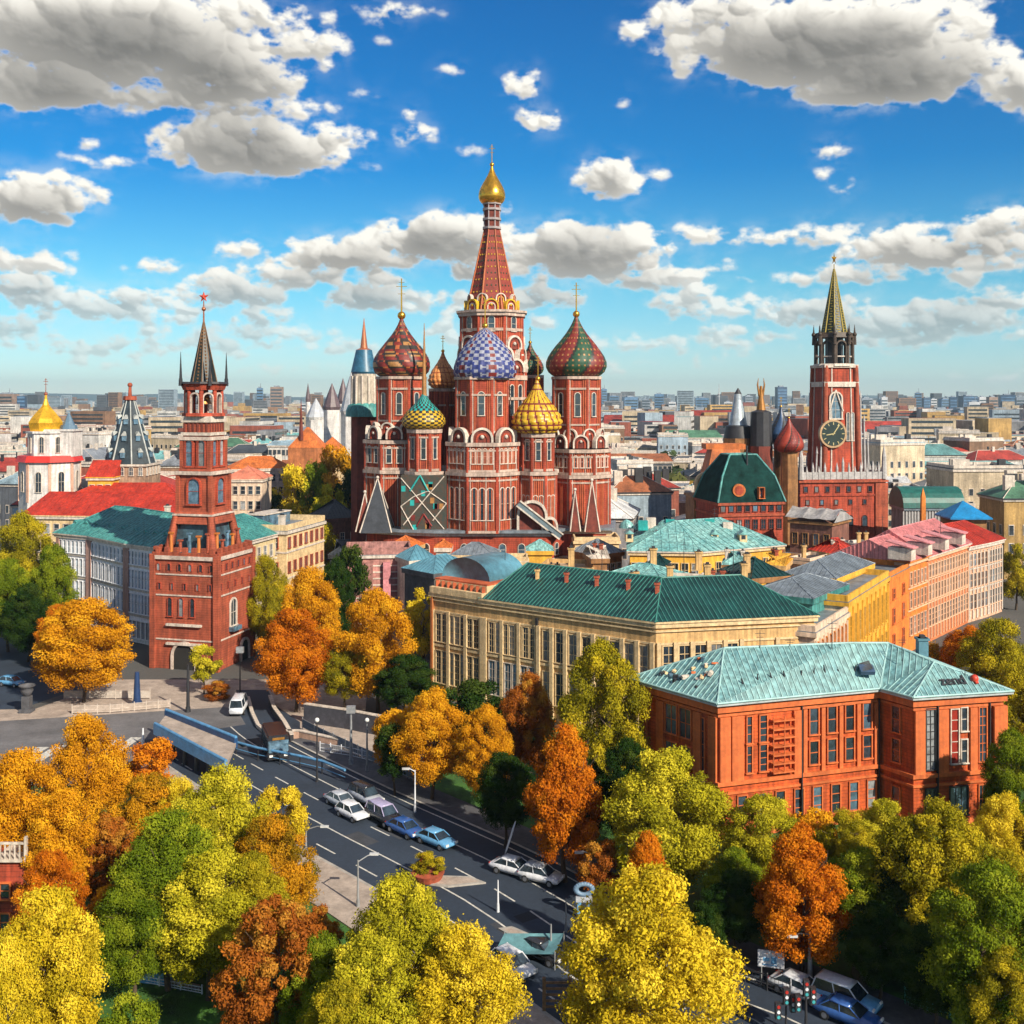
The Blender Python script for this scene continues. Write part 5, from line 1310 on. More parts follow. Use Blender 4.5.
shed('grey-green workshop at the right end of the classical building', 812, 600, 846, 586, 15.4, 9, PATINA, LEAD, 'hip', 1.8)
shed('ochre house with a sloping lead roof behind the yellow house', 835, 580, 872, 565, 15.6, 8, YEL, LEAD, 'hip', 2.0)
# pale pink and white brick stair house left of the cathedral foot
STR = mat('striped_brick', (.48,.22,.19), .85, .4, .8, streak=.3)
p, q = at(346, 545, 15.5), at(410, 552, 14.0)
root, poly, ed = block('brick_stair_house', 'weathered pink brick stair house with pale bands at the foot of the cathedral\'s left tower', 'building', [(p.x, p.y), (q.x, q.y)], 9, 13.5, STR, 'flat', 1.4, [STR, LEAD], belts_=[(k*1.2+.6, .25, .1) for k in range(10)])
for k in range(4): plate(root, 'buttress', ed[0].p(1.0+k*3.3, 0), ed[0].ang, 1.4, .9, 12.2, STR if k != 2 else mat('rose_brick', (.62,.24,.26), .85, .3, .8))
b = MB(); b.box(-3,3,-.5,.5,0,4.4); b.build('shed_door', BRICKD, root, (ed[0].p(ed[0].L-3.2, 0)[0], ed[0].p(ed[0].L-3.2, 0)[1]-.1, 0), ed[0].ang)
if 0: shed('dark slate-roofed lean-to beside the pink stair house', 322, 560, 346, 556, 14.2, 10, DARKM, MATS['porch_slate'], 'hip', 3.0)

# infill houses behind the classical roof, a jumble of roofs and chimneys
rr = random.Random(12)
INF = [(640,592,'rust','small rust-roofed house behind the middle of the classical roof'), (716,590,'white','small white-roofed house left of the red-brown lean-to house'), (735,566,'teal','tiny teal-roofed house in front of the yellow building'), (800,560,'dark','black-roofed house in front of the brown annex'), (828,574,'rust','rust-roofed house behind the grey-green workshop'), (850,556,'red','red-roofed house behind the ochre house'), (872,548,'grey','grey-roofed house where the terrace meets the brown annex'), (600,560,'white','white box house right of the sand coloured house'), (655,567,'green','dark green roofed shed before the teal-roofed building'), (560,585,'grey','grey-roofed shed behind the classical roof ridge'), (775,566,'ochre','ochre flat-topped house right of the yellow building')]
IR = {'rust':OCHRE, 'white':WHITE, 'teal':TEALP, 'dark':DARKM, 'red':REDROOF, 'grey':LEAD, 'green':DGREEN, 'ochre':YEL}
for i, (px_, py_, c_, lab_) in enumerate(INF):
    w_ = rr.uniform(14, 24); z_ = rr.uniform(14.5, 16.5)
    o = shed(lab_, px_-w_/2, py_, px_+w_/2, py_+rr.uniform(-2, 2), z_, rr.uniform(5, 8), [CREAM, WHITE, BRN, PALE, BRICK][i % 5], IR[c_], 'hip' if i % 3 else 'flat', rr.uniform(1.4, 2.4) if i % 3 else .6, n=3)
    chimneys(o, [(rr.uniform(-1.5,1.5), rr.uniform(-1,1), z_+.8) for _ in range(2)], [CREAM, BRICK2, WHITE][i % 3], 1.6, .6)
def dormer(root, pos, ang, rm, wm, s_=1.0):
    b = MB(); b.box(-.75*s_, .75*s_, -.1, 2.4*s_, -.6, 1.1*s_, 0); b.add([(-.95*s_,-.25,1.0*s_),(0,-.25,1.75*s_),(.95*s_,-.25,1.0*s_),(-.95*s_,2.6*s_,1.0*s_),(0,2.6*s_,1.75*s_),(.95*s_,2.6*s_,1.0*s_)], [(0,1,4,3),(1,2,5,4),(0,2,1),(0,3,5,2)], 1); b.box(-.42*s_, .42*s_, -.14, .05, .05, .85*s_, 2)
    return b.build('dormer', [wm, rm, GLASS], root, pos, ang)
def by(lab_): return [o for o in bpy.data.objects if o.get('label', '').startswith(lab_)][0]
cb = by('long cream classical'); cbo = cb.location
lfw = [Vector(p) for p in cf]
for t_ in (.2, .38, .56, .74, .9):
    p = lfw[1].lerp(lfw[2], t_); d = (lfw[2]-lfw[1]).normalized(); n_ = Vector((-d.y, d.x)); q = p+n_*5.2
    chimneys(cb, [(q.x-cbo.x, q.y-cbo.y, 17.6)], [CREAM, BRICK2][int(t_*10) % 2], 1.5, .55, 'roof_vent')
for t_ in (.25, .5, .75):
    p = lfw[2].lerp(lfw[3], t_); d = (lfw[3]-lfw[2]).normalized(); n_ = Vector((-d.y, d.x)); q = p+n_*9.6
    chimneys(cb, [(q.x-cbo.x, q.y-cbo.y, 19.0)], CREAM, 1.6, .8)
tb = by('yellow building with a rolling'); 
for k in range(5): dormer(tb, (-11+k*5.2, -6.0-.3*k, 17.0), 0.0, TEALP, CREAMT, .9)
ob_ = by('long white office'); e = Edge(*loc2(wf[2:4], Vector(ob_.location[:2])))
for (a_, c_) in ((0,1),(1,2),(2,3)):
    e = Edge(*[tuple(Vector(p)-Vector(ob_.location[:2])) for p in (wf[a_], wf[c_])])
    for k in range(3):
        q = Vector(e.p(e.L*(k+.5)/3, 0)); n_ = Vector((-e.d.y, e.d.x, 0)); q = q+n_*3.0; dormer(ob_, (q.x, q.y, 18.3), e.ang, PATINA, WHITE, .7)

for (o_, pts_) in ((cb, [(-14,6),(0,4),(12,5),(20,9)]), (tb, [(-9,0),(-2,-2),(6,1),(10,-3)]), (sal, [(-5,2),(4,-3)])):
    for k, (x, y) in enumerate(pts_):
        b = MB(); h_ = 2.2+.7*(k % 3); b.tube((0,0,-1.5), (0,0,h_), .06, .035); b.tube((-.6,0,h_*.85), (.6,0,h_*.85), .03); b.tube((-.4,0,h_*.65), (.4,0,h_*.65), .03); b.build('aerial', DARKM, o_, (x, y, 18.6))

for lab_, x0_, y0_, x1_, y1_, z_, d_, w_, rm_, k_, rh_ in (
    ('low cream arcade with a lead roof under the cathedral\'s middle tower', 452, 556, 492, 557, 12.5, 7, CREAMT, LEAD, 'hip', 2.0),
    ('blue-roofed hut against the cathedral foot', 410, 562, 436, 560, 13.0, 6, WHITE, MATS['blue_sheet'], 'hip', 2.4),
    ('ochre hut with a teal roof under the leaning stair canopy', 528, 552, 552, 552, 13.5, 5, YEL, TEALP, 'hip', 1.8),
    ('grey tin-roofed hut at the cathedral\'s right corner', 596, 556, 622, 553, 12.5, 7, BRN, LEAD, 'hip', 2.4),
    ('rust-roofed hut between the pink stair house and the cathedral', 388, 548, 412, 549, 12.8, 6, CREAM, OCHRE, 'hip', 2.0),
    ('white kiosk-like hut with an orange roof left of the middle tower', 436, 549, 450, 549, 13.2, 4, WHITE, OCHRE, 'hip', 1.4)):
    o = shed(lab_, x0_, y0_, x1_, y1_, z_, d_, w_, rm_, k_, rh_, n=4)
# ------------------------------------------------------------------ white church with the gilded roof, far left
QY = 262.0
qz = lambda y: HC-(y-HY)*QY/F
r = thing('white_church', 'white octagonal church with a gilded onion roof and a red band cornice, far left', 'church', (*pt(50, QY), 0))
CW = mat('church_white', (.74,.70,.66), .75, .2, .5, streak=.3)
b = MB(); b.frus(0,0,0,qz(461),7.0,6.8,8,None,0); b.frus(0,0,qz(461),qz(455),7.6,7.0,8,None,1); lo = b.build('nave', [CW, mat('cornice_red', (.62,.03,.02), .5)], r)
for i in range(8):
    a = PI/4*i
    if math.sin(a) < .3:
        window(lo, (6.35*math.cos(a), 6.35*math.sin(a), qz(490)), a+PI/2, 1.3, 4.6, WHITE, GLASS, arch=True)
        plate(lo, 'pilaster', (6.42*math.cos(a+PI/8)*1.0, 6.42*math.sin(a+PI/8), qz(500)), a+PI/8+PI/2, .7, .5, qz(462)-qz(500), mat('pilaster_tan', (.60,.36,.26), .8))
b = MB(); b.frus(0,0,qz(455),qz(432),5.0,4.9,8,None,0); b.frus(0,0,qz(433),qz(431),5.3,5.3,8,None,0); up = b.build('drum', [CW], r)
for i in range(8):
    a = PI/4*i
    if math.sin(a) < .3: window(up, (4.6*math.cos(a), 4.6*math.sin(a), qz(452)), a+PI/2, 1.0, 3.7, WHITE, GLASS, arch=True)
b = MB(); b.lathe([(3.6,0),(3.9,1.0),(4.1,2.0),(3.5,3.0),(2.3,4.4),(1.4,5.4),(.8,6.2),(.35,7.6),(.25,9)], 8, -1, 0, qz(431), sm=False); b.build('gilded_roof', mat('gold_leaf', (.90,.48,.03), .35, .2, .6, metal=.5), r)
cross(r, (-1, 0, qz(431)+8.4), 4.2, mat('cross_rust', (.30,.08,.04), .5))
b = MB(); b.box(0,6.6,-3,3,qz(456),qz(431)); b.box(-.3,6.9,-3.3,3.3,qz(431),qz(429)); b.build('side_chapel', CW, r); b = MB(); b.frus(4.5,0,qz(429),qz(413),1.8,.2,8,None,0); b.frus(4.5,0,qz(429),qz(425),2.0,1.8,8,None,0); b.build('chapel_cap', mat('slate_blue', (.10,.17,.24), .4), r)
# dark tent-roofed tower
VY = 268.0
vz = lambda y: HC-(y-HY)*VY/F
r = thing('tent_roof_tower', 'tower with a tall dark slate tent roof and pale ribs between church and gate tower', 'tower', (*pt(130, VY), 0))
b = MB(); b.prism(sq(5.6), 0, vz(463), 0); b.prism(sq(6.0), vz(465), vz(463), 1); w_ = b.build('base_block', [mat('tan_brick', (.42,.27,.18), .85, .3, .5, streak=.3), WHITE], r)
row(w_, Edge((-5.6,-5.6),(5.6,-5.6)), vz(474), 2.0, .9, 5, WHITE, GLASS, arch=True); row(w_, Edge((5.6,-5.6),(5.6,5.6)), vz(474), 2.0, .9, 5, WHITE, GLASS, arch=True)
b = MB(); b.frus(0,0,vz(463),vz(400),6.0,1.1,8,None,0)
for i in range(8):
    a = PI/8+i*PI/4; b.tube((6.05*math.cos(a),6.05*math.sin(a),vz(463)),(1.1*math.cos(a),1.1*math.sin(a),vz(400)),.22,.15,6,1)
    a2 = a+PI/8
    for k in range(3):
        f = .1+k*.26; r_ = (6.0*(1-f)+1.1*f)*.93; b.M = Matrix.Translation((r_*math.cos(a2), r_*math.sin(a2), vz(463)+(vz(400)-vz(463))*f)) @ Matrix.Rotation(a2+PI/2,4,'Z'); b.box(-.5,.5,-.35,.8,0,1.3,2); b.add([(-.7,-.5,1.25),(.7,-.5,1.25),(0,-.5,2.3),(0,1.2,2.3)], [(0,1,2),(1,3,2),(0,2,3)], 1); b.M = Matrix()
b.build('tent_roof', [mat('slate_dark', (.03,.045,.055), .45, .4, .5), mat('rib_pale', (.40,.42,.40), .6), GLASSB], r)
b = MB(); b.frus(0,0,vz(400),vz(396),1.6,1.5,8,None,0); b.tube((0,0,vz(396)),(0,0,vz(383)),.5,.3,8); b.ball(0,0,vz(385),.6); b.build('lantern', BRICK2, r)
# red-roofed halls in front of them
def hall(label, px0, px1, Y, yeave, depth, wall, rm, rh, n=8, name='red_roofed_hall', dy=0, group=None, kind='hip', cat='building', inset=(None,None), sp=1.6):
    H = HC-(yeave-HY)*Y/F
    root, poly, ed = block(name, label, cat, [pt(px0, Y), pt(px1, Y+dy)], depth, H, wall, kind, rh, [rm, rm, wall] if kind == 'hip' else [wall, rm], inset=inset, spacing=sp if kind == 'hip' else 0, over=.5, group=group)
    if n:
        z = H-3.6
        while z > 1: row(root, ed[0], z, 2.0, 1.1, n, WHITE, GLASS, bars=(0,1)); z -= 3.8
    return root
hall('long cream hall with a scarlet roof just behind the teal-roofed office', 24, 176, 232, 516, 15, CREAMT, REDROOF, 4.2, n=16, dy=-4, inset=(2,4))
hall('shorter orange-roofed hall behind the scarlet roof', 70, 178, 254, 497, 10, OCHRE, REDROOF, 2.6, n=10, name='orange_hall')
hall('small ochre house with curved red gable beside the white church', 88, 112, 258, 478, 9, YEL, REDROOF, 3.6, n=3, name='gabled_house', inset=(0,0))
hall('white and grey rooftop house left of the teal office roof', 58, 84, 222, 532, 8, WHITE, LEAD, 1.6, n=3, name='rooftop_house')
hall('low orange-roofed house row right of the gate tower', 232, 292, 330, 470, 12, WHITE, OCHRE, 3.4, n=8, name='orange_roofed_row', dy=6)
hall('salmon-roofed house above the yellow wing', 224, 262, 280, 480, 11, PALE, mat('salmon_roof', (.62,.20,.12), .6, .3, .5), 3.0, n=5, name='salmon_roofed_house')
r = thing('brick_chapel', 'small orange brick chapel with a pointed gable and a slim spire left of the cathedral', 'church', (*pt(308, 330), 0))
yz = lambda y: HC-(y-HY)*330/F
b = MB(); b.prism(sq(5), 0, yz(447)); b.build('nave', mat('chapel_brick', (.50,.17,.06), .85, .3, .5, streak=.3), r)
b = MB(); b.frus(0,0,yz(447),yz(427),7.2,.4,4,PI/4,0); b.build('roof', OCHRE, r); b = MB(); b.frus(-1.5,-3,yz(440),yz(399),.8,.05,6); b.build('spire', BRICKD, r)
b = MB(); b.frus(7,2,0,yz(449),4.6,4.6,4,PI/4,0); b.frus(7,2,yz(449),yz(437),5.0,.1,4,PI/4,1); b.build('side_wing', [CREAMT, OCHRE], r)
# blue-capped bell tower left of the cathedral and the cluster of pale spires behind it
r = spire_thing('bell_tower', 'slim white bell tower with a blue cap and copper needle left of the cathedral', 'tower', 364, 262, 404, [(3.0,404,3),(2.9,374,1),(3.1,372,1),(1.9,350,2),(.9,348,2),(.05,318,2)], [BRICKD, mat('cap_blue', (.03,.13,.22), .4, .3, .6), mat('copper_pink', (.55,.20,.10), .35, metal=.5), mat('belfry_cream', (.60,.52,.42), .7, .3, .8, streak=.4)], n=12)
b = MB(); z0_ = HC-(404-HY)*262/F
for i in range(12): a = i*PI/6; b.tube((3.0*math.cos(a),3.0*math.sin(a),z0_),(2.9*math.cos(a),2.9*math.sin(a),HC-(376-HY)*262/F),.3,.3,6)
b.build('colonnade', WHITE, r); b = MB(); b.lathe([(4.4,-3),(4.3,-1.5),(3.8,-.3),(3.0,.2)], 20, 0, 0, z0_); b.build('lower_dome', PATINA, r)
SPM = [CW, mat('plum_slate', (.13,.09,.10), .5, .3), mat('needle_grey', (.42,.44,.47), .5)]
for i, (px_, Y_, yb, yt, rad, lab) in enumerate(((332, 420, 410, 383, 3.6, 'leftmost plum-coloured spire over the pale rooftops'), (343, 430, 404, 378, 2.6, 'rounded plum-grey turret right of the plum spire'), (351, 400, 414, 372, 4.2, 'pale grey needle spire beside the blue-capped bell tower'), (308, 600, 402, 383, 1.4, 'thin dark needle on the skyline above the brick chapel'), (316, 470, 420, 398, 4.6, 'white pointed gable tower behind the brick chapel'))):
    spire_thing('spire_tower', lab, 'tower', px_, Y_, yb, [(rad*.85,yb,(0 if i in (2,4) else 1)),(rad*.95,yb-3,2 if i in (2,4) else 1),(rad*.5,(yb+yt)/2-2,2 if i in (2,4) else 1),(.05,yt,1)], SPM, n=10)

shed('dark slate-roofed workshop in the gap left of the cathedral', 326, 520, 358, 518, 14.0, 10, MATS['mauve_brown'], MATS['porch_slate'], 'hip', 4.0, n=3)
shed('low house with a navy roof below the slate-roofed workshop', 330, 556, 350, 556, 10.0, 8, DARKM, BLUE_ if False else MATS['porch_slate'], 'hip', 2.6, n=2)
# ================================================================== THE CITY BEYOND
CWALL = {'cream': (.62,.50,.34), 'white': (.66,.64,.60), 'brown': (.30,.17,.10), 'grey': (.30,.31,.33), 'brick': (.36,.10,.06), 'ochre': (.58,.36,.12), 'pale blue': (.36,.46,.54), 'dark': (.10,.11,.13)}
CROOF = {'red': (.38,.045,.03), 'grey': (.22,.24,.27), 'teal': (.16,.38,.38), 'rust': (.40,.13,.05), 'white': (.62,.63,.64), 'dark': (.05,.06,.075), 'pale blue': (.34,.48,.56), 'green': (.08,.20,.12)}
CWM = {k: mat('city_wall_'+k.replace(' ', '_'), v, .8, .3, .15, streak=.3, objvar=.22) for k, v in CWALL.items()}
CRM = {k: mat('city_roof_'+k.replace(' ', '_'), v, .6, .4, .2, streak=.3, objvar=.25) for k, v in CROOF.items()}
GLC = glass('city_glass', (.05,.065,.08), .2)
def city_proto(kind, L_, D_, H_, seed):
    """unit building at true size: walls with windows and cornice in one mesh, roof in another (kept as a child)"""
    rs = random.Random(seed); w = MB(); x, y = L_/2, D_/2
    w.prism([(-x,-y),(x,-y),(x,y),(-x,y)], 0, H_, 0); w.prism([(-x-.3,-y-.3),(x+.3,-y-.3),(x+.3,y+.3),(-x-.3,y+.3)], H_-.6, H_+.02, 1)
    for zb in np.arange(3.4, H_-2, 3.4):
        for (a, b_, c, d) in ((-x,-y,x,-y), (x,-y,x,y), (-x,y,-x,-y)):
            e = Edge((a,b_), (c,d)); n = max(2, int(e.L/2.7))
            w.M = Matrix.Translation((a, b_, 0)) @ Matrix.Rotation(e.ang, 4, 'Z')
            for i in range(n):
                s = e.L*(i+.5)/n; w.box(s-.62, s+.62, -.10, .1, zb-2.1, zb-.1, 1); w.box(s-.5, s+.5, -.13, .08, zb-2.0, zb-.25, 2)
    w.M = Matrix()
    r = MB()
    if kind == 'hip':
        m = hip_roof([(-x,-y),(x,-y)], D_, H_, D_*.24, over=.5, spacing=0); r = m
    elif kind == 'gable':
        m = hip_roof([(-x,-y),(x,-y)], D_, H_, D_*.30, over=.5, inset=(0,0), spacing=0); r = m
    else:
        r.prism([(-x-.1,-y-.1),(x+.1,-y-.1),(x+.1,y+.1),(-x-.1,y+.1)], H_+.02, H_+.3, 0)
        for (a, b_, c, d) in ((-x,x,-y,-y+.3), (-x,x,y-.3,y), (-x,-x+.3,-y+.3,y-.3), (x-.3,x,-y+.3,y-.3)): r.box(a, b_, c, d, H_+.3, H_+1.1, 1)
    for k in range(rs.randint(3, 8)):
        a, b_ = rs.uniform(-x*.75, x*.75), rs.uniform(-y*.45, y*.45); s = rs.uniform(.4, 1.5); h = rs.uniform(1.2, 2.6) + (D_*.2 if kind != 'flat' else 0)
        r.box(a-s, a+s, b_-s*.6, b_+s*.6, H_+.2, H_+h, rs.choice([1,1,2]))
    wo = w.build('city_building', [CWM['cream'], WHITE, GLC]); ro = r.build('roof', [CRM['red'], WHITE, DARKM])
    d = (wo.data, ro.data, kind, L_, D_, H_); bpy.data.objects.remove(wo); bpy.data.objects.remove(ro); return d
PROTO = [city_proto(k, L_, D_, H_, i) for i, (k, L_, D_, H_) in enumerate([('hip',22,13,12),('hip',30,14,15),('gable',18,11,11),('flat',26,15,17),('flat',34,14,14),('flat',18,16,22),('hip',16,12,15),('gable',28,13,13),('flat',44,16,12),('hip',40,15,13)])]
ZONES = [(0, 24, 'left of the white church'), (24, 105, 'around the white church'), (105, 172, 'behind the dark tent tower'), (172, 232, 'behind the gate tower'), (232, 300, 'between gate tower and brick chapel'), (300, 366, 'left of the cathedral'), (366, 612, 'behind the cathedral'), (612, 660, 'just right of the cathedral'), (660, 720, 'left of the green mansard hall'), (720, 790, 'behind the green mansard hall'), (790, 885, 'behind the clock tower'), (885, 950, 'right of the clock tower'), (950, 1100, 'near the right edge')]
occ = []      # footprints already taken: (x, y, radius)
for o in bpy.data.objects:
    if o.parent is None and o.get('category') and o.location.y > 120: 
        ch = [c_ for c_ in o.children if c_.type == 'MESH']
        r_ = max([max(c_.dimensions.x, c_.dimensions.y)/2 for c_ in ch] + [4]); occ.append((o.location.x, o.location.y, min(r_, 30)))
rr = random.Random(41); BL = []
Yr = 262.0
while Yr < 980 and len(BL) < 292:
    step = 27 if Yr < 420 else (36 if Yr < 650 else 52)
    xh = Yr*0.475+10; X = -xh + rr.random()*20
    while X < xh:
        px = 512+X/Yr*F
        if not (372 < px < 604 or 222 < px < 374 and Yr < 345 or 790 < px < 872 and Yr < 330) :
            k = rr.randrange(len(PROTO)); d = PROTO[k]; x, y = X+rr.uniform(-4, 4), Yr+rr.uniform(-step*.3, step*.3)
            rad = max(d[3], d[4])/2
            if all((x-a)**2+(y-c_)**2 > (rad*.8+min(r_, 16)*.8)**2 for a, c_, r_ in occ):
                BL.append((x, y, k)); occ.append((x, y, rad*.75)); X += rad*1.35
        X += 9 if Yr < 420 else 12
    Yr += step
rr = random.Random(5); names = {}; recs = []
for (x, y, k) in sorted(BL, key=lambda t: t[1]):
    d = PROTO[k]; px = 512+x/y*F
    wc = rr.choices(list(CWALL), [28,22,10,8,9,12,6,4])[0]; rc = rr.choices(list(CROOF), [20,20,12,16,8,6,6,6] if d[2] != 'flat' else [8,30,5,4,30,10,8,3])[0]
    zn = [z[2] for z in ZONES if z[0] <= px < z[1]]; zn = zn[0] if zn else ('left of the white church' if px < 0 else 'near the right edge')
    size = 'tall' if d[5] >= 20 else ('long' if d[3] >= 34 else ('low' if d[5] <= 11 else ''))
    rt_ = {'hip': 'hipped', 'gable': 'gabled', 'flat': 'flat'}[d[2]]
    key = ' '.join(f'{size} {wc} building with {rc} {rt_} roof {zn}'.split())
    names.setdefault(key, []).append(len(recs)); recs.append((x, y, k, wc, rc, key, px))
ORD = ['nearest', 'second nearest', 'third nearest', 'fourth nearest', 'fifth nearest', 'sixth nearest']
lab = {}
for key, ids in names.items():
    for j, i in enumerate(ids): lab[i] = key if len(ids) == 1 else f'{ORD[min(j,5)]} {key}'
for i, (x, y, k, wc, rc, key, px) in enumerate(recs):
    d = PROTO[k]; sc_ = 1 + .25*(rr.random()-.5)
    o = put('city_building', d[0], None, (x, y, 0), rr.choice([0, 0, PI/2])+rr.uniform(-.35, .35)); o.scale = (sc_, sc_, .82+.5*rr.random())
    tag(o, lab[i], 'building', 'city buildings beyond the square')
    o.material_slots[0].link = 'OBJECT'; o.material_slots[0].material = CWM[wc]
    r = put('roof', d[1], o); r.material_slots[0].link = 'OBJECT'; r.material_slots[0].material = CRM[rc]
# long red and teal market roofs across the middle distance
def longhall(name, lab_, px0, px1, y_, Y, wc, rc, D_=16, rh=3.5, skew=0):
    H_ = HC-(y_-HY)*Y/F
    root, poly, ed = block(name, lab_, 'building', [pt(px0, Y), pt(px1, Y+skew)], D_, H_, CWM[wc], 'hip', rh, [CRM[rc], CRM[rc], WHITE], inset=(2,2), spacing=0, over=.6)
    row(root, ed[0], max(1, H_-4.4), 2.6, 1.6, 14, WHITE, GLC, bars=(0,0))
    return root
longhall('market_hall', 'long white hall with crimson roof right of the cathedral', 604, 690, 424, 900, 'white', 'red', 24, 7)
longhall('market_hall', 'second crimson roofed hall, stretching to the grey bottle turret', 692, 740, 421, 860, 'white', 'red', 24, 8)
longhall('market_hall', 'crimson roofed hall immediately right of the clock tower', 866, 942, 432, 760, 'grey', 'red', 20, 7)
longhall('market_hall', 'olive-roofed hall below the crimson halls', 666, 722, 438, 640, 'white', 'green', 18, 4)
longhall('market_hall', 'rust-roofed long hall right of the clock tower', 880, 972, 455, 520, 'ochre', 'red', 14, 3)
longhall('market_hall', 'brown-roofed low hall right of the cathedral', 606, 672, 462, 480, 'dark', 'rust', 14, 3)
longhall('market_hall', 'long teal-roofed hall beyond the clock tower', 880, 1020, 470, 430, 'pale blue', 'teal', 14, 2.5, 8)
longhall('market_hall', 'cream colonnaded hall at the right edge', 976, 1030, 452, 560, 'cream', 'grey', 14, 2)
longhall('market_hall', 'white hall with orange roof edge at the right edge', 984, 1040, 482, 340, 'ochre', 'rust', 12, 2)
longhall('market_hall', 'long white and brown hall across the left distance', 232, 360, 424, 820, 'cream', 'grey', 20, 4)
longhall('market_hall', 'pale flat-roofed hall behind the orange-roofed row', 268, 330, 446, 520, 'white', 'pale blue', 14, 2)

# the rest of the city out to the horizon: countless small blocks
b = MB(); rs = np.random.RandomState(2)
far = [MB() for _ in range(1)]
pal_w = ['cream','white','brown','grey','brick','ochre','pale blue','dark']; pal_r = ['red','grey','teal','rust','white','dark']
fm_ = [CWM[k] for k in pal_w] + [CRM[k] for k in pal_r] + [GLC]
V, Fq, Mi_ = [], [], []
def fbox(x, y, l, d, h, a, mw, mr, win=False):
    c, s = math.cos(a), math.sin(a); o = len(V)
    P4 = [(x+c*u-s*v, y+s*u+c*v) for u, v in ((-l,-d),(l,-d),(l,d),(-l,d))]
    for z in (0, h): V.extend([(p[0], p[1], z) for p in P4])
    Fq.extend([(o,o+1,o+5,o+4),(o+1,o+2,o+6,o+5),(o+2,o+3,o+7,o+6),(o+3,o,o+4,o+7)]); Mi_.extend([mw]*4)
    Fq.append((o+4,o+5,o+6,o+7)); Mi_.append(mr)
    if win:
        q = Vector(P4[0]); t = (Vector(P4[1])-q); n_ = Vector((t.y, -t.x)).normalized()*.15
        for zb in np.arange(2, h-2, 3.6):
            a_, b2 = q+t*.06+n_, q+t*.94+n_; o = len(V); V.extend([(a_.x,a_.y,zb),(b2.x,b2.y,zb),(b2.x,b2.y,zb+1.5),(a_.x,a_.y,zb+1.5)]); Fq.append((o,o+1,o+2,o+3)); Mi_.append(14)
for i in range(8500):
    Y = 700 + 5200*rs.rand()**1.7; X = (rs.rand()-.5)*Y*1.05
    l = rs.uniform(6, 20); d = rs.uniform(5, 9); h = rs.uniform(8, 20) + (rs.rand() < .10)*rs.uniform(5, 16)
    fbox(X, Y, l, d, h, rs.choice([0, PI/2])+rs.uniform(-.3,.3), rs.choice(8, p=[.24,.26,.1,.12,.08,.1,.06,.04]), 8+rs.choice(6, p=[.2,.25,.1,.15,.22,.08]), Y < 1900)
for i in range(260):
    Y = rs.uniform(2300, 5800); X = (rs.rand()-.5)*Y; fbox(X, Y, rs.uniform(7, 22), rs.uniform(7, 14), rs.uniform(34, 64), rs.uniform(-.3, .3), rs.choice([3, 6, 6, 7, 7, 2]), 9, True)
me = bpy.data.meshes.new('distant_city'); me.from_pydata(V, [], Fq)
for m_ in fm_: me.materials.append(m_)
me.polygons.foreach_set('material_index', Mi_); me.update(); dc = put('distant_city', me); struct(dc, 'stuff')
# tree belts in the far city: uncountable
# skyline towers, each its own thing
TWM = {'blue': mat('tower_blue', (.10,.20,.34), .35, .3, .1, spec=.8), 'pale': mat('tower_pale', (.55,.56,.58), .6, .2, .1), 'brown': mat('tower_brown', (.30,.20,.15), .6, .3, .1), 'grey': mat('tower_grey', (.24,.28,.33), .5, .3, .1), 'navy': mat('tower_navy', (.04,.08,.15), .4, .3, .1)}
SKY = [(8,394,18,2200,'brown'),(22,396,8,2100,'navy'),(166,393,9,3200,'blue'),(260,388,6,2600,'blue'),(277,387,12,2400,'brown'),(306,404,10,2300,'pale'),
 (604,389,5,3000,'blue'),(614,396,9,3100,'blue'),(630,397,14,2700,'blue'),(646,400,8,2800,'grey'),(659,394,9,2900,'blue'),(672,402,7,2700,'pale'),(684,398,12,3300,'navy'),(702,398,13,2900,'blue'),(718,400,9,3100,'grey'),(728,402,8,2800,'pale'),(748,396,8,3200,'grey'),(781,387,10,2500,'navy'),(866,398,11,3000,'grey'),(884,397,6,2600,'pale'),(896,404,10,2800,'grey'),
 (918,393,6,2700,'blue'),(926,398,7,2900,'navy'),(933,399,6,3000,'pale'),(944,399,9,2900,'blue'),(953,397,7,2700,'navy'),(968,396,15,2600,'navy'),(974,402,11,2200,'pale'),(982,397,7,2900,'pale'),(992,397,9,2500,'brown'),(1007,395,14,2600,'navy'),(1020,397,8,2500,'grey'),(940,409,20,2000,'grey'),(962,410,16,1900,'navy'),(1000,409,22,2000,'grey'),(888,412,12,1900,'pale'),(700,409,20,1900,'grey')]
lastc = {}
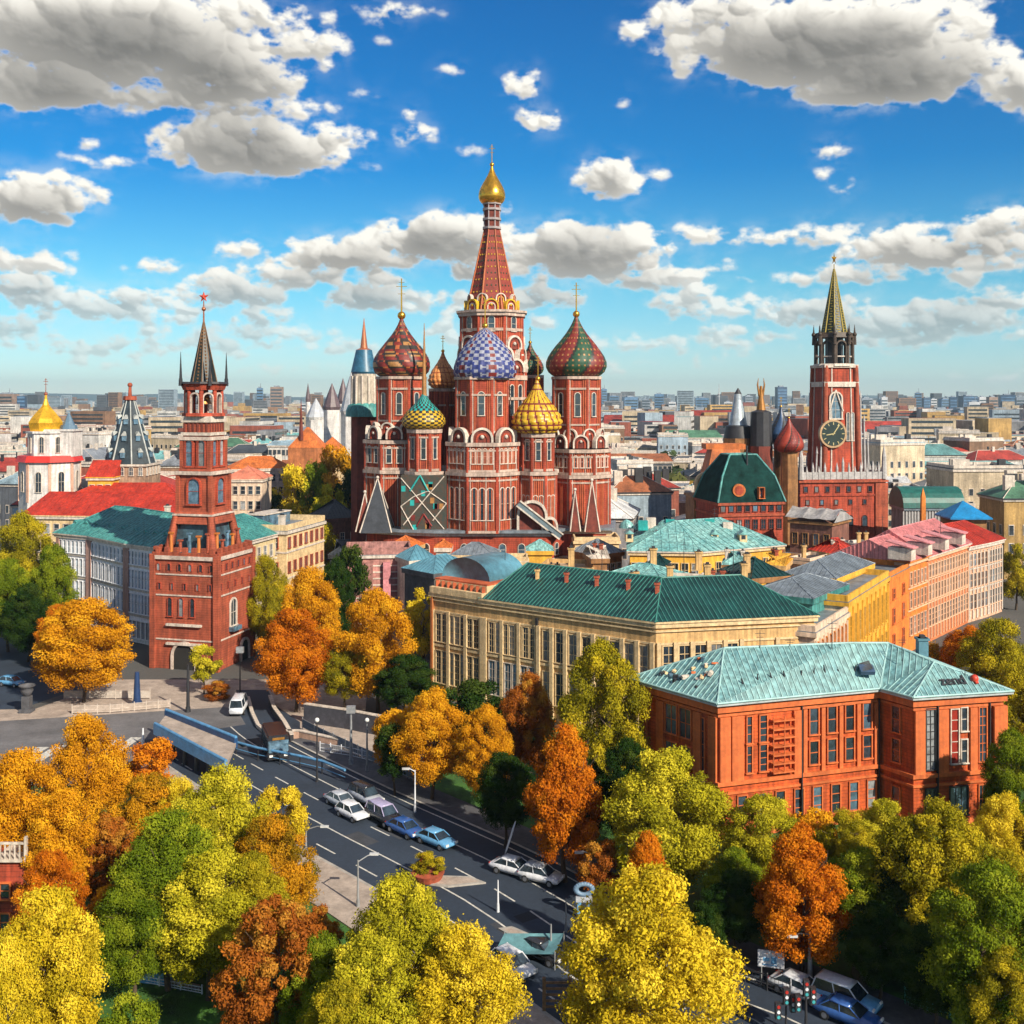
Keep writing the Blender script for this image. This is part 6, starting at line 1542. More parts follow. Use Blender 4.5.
for i, (px, yt, w, Y, c_) in enumerate(SKY):
    h = HC-(yt-HY)*Y/F; wd = w/F*Y/2; X, Yy = pt(px, Y)
    r = rr.random()*.4-.2; b = MB(); st = i % 3
    b.box(-wd, wd, -wd*.7, wd*.7, 0, h)
    left = [z for z in ZONES if z[0] <= px < z[1]][0][2]
    cn = {'blue':'glassy blue','pale':'pale concrete','brown':'brown','grey':'blue-grey','navy':'dark navy'}[c_]
    key = (cn, left, w > 11, yt < 394); n_ = lastc.get(key, 0); lastc[key] = n_+1
    lab_ = f"{'broad' if w > 11 else 'narrow'} {'high ' if yt < 394 else ''}{cn} skyline block {left}" + ('' if n_ == 0 else f", {['second','third','fourth','fifth'][n_-1]} from the left")
    o = tag(b.build('skyline_tower', TWM[c_], None, (X, Yy, 0), r), lab_, 'tower block', 'tower blocks on the skyline')
    g = MB()
    for zb in np.arange(h*.15, h-4, 7): g.box(-wd*.9, wd*.9, -wd*.7-.6, -wd*.65, float(zb), float(zb)+3.2)
    g.build('window_bands', GLC if c_ != 'navy' else TWM['blue'], o)
    g = MB(); g.box(-wd*.5, wd*.4, -wd*.4, wd*.4, h, h+3); 
    if st == 0: g.tube((wd*.2, 0, h), (wd*.2, 0, h+12), .8, .3, 5)
    g.build('roof_plant', TWM['grey'], o)
# far hills
b = MB(); n = 90; vs = []
for i in range(n+1):
    x = -9000+18000*i/n; h = 36 + 26*fbm(np.array([x/1500.0]), np.array([3.3]), 4, 5)[0] + (24 if abs(x+4200) < 1600 else 0)
    vs += [(x, 9800, -1), (x, 9950, h*.6+10), (x, 10300, h+22), (x, 11500, h), (x, 12500, -1)]
b.add(vs, [(i*5+j, i*5+5+j, i*5+6+j, i*5+1+j) for i in range(n) for j in range(4)], 0, True)
struct(b.build('hills', mat('wooded_hills', (.05,.09,.10), .9, .4, .002)))
# air between here and the horizon
hz = MB(); hz.box(-13500, 13500, -450, 14000, -1.5, 260)
m = bpy.data.materials.new('haze'); m.use_nodes = True; nt = m.node_tree; nt.nodes.clear(); o_ = N(nt, 'ShaderNodeOutputMaterial'); v = N(nt, 'ShaderNodeVolumePrincipled')
v.inputs['Color'].default_value = (.62,.86,1.0,1); v.inputs['Density'].default_value = 0.00007; v.inputs['Anisotropy'].default_value = .2
nt.links.new(v.outputs[0], o_.inputs['Volume']); struct(hz.build('haze', m), 'stuff')

# distant trees between the roofs: one mass of leaf cards
rs = np.random.RandomState(8); nT = 1500; per = 70
ty = 380 + 2600*rs.rand(nT)**1.5; tx = (rs.rand(nT)-.5)*ty*1.02; tr_ = rs.uniform(3.5, 8, nT)
cl = rs.randint(0, 4, nT); C0 = np.stack([tx, ty, tr_*.9+2], 1).repeat(per, 0); d = rs.normal(size=(nT*per, 3)); d /= np.linalg.norm(d, axis=1)[:, None]; Pp = C0 + d*(tr_.repeat(per)*(.7+.35*rs.rand(nT*per)))[:, None]*np.array([1,1,.8])
nr_ = d + rs.normal(size=d.shape)*.5; nr_ /= np.linalg.norm(nr_, axis=1)[:, None]; t1 = np.cross(nr_, rs.normal(size=d.shape)); t1 /= np.linalg.norm(t1, axis=1)[:, None]; t2 = np.cross(nr_, t1); sz = (tr_.repeat(per)*.26)[:, None]
Vt = np.stack([Pp-t1*sz, Pp-t2*sz, Pp+t1*sz, Pp+t2*sz], 1).reshape(-1, 3).astype(np.float32)
me = bpy.data.meshes.new('distant_trees'); me.vertices.add(len(Vt)); me.vertices.foreach_set('co', Vt.ravel()); nf = nT*per
me.loops.add(nf*4); me.loops.foreach_set('vertex_index', np.arange(nf*4, dtype=np.int32)); me.polygons.add(nf); me.polygons.foreach_set('loop_start', np.arange(0, nf*4, 4, dtype=np.int32)); me.polygons.foreach_set('loop_total', np.full(nf, 4, np.int32))
for c_ in ((.10,.11,.015), (.035,.06,.012), (.34,.20,.02), (.30,.12,.02)): me.materials.append(mat('far_leaf_%d' % int(c_[0]*100), c_, .9, .3, .1))
me.polygons.foreach_set('material_index', cl.repeat(per).astype(np.int32)); me.update(); me.validate(); struct(put('distant_trees', me), 'stuff')

r = thing('radio_mast', 'thin pale mast on the skyline left of the grey bottle turret', 'mast', (*pt(719, 1700), 0)); H_ = HC-(384-HY)*1700/F
b = MB(); b.frus(0,0,0,H_,1.6,.3,4,0,0); b.build('lattice', TWM['pale'], r); b = MB()
for k in range(4): b.box(-2.2+.4*k, 2.2-.4*k, -.2, .2, H_*.7+k*4, H_*.7+k*4+.5)
b.build('cross_arm', TWM['pale'], r)
# ================================================================== TREES
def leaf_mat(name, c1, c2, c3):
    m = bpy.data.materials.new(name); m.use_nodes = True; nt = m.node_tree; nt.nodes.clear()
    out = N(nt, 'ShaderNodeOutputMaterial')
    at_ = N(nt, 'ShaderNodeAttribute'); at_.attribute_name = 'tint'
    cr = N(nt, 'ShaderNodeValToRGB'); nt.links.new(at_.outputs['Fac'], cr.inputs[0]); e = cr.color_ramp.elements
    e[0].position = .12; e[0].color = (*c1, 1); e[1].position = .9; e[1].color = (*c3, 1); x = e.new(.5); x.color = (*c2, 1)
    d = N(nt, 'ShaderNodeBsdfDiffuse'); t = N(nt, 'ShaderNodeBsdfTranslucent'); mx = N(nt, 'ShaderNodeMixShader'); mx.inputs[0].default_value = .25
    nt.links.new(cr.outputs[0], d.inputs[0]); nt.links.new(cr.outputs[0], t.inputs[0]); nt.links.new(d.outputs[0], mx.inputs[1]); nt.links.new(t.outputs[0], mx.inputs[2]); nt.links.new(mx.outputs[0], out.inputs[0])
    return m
LM = {
 'yellow': leaf_mat('leaf_yellow', (.33,.25,.012), (.63,.46,.020), (.80,.61,.045)),
 'lime':   leaf_mat('leaf_lime', (.15,.15,.010), (.43,.38,.018), (.69,.58,.040)),
 'gold':   leaf_mat('leaf_gold', (.38,.15,.008), (.66,.30,.012), (.78,.42,.02)),
 'orange': leaf_mat('leaf_orange', (.30,.070,.006), (.58,.165,.010), (.70,.26,.014)),
 'rust':   leaf_mat('leaf_rust', (.17,.045,.010), (.42,.13,.018), (.52,.27,.035)),
 'green':  leaf_mat('leaf_green', (.045,.085,.007), (.16,.21,.012), (.34,.36,.022)),
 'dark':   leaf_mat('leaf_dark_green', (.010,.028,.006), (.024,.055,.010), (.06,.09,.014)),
 'olive':  leaf_mat('leaf_olive', (.12,.12,.008), (.34,.28,.014), (.55,.42,.02)),
 'amber':  leaf_mat('leaf_amber', (.12,.11,.008), (.46,.23,.012), (.70,.33,.016)),
}
BARK = mat('bark', (.10,.065,.040), .9, .4, 2.0, bump=.5, bscale=8)

def crown_mesh(name, seed, nleaf, leaf, shape):
    """leaf quads gathered in clumps on an uneven crown of radius 1 and height 2 (base at z=0); shape: (top narrowness, clump size, clump count)"""
    rs = np.random.RandomState(seed); top, cs, nc = shape
    C_ = []; 
    tries = 0
    while len(C_) < nc and tries < 30000:
        tries += 1
        z = rs.rand()**0.85; a = rs.rand()*2*np.pi
        env = math.sin(PI*min(1, (z*0.86+.10)))**0.62 * (1 - top*z)           # outline radius at this height
        q = rs.rand()**0.38
        c = np.array([math.cos(a)*env*q*.84, math.sin(a)*env*q*.84, .10+z*1.72])
        r = cs*(0.55+0.8*rs.rand())*(1-.25*z)
        if all(np.linalg.norm(c-o[0]) > .36*(r+o[1]) for o in C_): C_.append((c, r))
    w = np.array([r**2 for c, r in C_]); w /= w.sum()
    idx = rs.choice(len(C_), nleaf, p=w)
    cc = np.array([c for c, r in C_])[idx]; rr_ = np.array([r for c, r in C_])[idx]
    d = rs.normal(size=(nleaf, 3)); d[:, 2] += .22; d /= np.linalg.norm(d, axis=1)[:, None]
    rad = rr_*(1.02 - 0.38*rs.rand(nleaf)**1.6 + .15*rs.randn(nleaf))
    # small secondary lumps on each clump
    lump = 1 + .26*np.sin(d[:,0]*7+idx)*np.sin(d[:,1]*7+idx*2)*np.sin(d[:,2]*7+idx*3)
    P = cc + d*(rad*lump)[:, None]*np.array([1, 1, .86])
    nrm = d*1.0 + rs.normal(size=(nleaf, 3))*.55; nrm /= np.linalg.norm(nrm, axis=1)[:, None]
    t1 = np.cross(nrm, rs.normal(size=(nleaf, 3))); t1 /= np.linalg.norm(t1, axis=1)[:, None]; t2 = np.cross(nrm, t1)
    s = leaf*(.65+.8*rs.rand(nleaf))[:, None]
    V = np.stack([P-t1*s, P-t2*s*.55, P+t1*s, P+t2*s*.55], 1).reshape(-1, 3)
    me = bpy.data.meshes.new(name)
    me.vertices.add(nleaf*4); me.vertices.foreach_set('co', V.astype(np.float32).ravel())
    me.loops.add(nleaf*4); me.loops.foreach_set('vertex_index', np.arange(nleaf*4, dtype=np.int32))
    me.polygons.add(nleaf); me.polygons.foreach_set('loop_start', np.arange(0, nleaf*4, 4, dtype=np.int32)); me.polygons.foreach_set('loop_total', np.full(nleaf, 4, np.int32))
    ct_ = rs.rand(len(C_))[idx]
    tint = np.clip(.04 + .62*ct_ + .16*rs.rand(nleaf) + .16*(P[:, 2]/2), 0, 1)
    A = me.attributes.new('tint', 'FLOAT', 'FACE'); A.data.foreach_set('value', tint.astype(np.float32))
    me.materials.append(LM['yellow']); me.update(); me.validate()
    return me
def trunk_mesh(name, seed):
    rs = random.Random(seed); b = MB()
    b.frus(0,0,-.2,0,.055,.040,8); p = Vector((0,0,0)); r = .040; k = 6
    for i in range(k):
        q = p + Vector((rs.uniform(-.03,.03), rs.uniform(-.03,.03), .22)); b.tube(p, q, r, r*.84, 8, cap=False); p = q; r *= .84
        if i >= 1:
            for j in range(3):
                a = rs.random()*6.28; e = p + Vector((math.cos(a)*.30, math.sin(a)*.30, .20+.15*rs.random())); b.tube(p, e, r*.6, r*.28, 5, cap=False)
                for _ in range(2):
                    f = e + Vector((rs.uniform(-.18,.22)*1, rs.uniform(-.2,.2), rs.uniform(.02,.22))); b.tube(e, f, r*.28, .004, 4, cap=False)
    me = b.build(name, BARK); d_ = me.data; bpy.data.objects.remove(me); return d_
SH = {'round': [crown_mesh('crown', 11+i, 76000, .0175, (.12, .185, 125)) for i in range(4)],
      'tall':  [crown_mesh('crown', 31+i, 66000, .018, (.52, .165, 120)) for i in range(3)],
      'airy':  [crown_mesh('crown', 51+i, 44000, .020, (.28, .14, 120)) for i in range(3)],
      'small': [crown_mesh('crown', 71+i, 12000, .036, (.18, .26, 30)) for i in range(3)]}
TR = [trunk_mesh('trunk', 90+i) for i in range(4)]
TN = {'yellow':'yellow', 'lime':'yellow-green', 'gold':'golden', 'orange':'bright orange', 'rust':'rust-brown', 'green':'green', 'dark':'dark green', 'olive':'olive', 'amber':'amber and green'}
_tc = [0]
def tree(px, ytop, ybase, wpx, colr, where, shape='round', kind='broadleaf_tree', bush=False, label=None, group=None):
    Y = HC*F/(ybase-HY); X = (px-512)/F*Y; H = HC-(ytop-HY)*Y/F; w = wpx/F*Y/2*1.15
    k = _tc[0]; _tc[0] += 1
    low = .04 if bush else min(.24, 2.2/H)
    adj = {'round':'round-crowned', 'tall':'upright tapering', 'airy':'loose airy', 'small':'bushy'}[shape]
    if bush: nm, ct_ = 'bush', 'bush'; lab = label or f'{TN[colr]} bush {where}'
    else: nm, ct_ = kind, 'tree'; lab = label or f'{adj} {TN[colr]} tree {where}'
    rt = thing(nm, lab, ct_, (X, Y, 0), k*2.4, group or ('bushes' if bush else 'autumn trees'))
    me = SH[shape][k % len(SH[shape])]
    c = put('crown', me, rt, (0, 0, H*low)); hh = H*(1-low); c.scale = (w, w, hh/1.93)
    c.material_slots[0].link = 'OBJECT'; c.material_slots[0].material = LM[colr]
    if not bush:
        t = put('trunk', TR[k % 4], rt); s = H*low+hh*.55; t.scale = (s/1.32*1.0, s/1.32*1.0, s/1.32)
    return rt
tree_n = 0
G1, G2, G3, G4, G5 = 'trees of the lower left park', 'trees along the avenue', 'trees around the gate tower', 'trees of the lower right park', 'far trees between the roofs'
# lower-left park
tree(45, 893, 1095, 122, 'yellow', 'filling the bottom left corner', group=G1)
tree(8, 935, 1130, 90, 'yellow', 'cut by the left edge at the bottom', 'tall', group=G1)
tree(110, 882, 976, 56, 'gold', 'alone beside the small lawn', 'airy', group=G1)
tree(52, 850, 985, 72, 'orange', 'above the bottom left yellow tree', 'round', group=G1)
tree(22, 748, 905, 92, 'gold', 'at the left edge above the red balcony house', group=G1)
tree(86, 716, 860, 84, 'gold', 'just below the zebra crossing', group=G1)
tree(150, 740, 815, 62, 'orange', 'beside the blue footbridge foot', 'small', group=G1)
tree(146, 775, 905, 84, 'amber', 'between the golden tree and the big green crown', group=G1)
tree(168, 815, 990, 118, 'green', 'behind the dark red shrub of the left park', group=G1)
tree(222, 770, 925, 110, 'lime', 'nearest the avenue by the footbridge, broadest crown', group=G1)
tree(283, 783, 858, 50, 'yellow', 'standing out over the road edge', 'small', group=G1)
tree(272, 815, 955, 92, 'amber', 'leaning over the near kerb', group=G1)
tree(208, 850, 1000, 120, 'lime', 'in the middle of the left park', group=G1)
tree(112, 812, 925, 66, 'rust', 'deep between the golden and green crowns', 'airy', group=G1)
tree(276, 896, 1068, 128, 'rust', 'by the lawn, largest rust crown', 'airy', group=G1)
tree(318, 935, 1075, 80, 'green', 'tucked behind the rust crown at the bottom', group=G1)
tree(402, 880, 1065, 122, 'lime', 'left of the bottom bend of the avenue', group=G1)
tree(462, 930, 1105, 128, 'yellow', 'lowest beside the near kerb', group=G1)
tree(368, 940, 1120, 122, 'lime', 'at the bottom edge left of centre', group=G1)
tree(130, 990, 1075, 60, 'green', '', bush=True, shape='small', label='low green bush at the bottom edge of the lawn', group='bushes')
tree(62, 790, 930, 84, 'gold', 'between balcony house and golden crowns', group=G1)
tree(190, 800, 955, 90, 'lime', 'left of the broadest park crown', group=G1)
tree(135, 870, 1010, 84, 'green', 'behind the lone golden tree', group=G1)
tree(250, 855, 990, 84, 'olive', 'between the green and rust crowns', group=G1)
tree(318, 905, 1010, 60, 'rust', 'nearest the near pavement', 'airy', group=G1)
tree(178, 780, 900, 66, 'yellow', 'by the side road below the footbridge', group=G1)
tree(340, 985, 1150, 90, 'olive', 'lowest in the bottom row', group=G1)
# foreground by the avenue and the lower-right park
tree(648, 868, 1098, 176, 'yellow', 'largest, at the bottom right of centre', group=G4)
tree(648, 832, 985, 66, 'orange', 'poking above the largest yellow crown', 'tall', group=G4)
tree(668, 750, 905, 122, 'lime', 'in front of the orange building\'s left corner', group=G4)
tree(764, 795, 915, 90, 'lime', 'below the orange building\'s louvred balcony', group=G4)
tree(736, 850, 935, 62, 'green', 'low between two yellow-green crowns', group=G4)
tree(800, 825, 982, 110, 'orange', 'beside the tall grey lamp post', 'tall', group=G4)
tree(846, 812, 915, 62, 'olive', 'right of the bright orange tree', group=G4)
tree(815, 806, 890, 60, 'gold', 'directly below the orange building\'s windows', 'small', group=G4)
tree(885, 800, 900, 70, 'lime', 'below the inner corner of the orange building', group=G4)
tree(934, 803, 975, 118, 'olive', 'with broad yellowish crown below the bay', 'round', group=G4)
tree(1003, 795, 925, 74, 'yellow', 'at the right edge below the orange building', group=G4)
tree(988, 862, 1060, 122, 'green', 'filling the bottom right corner', group=G4)
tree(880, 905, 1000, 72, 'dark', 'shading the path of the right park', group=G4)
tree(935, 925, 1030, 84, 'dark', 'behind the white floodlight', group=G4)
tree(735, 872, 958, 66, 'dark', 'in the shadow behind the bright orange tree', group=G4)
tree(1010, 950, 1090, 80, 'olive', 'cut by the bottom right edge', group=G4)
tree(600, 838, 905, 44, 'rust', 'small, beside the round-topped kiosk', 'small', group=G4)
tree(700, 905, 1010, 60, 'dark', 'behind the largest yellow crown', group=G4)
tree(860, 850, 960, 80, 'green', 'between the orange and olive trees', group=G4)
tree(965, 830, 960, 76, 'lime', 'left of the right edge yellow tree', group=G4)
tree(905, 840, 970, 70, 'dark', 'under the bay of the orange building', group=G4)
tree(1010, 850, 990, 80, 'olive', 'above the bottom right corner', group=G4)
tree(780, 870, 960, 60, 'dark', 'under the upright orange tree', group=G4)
# along the far side of the avenue
tree(604, 643, 815, 92, 'olive', 'tallest in front of the classical building', group=G2)
tree(565, 724, 882, 92, 'orange', 'broad, between avenue and classical building', 'tall', group=G2)
tree(527, 674, 790, 58, 'rust', 'in front of the classical building\'s downpipe', group=G2)
tree(432, 690, 800, 74, 'gold', 'first on the avenue after the junction', group=G2)
tree(484, 706, 812, 58, 'gold', 'second on the avenue after the junction', group=G2)
tree(393, 706, 782, 44, 'gold', 'small, at the start of the fence', 'small', group=G2)
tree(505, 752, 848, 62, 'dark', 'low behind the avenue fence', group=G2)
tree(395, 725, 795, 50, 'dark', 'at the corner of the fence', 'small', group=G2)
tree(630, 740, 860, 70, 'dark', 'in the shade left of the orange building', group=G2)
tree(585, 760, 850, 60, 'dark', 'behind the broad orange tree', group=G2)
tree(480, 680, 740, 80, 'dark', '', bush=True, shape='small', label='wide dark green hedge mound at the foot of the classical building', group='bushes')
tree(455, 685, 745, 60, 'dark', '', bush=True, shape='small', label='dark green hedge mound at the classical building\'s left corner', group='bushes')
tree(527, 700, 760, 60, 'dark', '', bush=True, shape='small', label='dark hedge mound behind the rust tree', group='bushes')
for k, (px_, yt_, yb_, w_, c_) in enumerate(((1075, 640, 790, 90, 'olive'), (1110, 560, 680, 80, 'gold'), (1085, 760, 930, 110, 'lime'), (1150, 700, 860, 110, 'orange'), (1100, 900, 1090, 130, 'green'), (-60, 600, 720, 90, 'gold'), (-70, 760, 930, 110, 'lime'), (-110, 680, 820, 100, 'orange'))): tree(px_, yt_, yb_, w_, c_, 'outside the ' + ('right' if px_ > 500 else 'left') + ' edge of the view, ' + ['above the shady park', 'beyond the terrace', 'by the orange building', 'farthest out', 'in the near park', 'by the rear road', 'over the zebra crossing', 'farthest out on the junction'][k])
# around the gate tower
tree(296, 608, 712, 80, 'orange', 'nearest the gate tower on its right', group=G3)
tree(310, 567, 680, 66, 'gold', 'behind the orange tree right of the gate tower', group=G3)
tree(266, 556, 655, 46, 'olive', 'touching the gate tower\'s right wall', group=G3)
tree(378, 590, 712, 78, 'gold', 'with a dark foot below the pink stair house', group=G3)
tree(405, 655, 722, 66, 'dark', 'below the golden crowns by the plaza', group=G3)
tree(345, 640, 712, 56, 'olive', 'between the orange and golden crowns of the plaza', group=G3)
tree(422, 590, 668, 40, 'yellow', 'against the classical building\'s left end', 'small', group=G3)
tree(204, 645, 694, 36, 'lime', 'small, at the gate tower\'s front corner', 'small', group=G3)
tree(218, 680, 700, 28, 'rust', '', bush=True, shape='small', label='red bush beside the small yellow-green tree at the gate tower', group='bushes')
tree(84, 598, 702, 100, 'gold', 'broad, in front of the white office building', group=G3)
tree(60, 605, 672, 50, 'orange', 'behind the broad golden tree by the office building', group=G3)
tree(25, 513, 625, 64, 'olive', 'left of the office building, tallest', group=G3)
tree(52, 545, 640, 50, 'green', 'touching the office building\'s left corner', group=G3)
tree(8, 560, 652, 56, 'green', 'at the left edge above the rear road', group=G3)
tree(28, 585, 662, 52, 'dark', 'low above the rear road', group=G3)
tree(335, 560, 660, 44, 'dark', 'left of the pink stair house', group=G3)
# right edge behind the orange building
tree(998, 618, 730, 84, 'olive', 'right of the terrace, in front of the market roofs', group=G4)
tree(966, 626, 712, 54, 'orange', 'between terrace and olive tree', group=G4)
tree(1016, 662, 800, 66, 'olive', 'at the right edge beside the orange building', group=G4)
tree(1012, 730, 850, 60, 'green', 'right behind the orange building\'s corner', group=G4)
tree(945, 640, 705, 44, 'amber', 'just behind the turquoise roof', 'small', group=G4)
tree(1016, 545, 610, 34, 'olive', 'beyond the end of the terrace at the right edge', 'small', group=G4)
# far trees between the roofs
for (px, yt, yb, w, c_, lab) in ((292, 466, 556, 52, 'yellow', 'above the cream corner building'), (255, 472, 552, 46, 'dark', 'just right of the gate tower shaft'), (240, 484, 553, 34, 'olive', 'small, behind the yellow wing'), (338, 446, 553, 56, 'amber', 'left of the cathedral\'s left tower'), (315, 455, 555, 40, 'green', 'between the yellow and amber far trees'), (330, 486, 560, 42, 'lime', 'above the dark gap by the cathedral'), (270, 490, 560, 40, 'dark', 'behind the cream corner building roof'), (352, 462, 556, 34, 'dark', 'touching the cathedral\'s left wall'), (250, 432, 462, 36, 'green', 'far off behind the orange-roofed row'), (222, 440, 470, 34, 'dark', 'far off, touching the gate tower belfry'), (636, 500, 545, 24, 'dark', 'right of the cathedral\'s right corner'), (320, 505, 570, 40, 'green', 'lowest beside the dark gap'), (350, 545, 640, 44, 'dark', 'between the pink stair house and the navy-roofed house'), (318, 520, 590, 44, 'olive', 'right of the cream corner building'),
    (1005, 440, 462, 30, 'amber', 'far right beyond the teal roofs'), (955, 438, 458, 26, 'olive', 'far off behind the red-roofed sheds')):
    tree(px, yt, yb, w, c_, lab, 'small', group=G5)
# ================================================================== STREET THINGS
CARC = {'silver': (.42,.45,.50), 'white': (.70,.72,.76), 'blue': (.03,.10,.32), 'lightblue': (.12,.34,.58), 'black': (.02,.02,.025), 'lavender': (.42,.38,.58), 'teal': (.05,.35,.38), 'red': (.45,.03,.02)}
CPM = {k: mat('car_paint_'+k, v, .22, .08, 2.0, spec=.9) for k, v in CARC.items()}
TYRE = mat('tyre', (.018,.018,.018), .85); RIM = mat('rim', (.5,.5,.52), .3, metal=.8); LAMPW = mat('headlight', (.85,.85,.80), .15, spec=1); LAMPR = mat('taillight', (.5,.02,.01), .2)
def loft(b, secs, m=0, sm=True, cap=True):
    """sections: lists of points of equal count, joined in order"""
    k = len(secs[0]); o = [p for s in secs for p in s]; fs = []
    for j in range(len(secs)-1):
        for i in range(k): fs.append((j*k+i, j*k+(i+1) % k, (j+1)*k+(i+1) % k, (j+1)*k+i))
    if cap: fs += [tuple(reversed(range(k))), tuple(range((len(secs)-1)*k, len(secs)*k))]
    b.add(o, fs, m, sm)
def car(pos, ang, colr, label, style='sedan', group='cars on the avenue', name='parked_car', cat='car', roofc=None):
    r = thing(name, label, cat, (pos[0], pos[1], .02), ang, group)
    Lc, Wc, Hc_ = {'sedan': (4.5,1.8,1.42), 'suv': (4.7,1.95,1.85), 'hatch': (4.0,1.75,1.5), 'van': (5.4,2.05,2.3)}[style]
    h1 = {'sedan': .88, 'suv': 1.08, 'hatch': .92, 'van': 1.2}[style]
    prof = {'sedan': [(-2.25,.62,.72),(-2.1,.42,.88),(-1.3,.30,.93),(0,.28,.93),(1.0,.28,.90),(1.9,.34,.76),(2.2,.45,.62)],
            'suv': [(-2.35,.7,.9),(-2.25,.42,1.1),(-1.2,.36,1.12),(0,.34,1.12),(1.2,.34,1.08),(2.1,.40,.98),(2.33,.55,.8)],
            'hatch': [(-2.0,.6,.8),(-1.9,.38,.95),(-1,.30,.95),(0,.28,.95),(.9,.28,.90),(1.7,.34,.78),(1.97,.45,.62)],
            'van': [(-2.7,.6,1.2),(-2.65,.42,1.25),(-1.2,.38,1.25),(.6,.36,1.25),(1.6,.36,1.18),(2.4,.4,1.0),(2.68,.5,.8)]}[style]
    b = MB(); secs = []
    for x, z0, z1 in prof:
        w = Wc/2*(1-.10*(abs(x)/(Lc/2))**4); zm = (z0+z1)/2
        secs.append([(x,-w*.86,z0),(x,w*.86,z0),(x,w,zm-.08),(x,w*.98,zm+.1),(x,w*.86,z1),(x,-w*.86,z1),(x,-w*.98,zm+.1),(x,-w,zm-.08)])
    loft(b, secs); body = b.build('body', CPM[colr], r)
    top = {'sedan': [(-1.75,.0),(-1.1,1),(.35,1),(1.15,.0)], 'suv': [(-2.2,.0),(-1.95,1),(.5,1),(1.25,.0)], 'hatch': [(-1.85,0),(-1.4,1),(.3,1),(1.05,0)], 'van': [(-2.6,.0),(-2.55,1),(1.3,1),(2.1,.0)]}[style]
    zb = prof[2][2]-.02; g = MB(); q = g
    W0, W1 = Wc*.43, Wc*.35
    xs = top
    loft(g, [[(xs[0][0],-W0,zb),(xs[0][0],W0,zb),(xs[3][0],W0,zb),(xs[3][0],-W0,zb)], [(xs[1][0],-W1,Hc_-.05),(xs[1][0],W1,Hc_-.05),(xs[2][0],W1,Hc_-.05),(xs[2][0],-W1,Hc_-.05)]], sm=False)
    g.build('windows', GLASS, r)
    t = MB(); loft(t, [[(xs[1][0]-.1,-W1-.04,Hc_-.07),(xs[1][0]-.1,W1+.04,Hc_-.07),(xs[2][0]+.1,W1+.04,Hc_-.07),(xs[2][0]+.1,-W1-.04,Hc_-.07)], [(xs[1][0]+.15,-W1+.1,Hc_+.03),(xs[1][0]+.15,W1-.1,Hc_+.03),(xs[2][0]-.2,W1-.1,Hc_+.03),(xs[2][0]-.2,-W1+.1,Hc_+.03)]])
    for s in (-1, 1):
        for (a, b_) in ((0,1),(3,2)): t.tube((xs[a][0], s*W0, zb), (xs[b_][0], s*W1, Hc_-.05), .05, n=5)
        t.tube(((xs[0][0]+xs[3][0])/2, s*W0, zb), ((xs[1][0]+xs[2][0])/2, s*W1, Hc_-.05), .045, n=5)
    t.build('roof', CPM[roofc or colr], r)
    for sx in (-1, 1):
        for sy in (-1, 1):
            w = MB(); w.M = Matrix.Rotation(PI/2, 4, 'X'); w.frus(0,0,-.11,.11,.33,.33,18,0,0, sm=True); wo = w.build('wheel', TYRE, r, (sx*Lc*.30, sy*(Wc/2-.12), .33))
            w = MB(); w.M = Matrix.Rotation(PI/2, 4, 'X'); w.frus(0,0,-.12,.12,.20,.20,12,0,0); w.build('rim', RIM, wo)
    for s in (-1, 1):
        l = MB(); l.box(-.06,.06,-.17,.17,-.09,.09); l.build('headlight', LAMPW, r, (Lc/2-.09, s*Wc*.34, .66 if style != 'suv' else .85))
        l = MB(); l.box(-.06,.06,-.15,.15,-.09,.09); l.build('taillight', LAMPR, r, (-Lc/2+.07, s*Wc*.35, .75 if style != 'suv' else .95))
    return r
RD = math.atan2(-.785, .62)
car(at(341,806), R(-48), 'silver', 'silver saloon leading the queue of parked vehicles on the avenue')
car(at(352,818), R(-46), 'white', 'white hatchback in the outer lane beside the silver saloon', 'hatch')
car(at(366,803), R(-50), 'silver', 'grey estate car close to the kerb ahead of the black off-roader', 'suv', roofc='black')
car(at(384,822), R(-50), 'black', 'tall black off-roader with a lavender roof', 'suv', roofc='lavender')
car(at(405,834), R(-46), 'blue', 'dark blue saloon behind the black off-roader')
car(at(436,845), R(-42), 'lightblue', 'light blue car at the tail of the parked queue')
car(at(514,874), R(-32), 'white', 'white car with a paddle board leaning on it', 'sedan')
car(at(541,882), R(-28), 'white', 'white convertible parked nose to tail with the board-carrying car', 'hatch', roofc='silver')
car(at(800,996), RD+.15, 'white', 'white car half hidden behind the tall grey lamp post')
car(at(846,1008), RD+.2, 'lightblue', 'pale blue car with a white top at the bottom right kerb', 'suv', roofc='white')
car(at(848,1022), RD+.2, 'blue', 'dark blue car lowest in the bottom right lane', 'sedan')
car(at(541,958), R(-38), 'black', 'dark grey car beside the teal awning')
car(at(513,972), R(-50), 'white', 'white car just below the near traffic island', 'hatch')
car(at(12,686), R(-20), 'lightblue', 'small light blue car alone on the shaded rear road', 'hatch')
car(at(58,673), R(70), 'silver', 'silver car half under the broad golden tree', 'suv')
car(at(239,712), R(95), 'white', 'white van entering the curving road beside the gate tower', 'van')
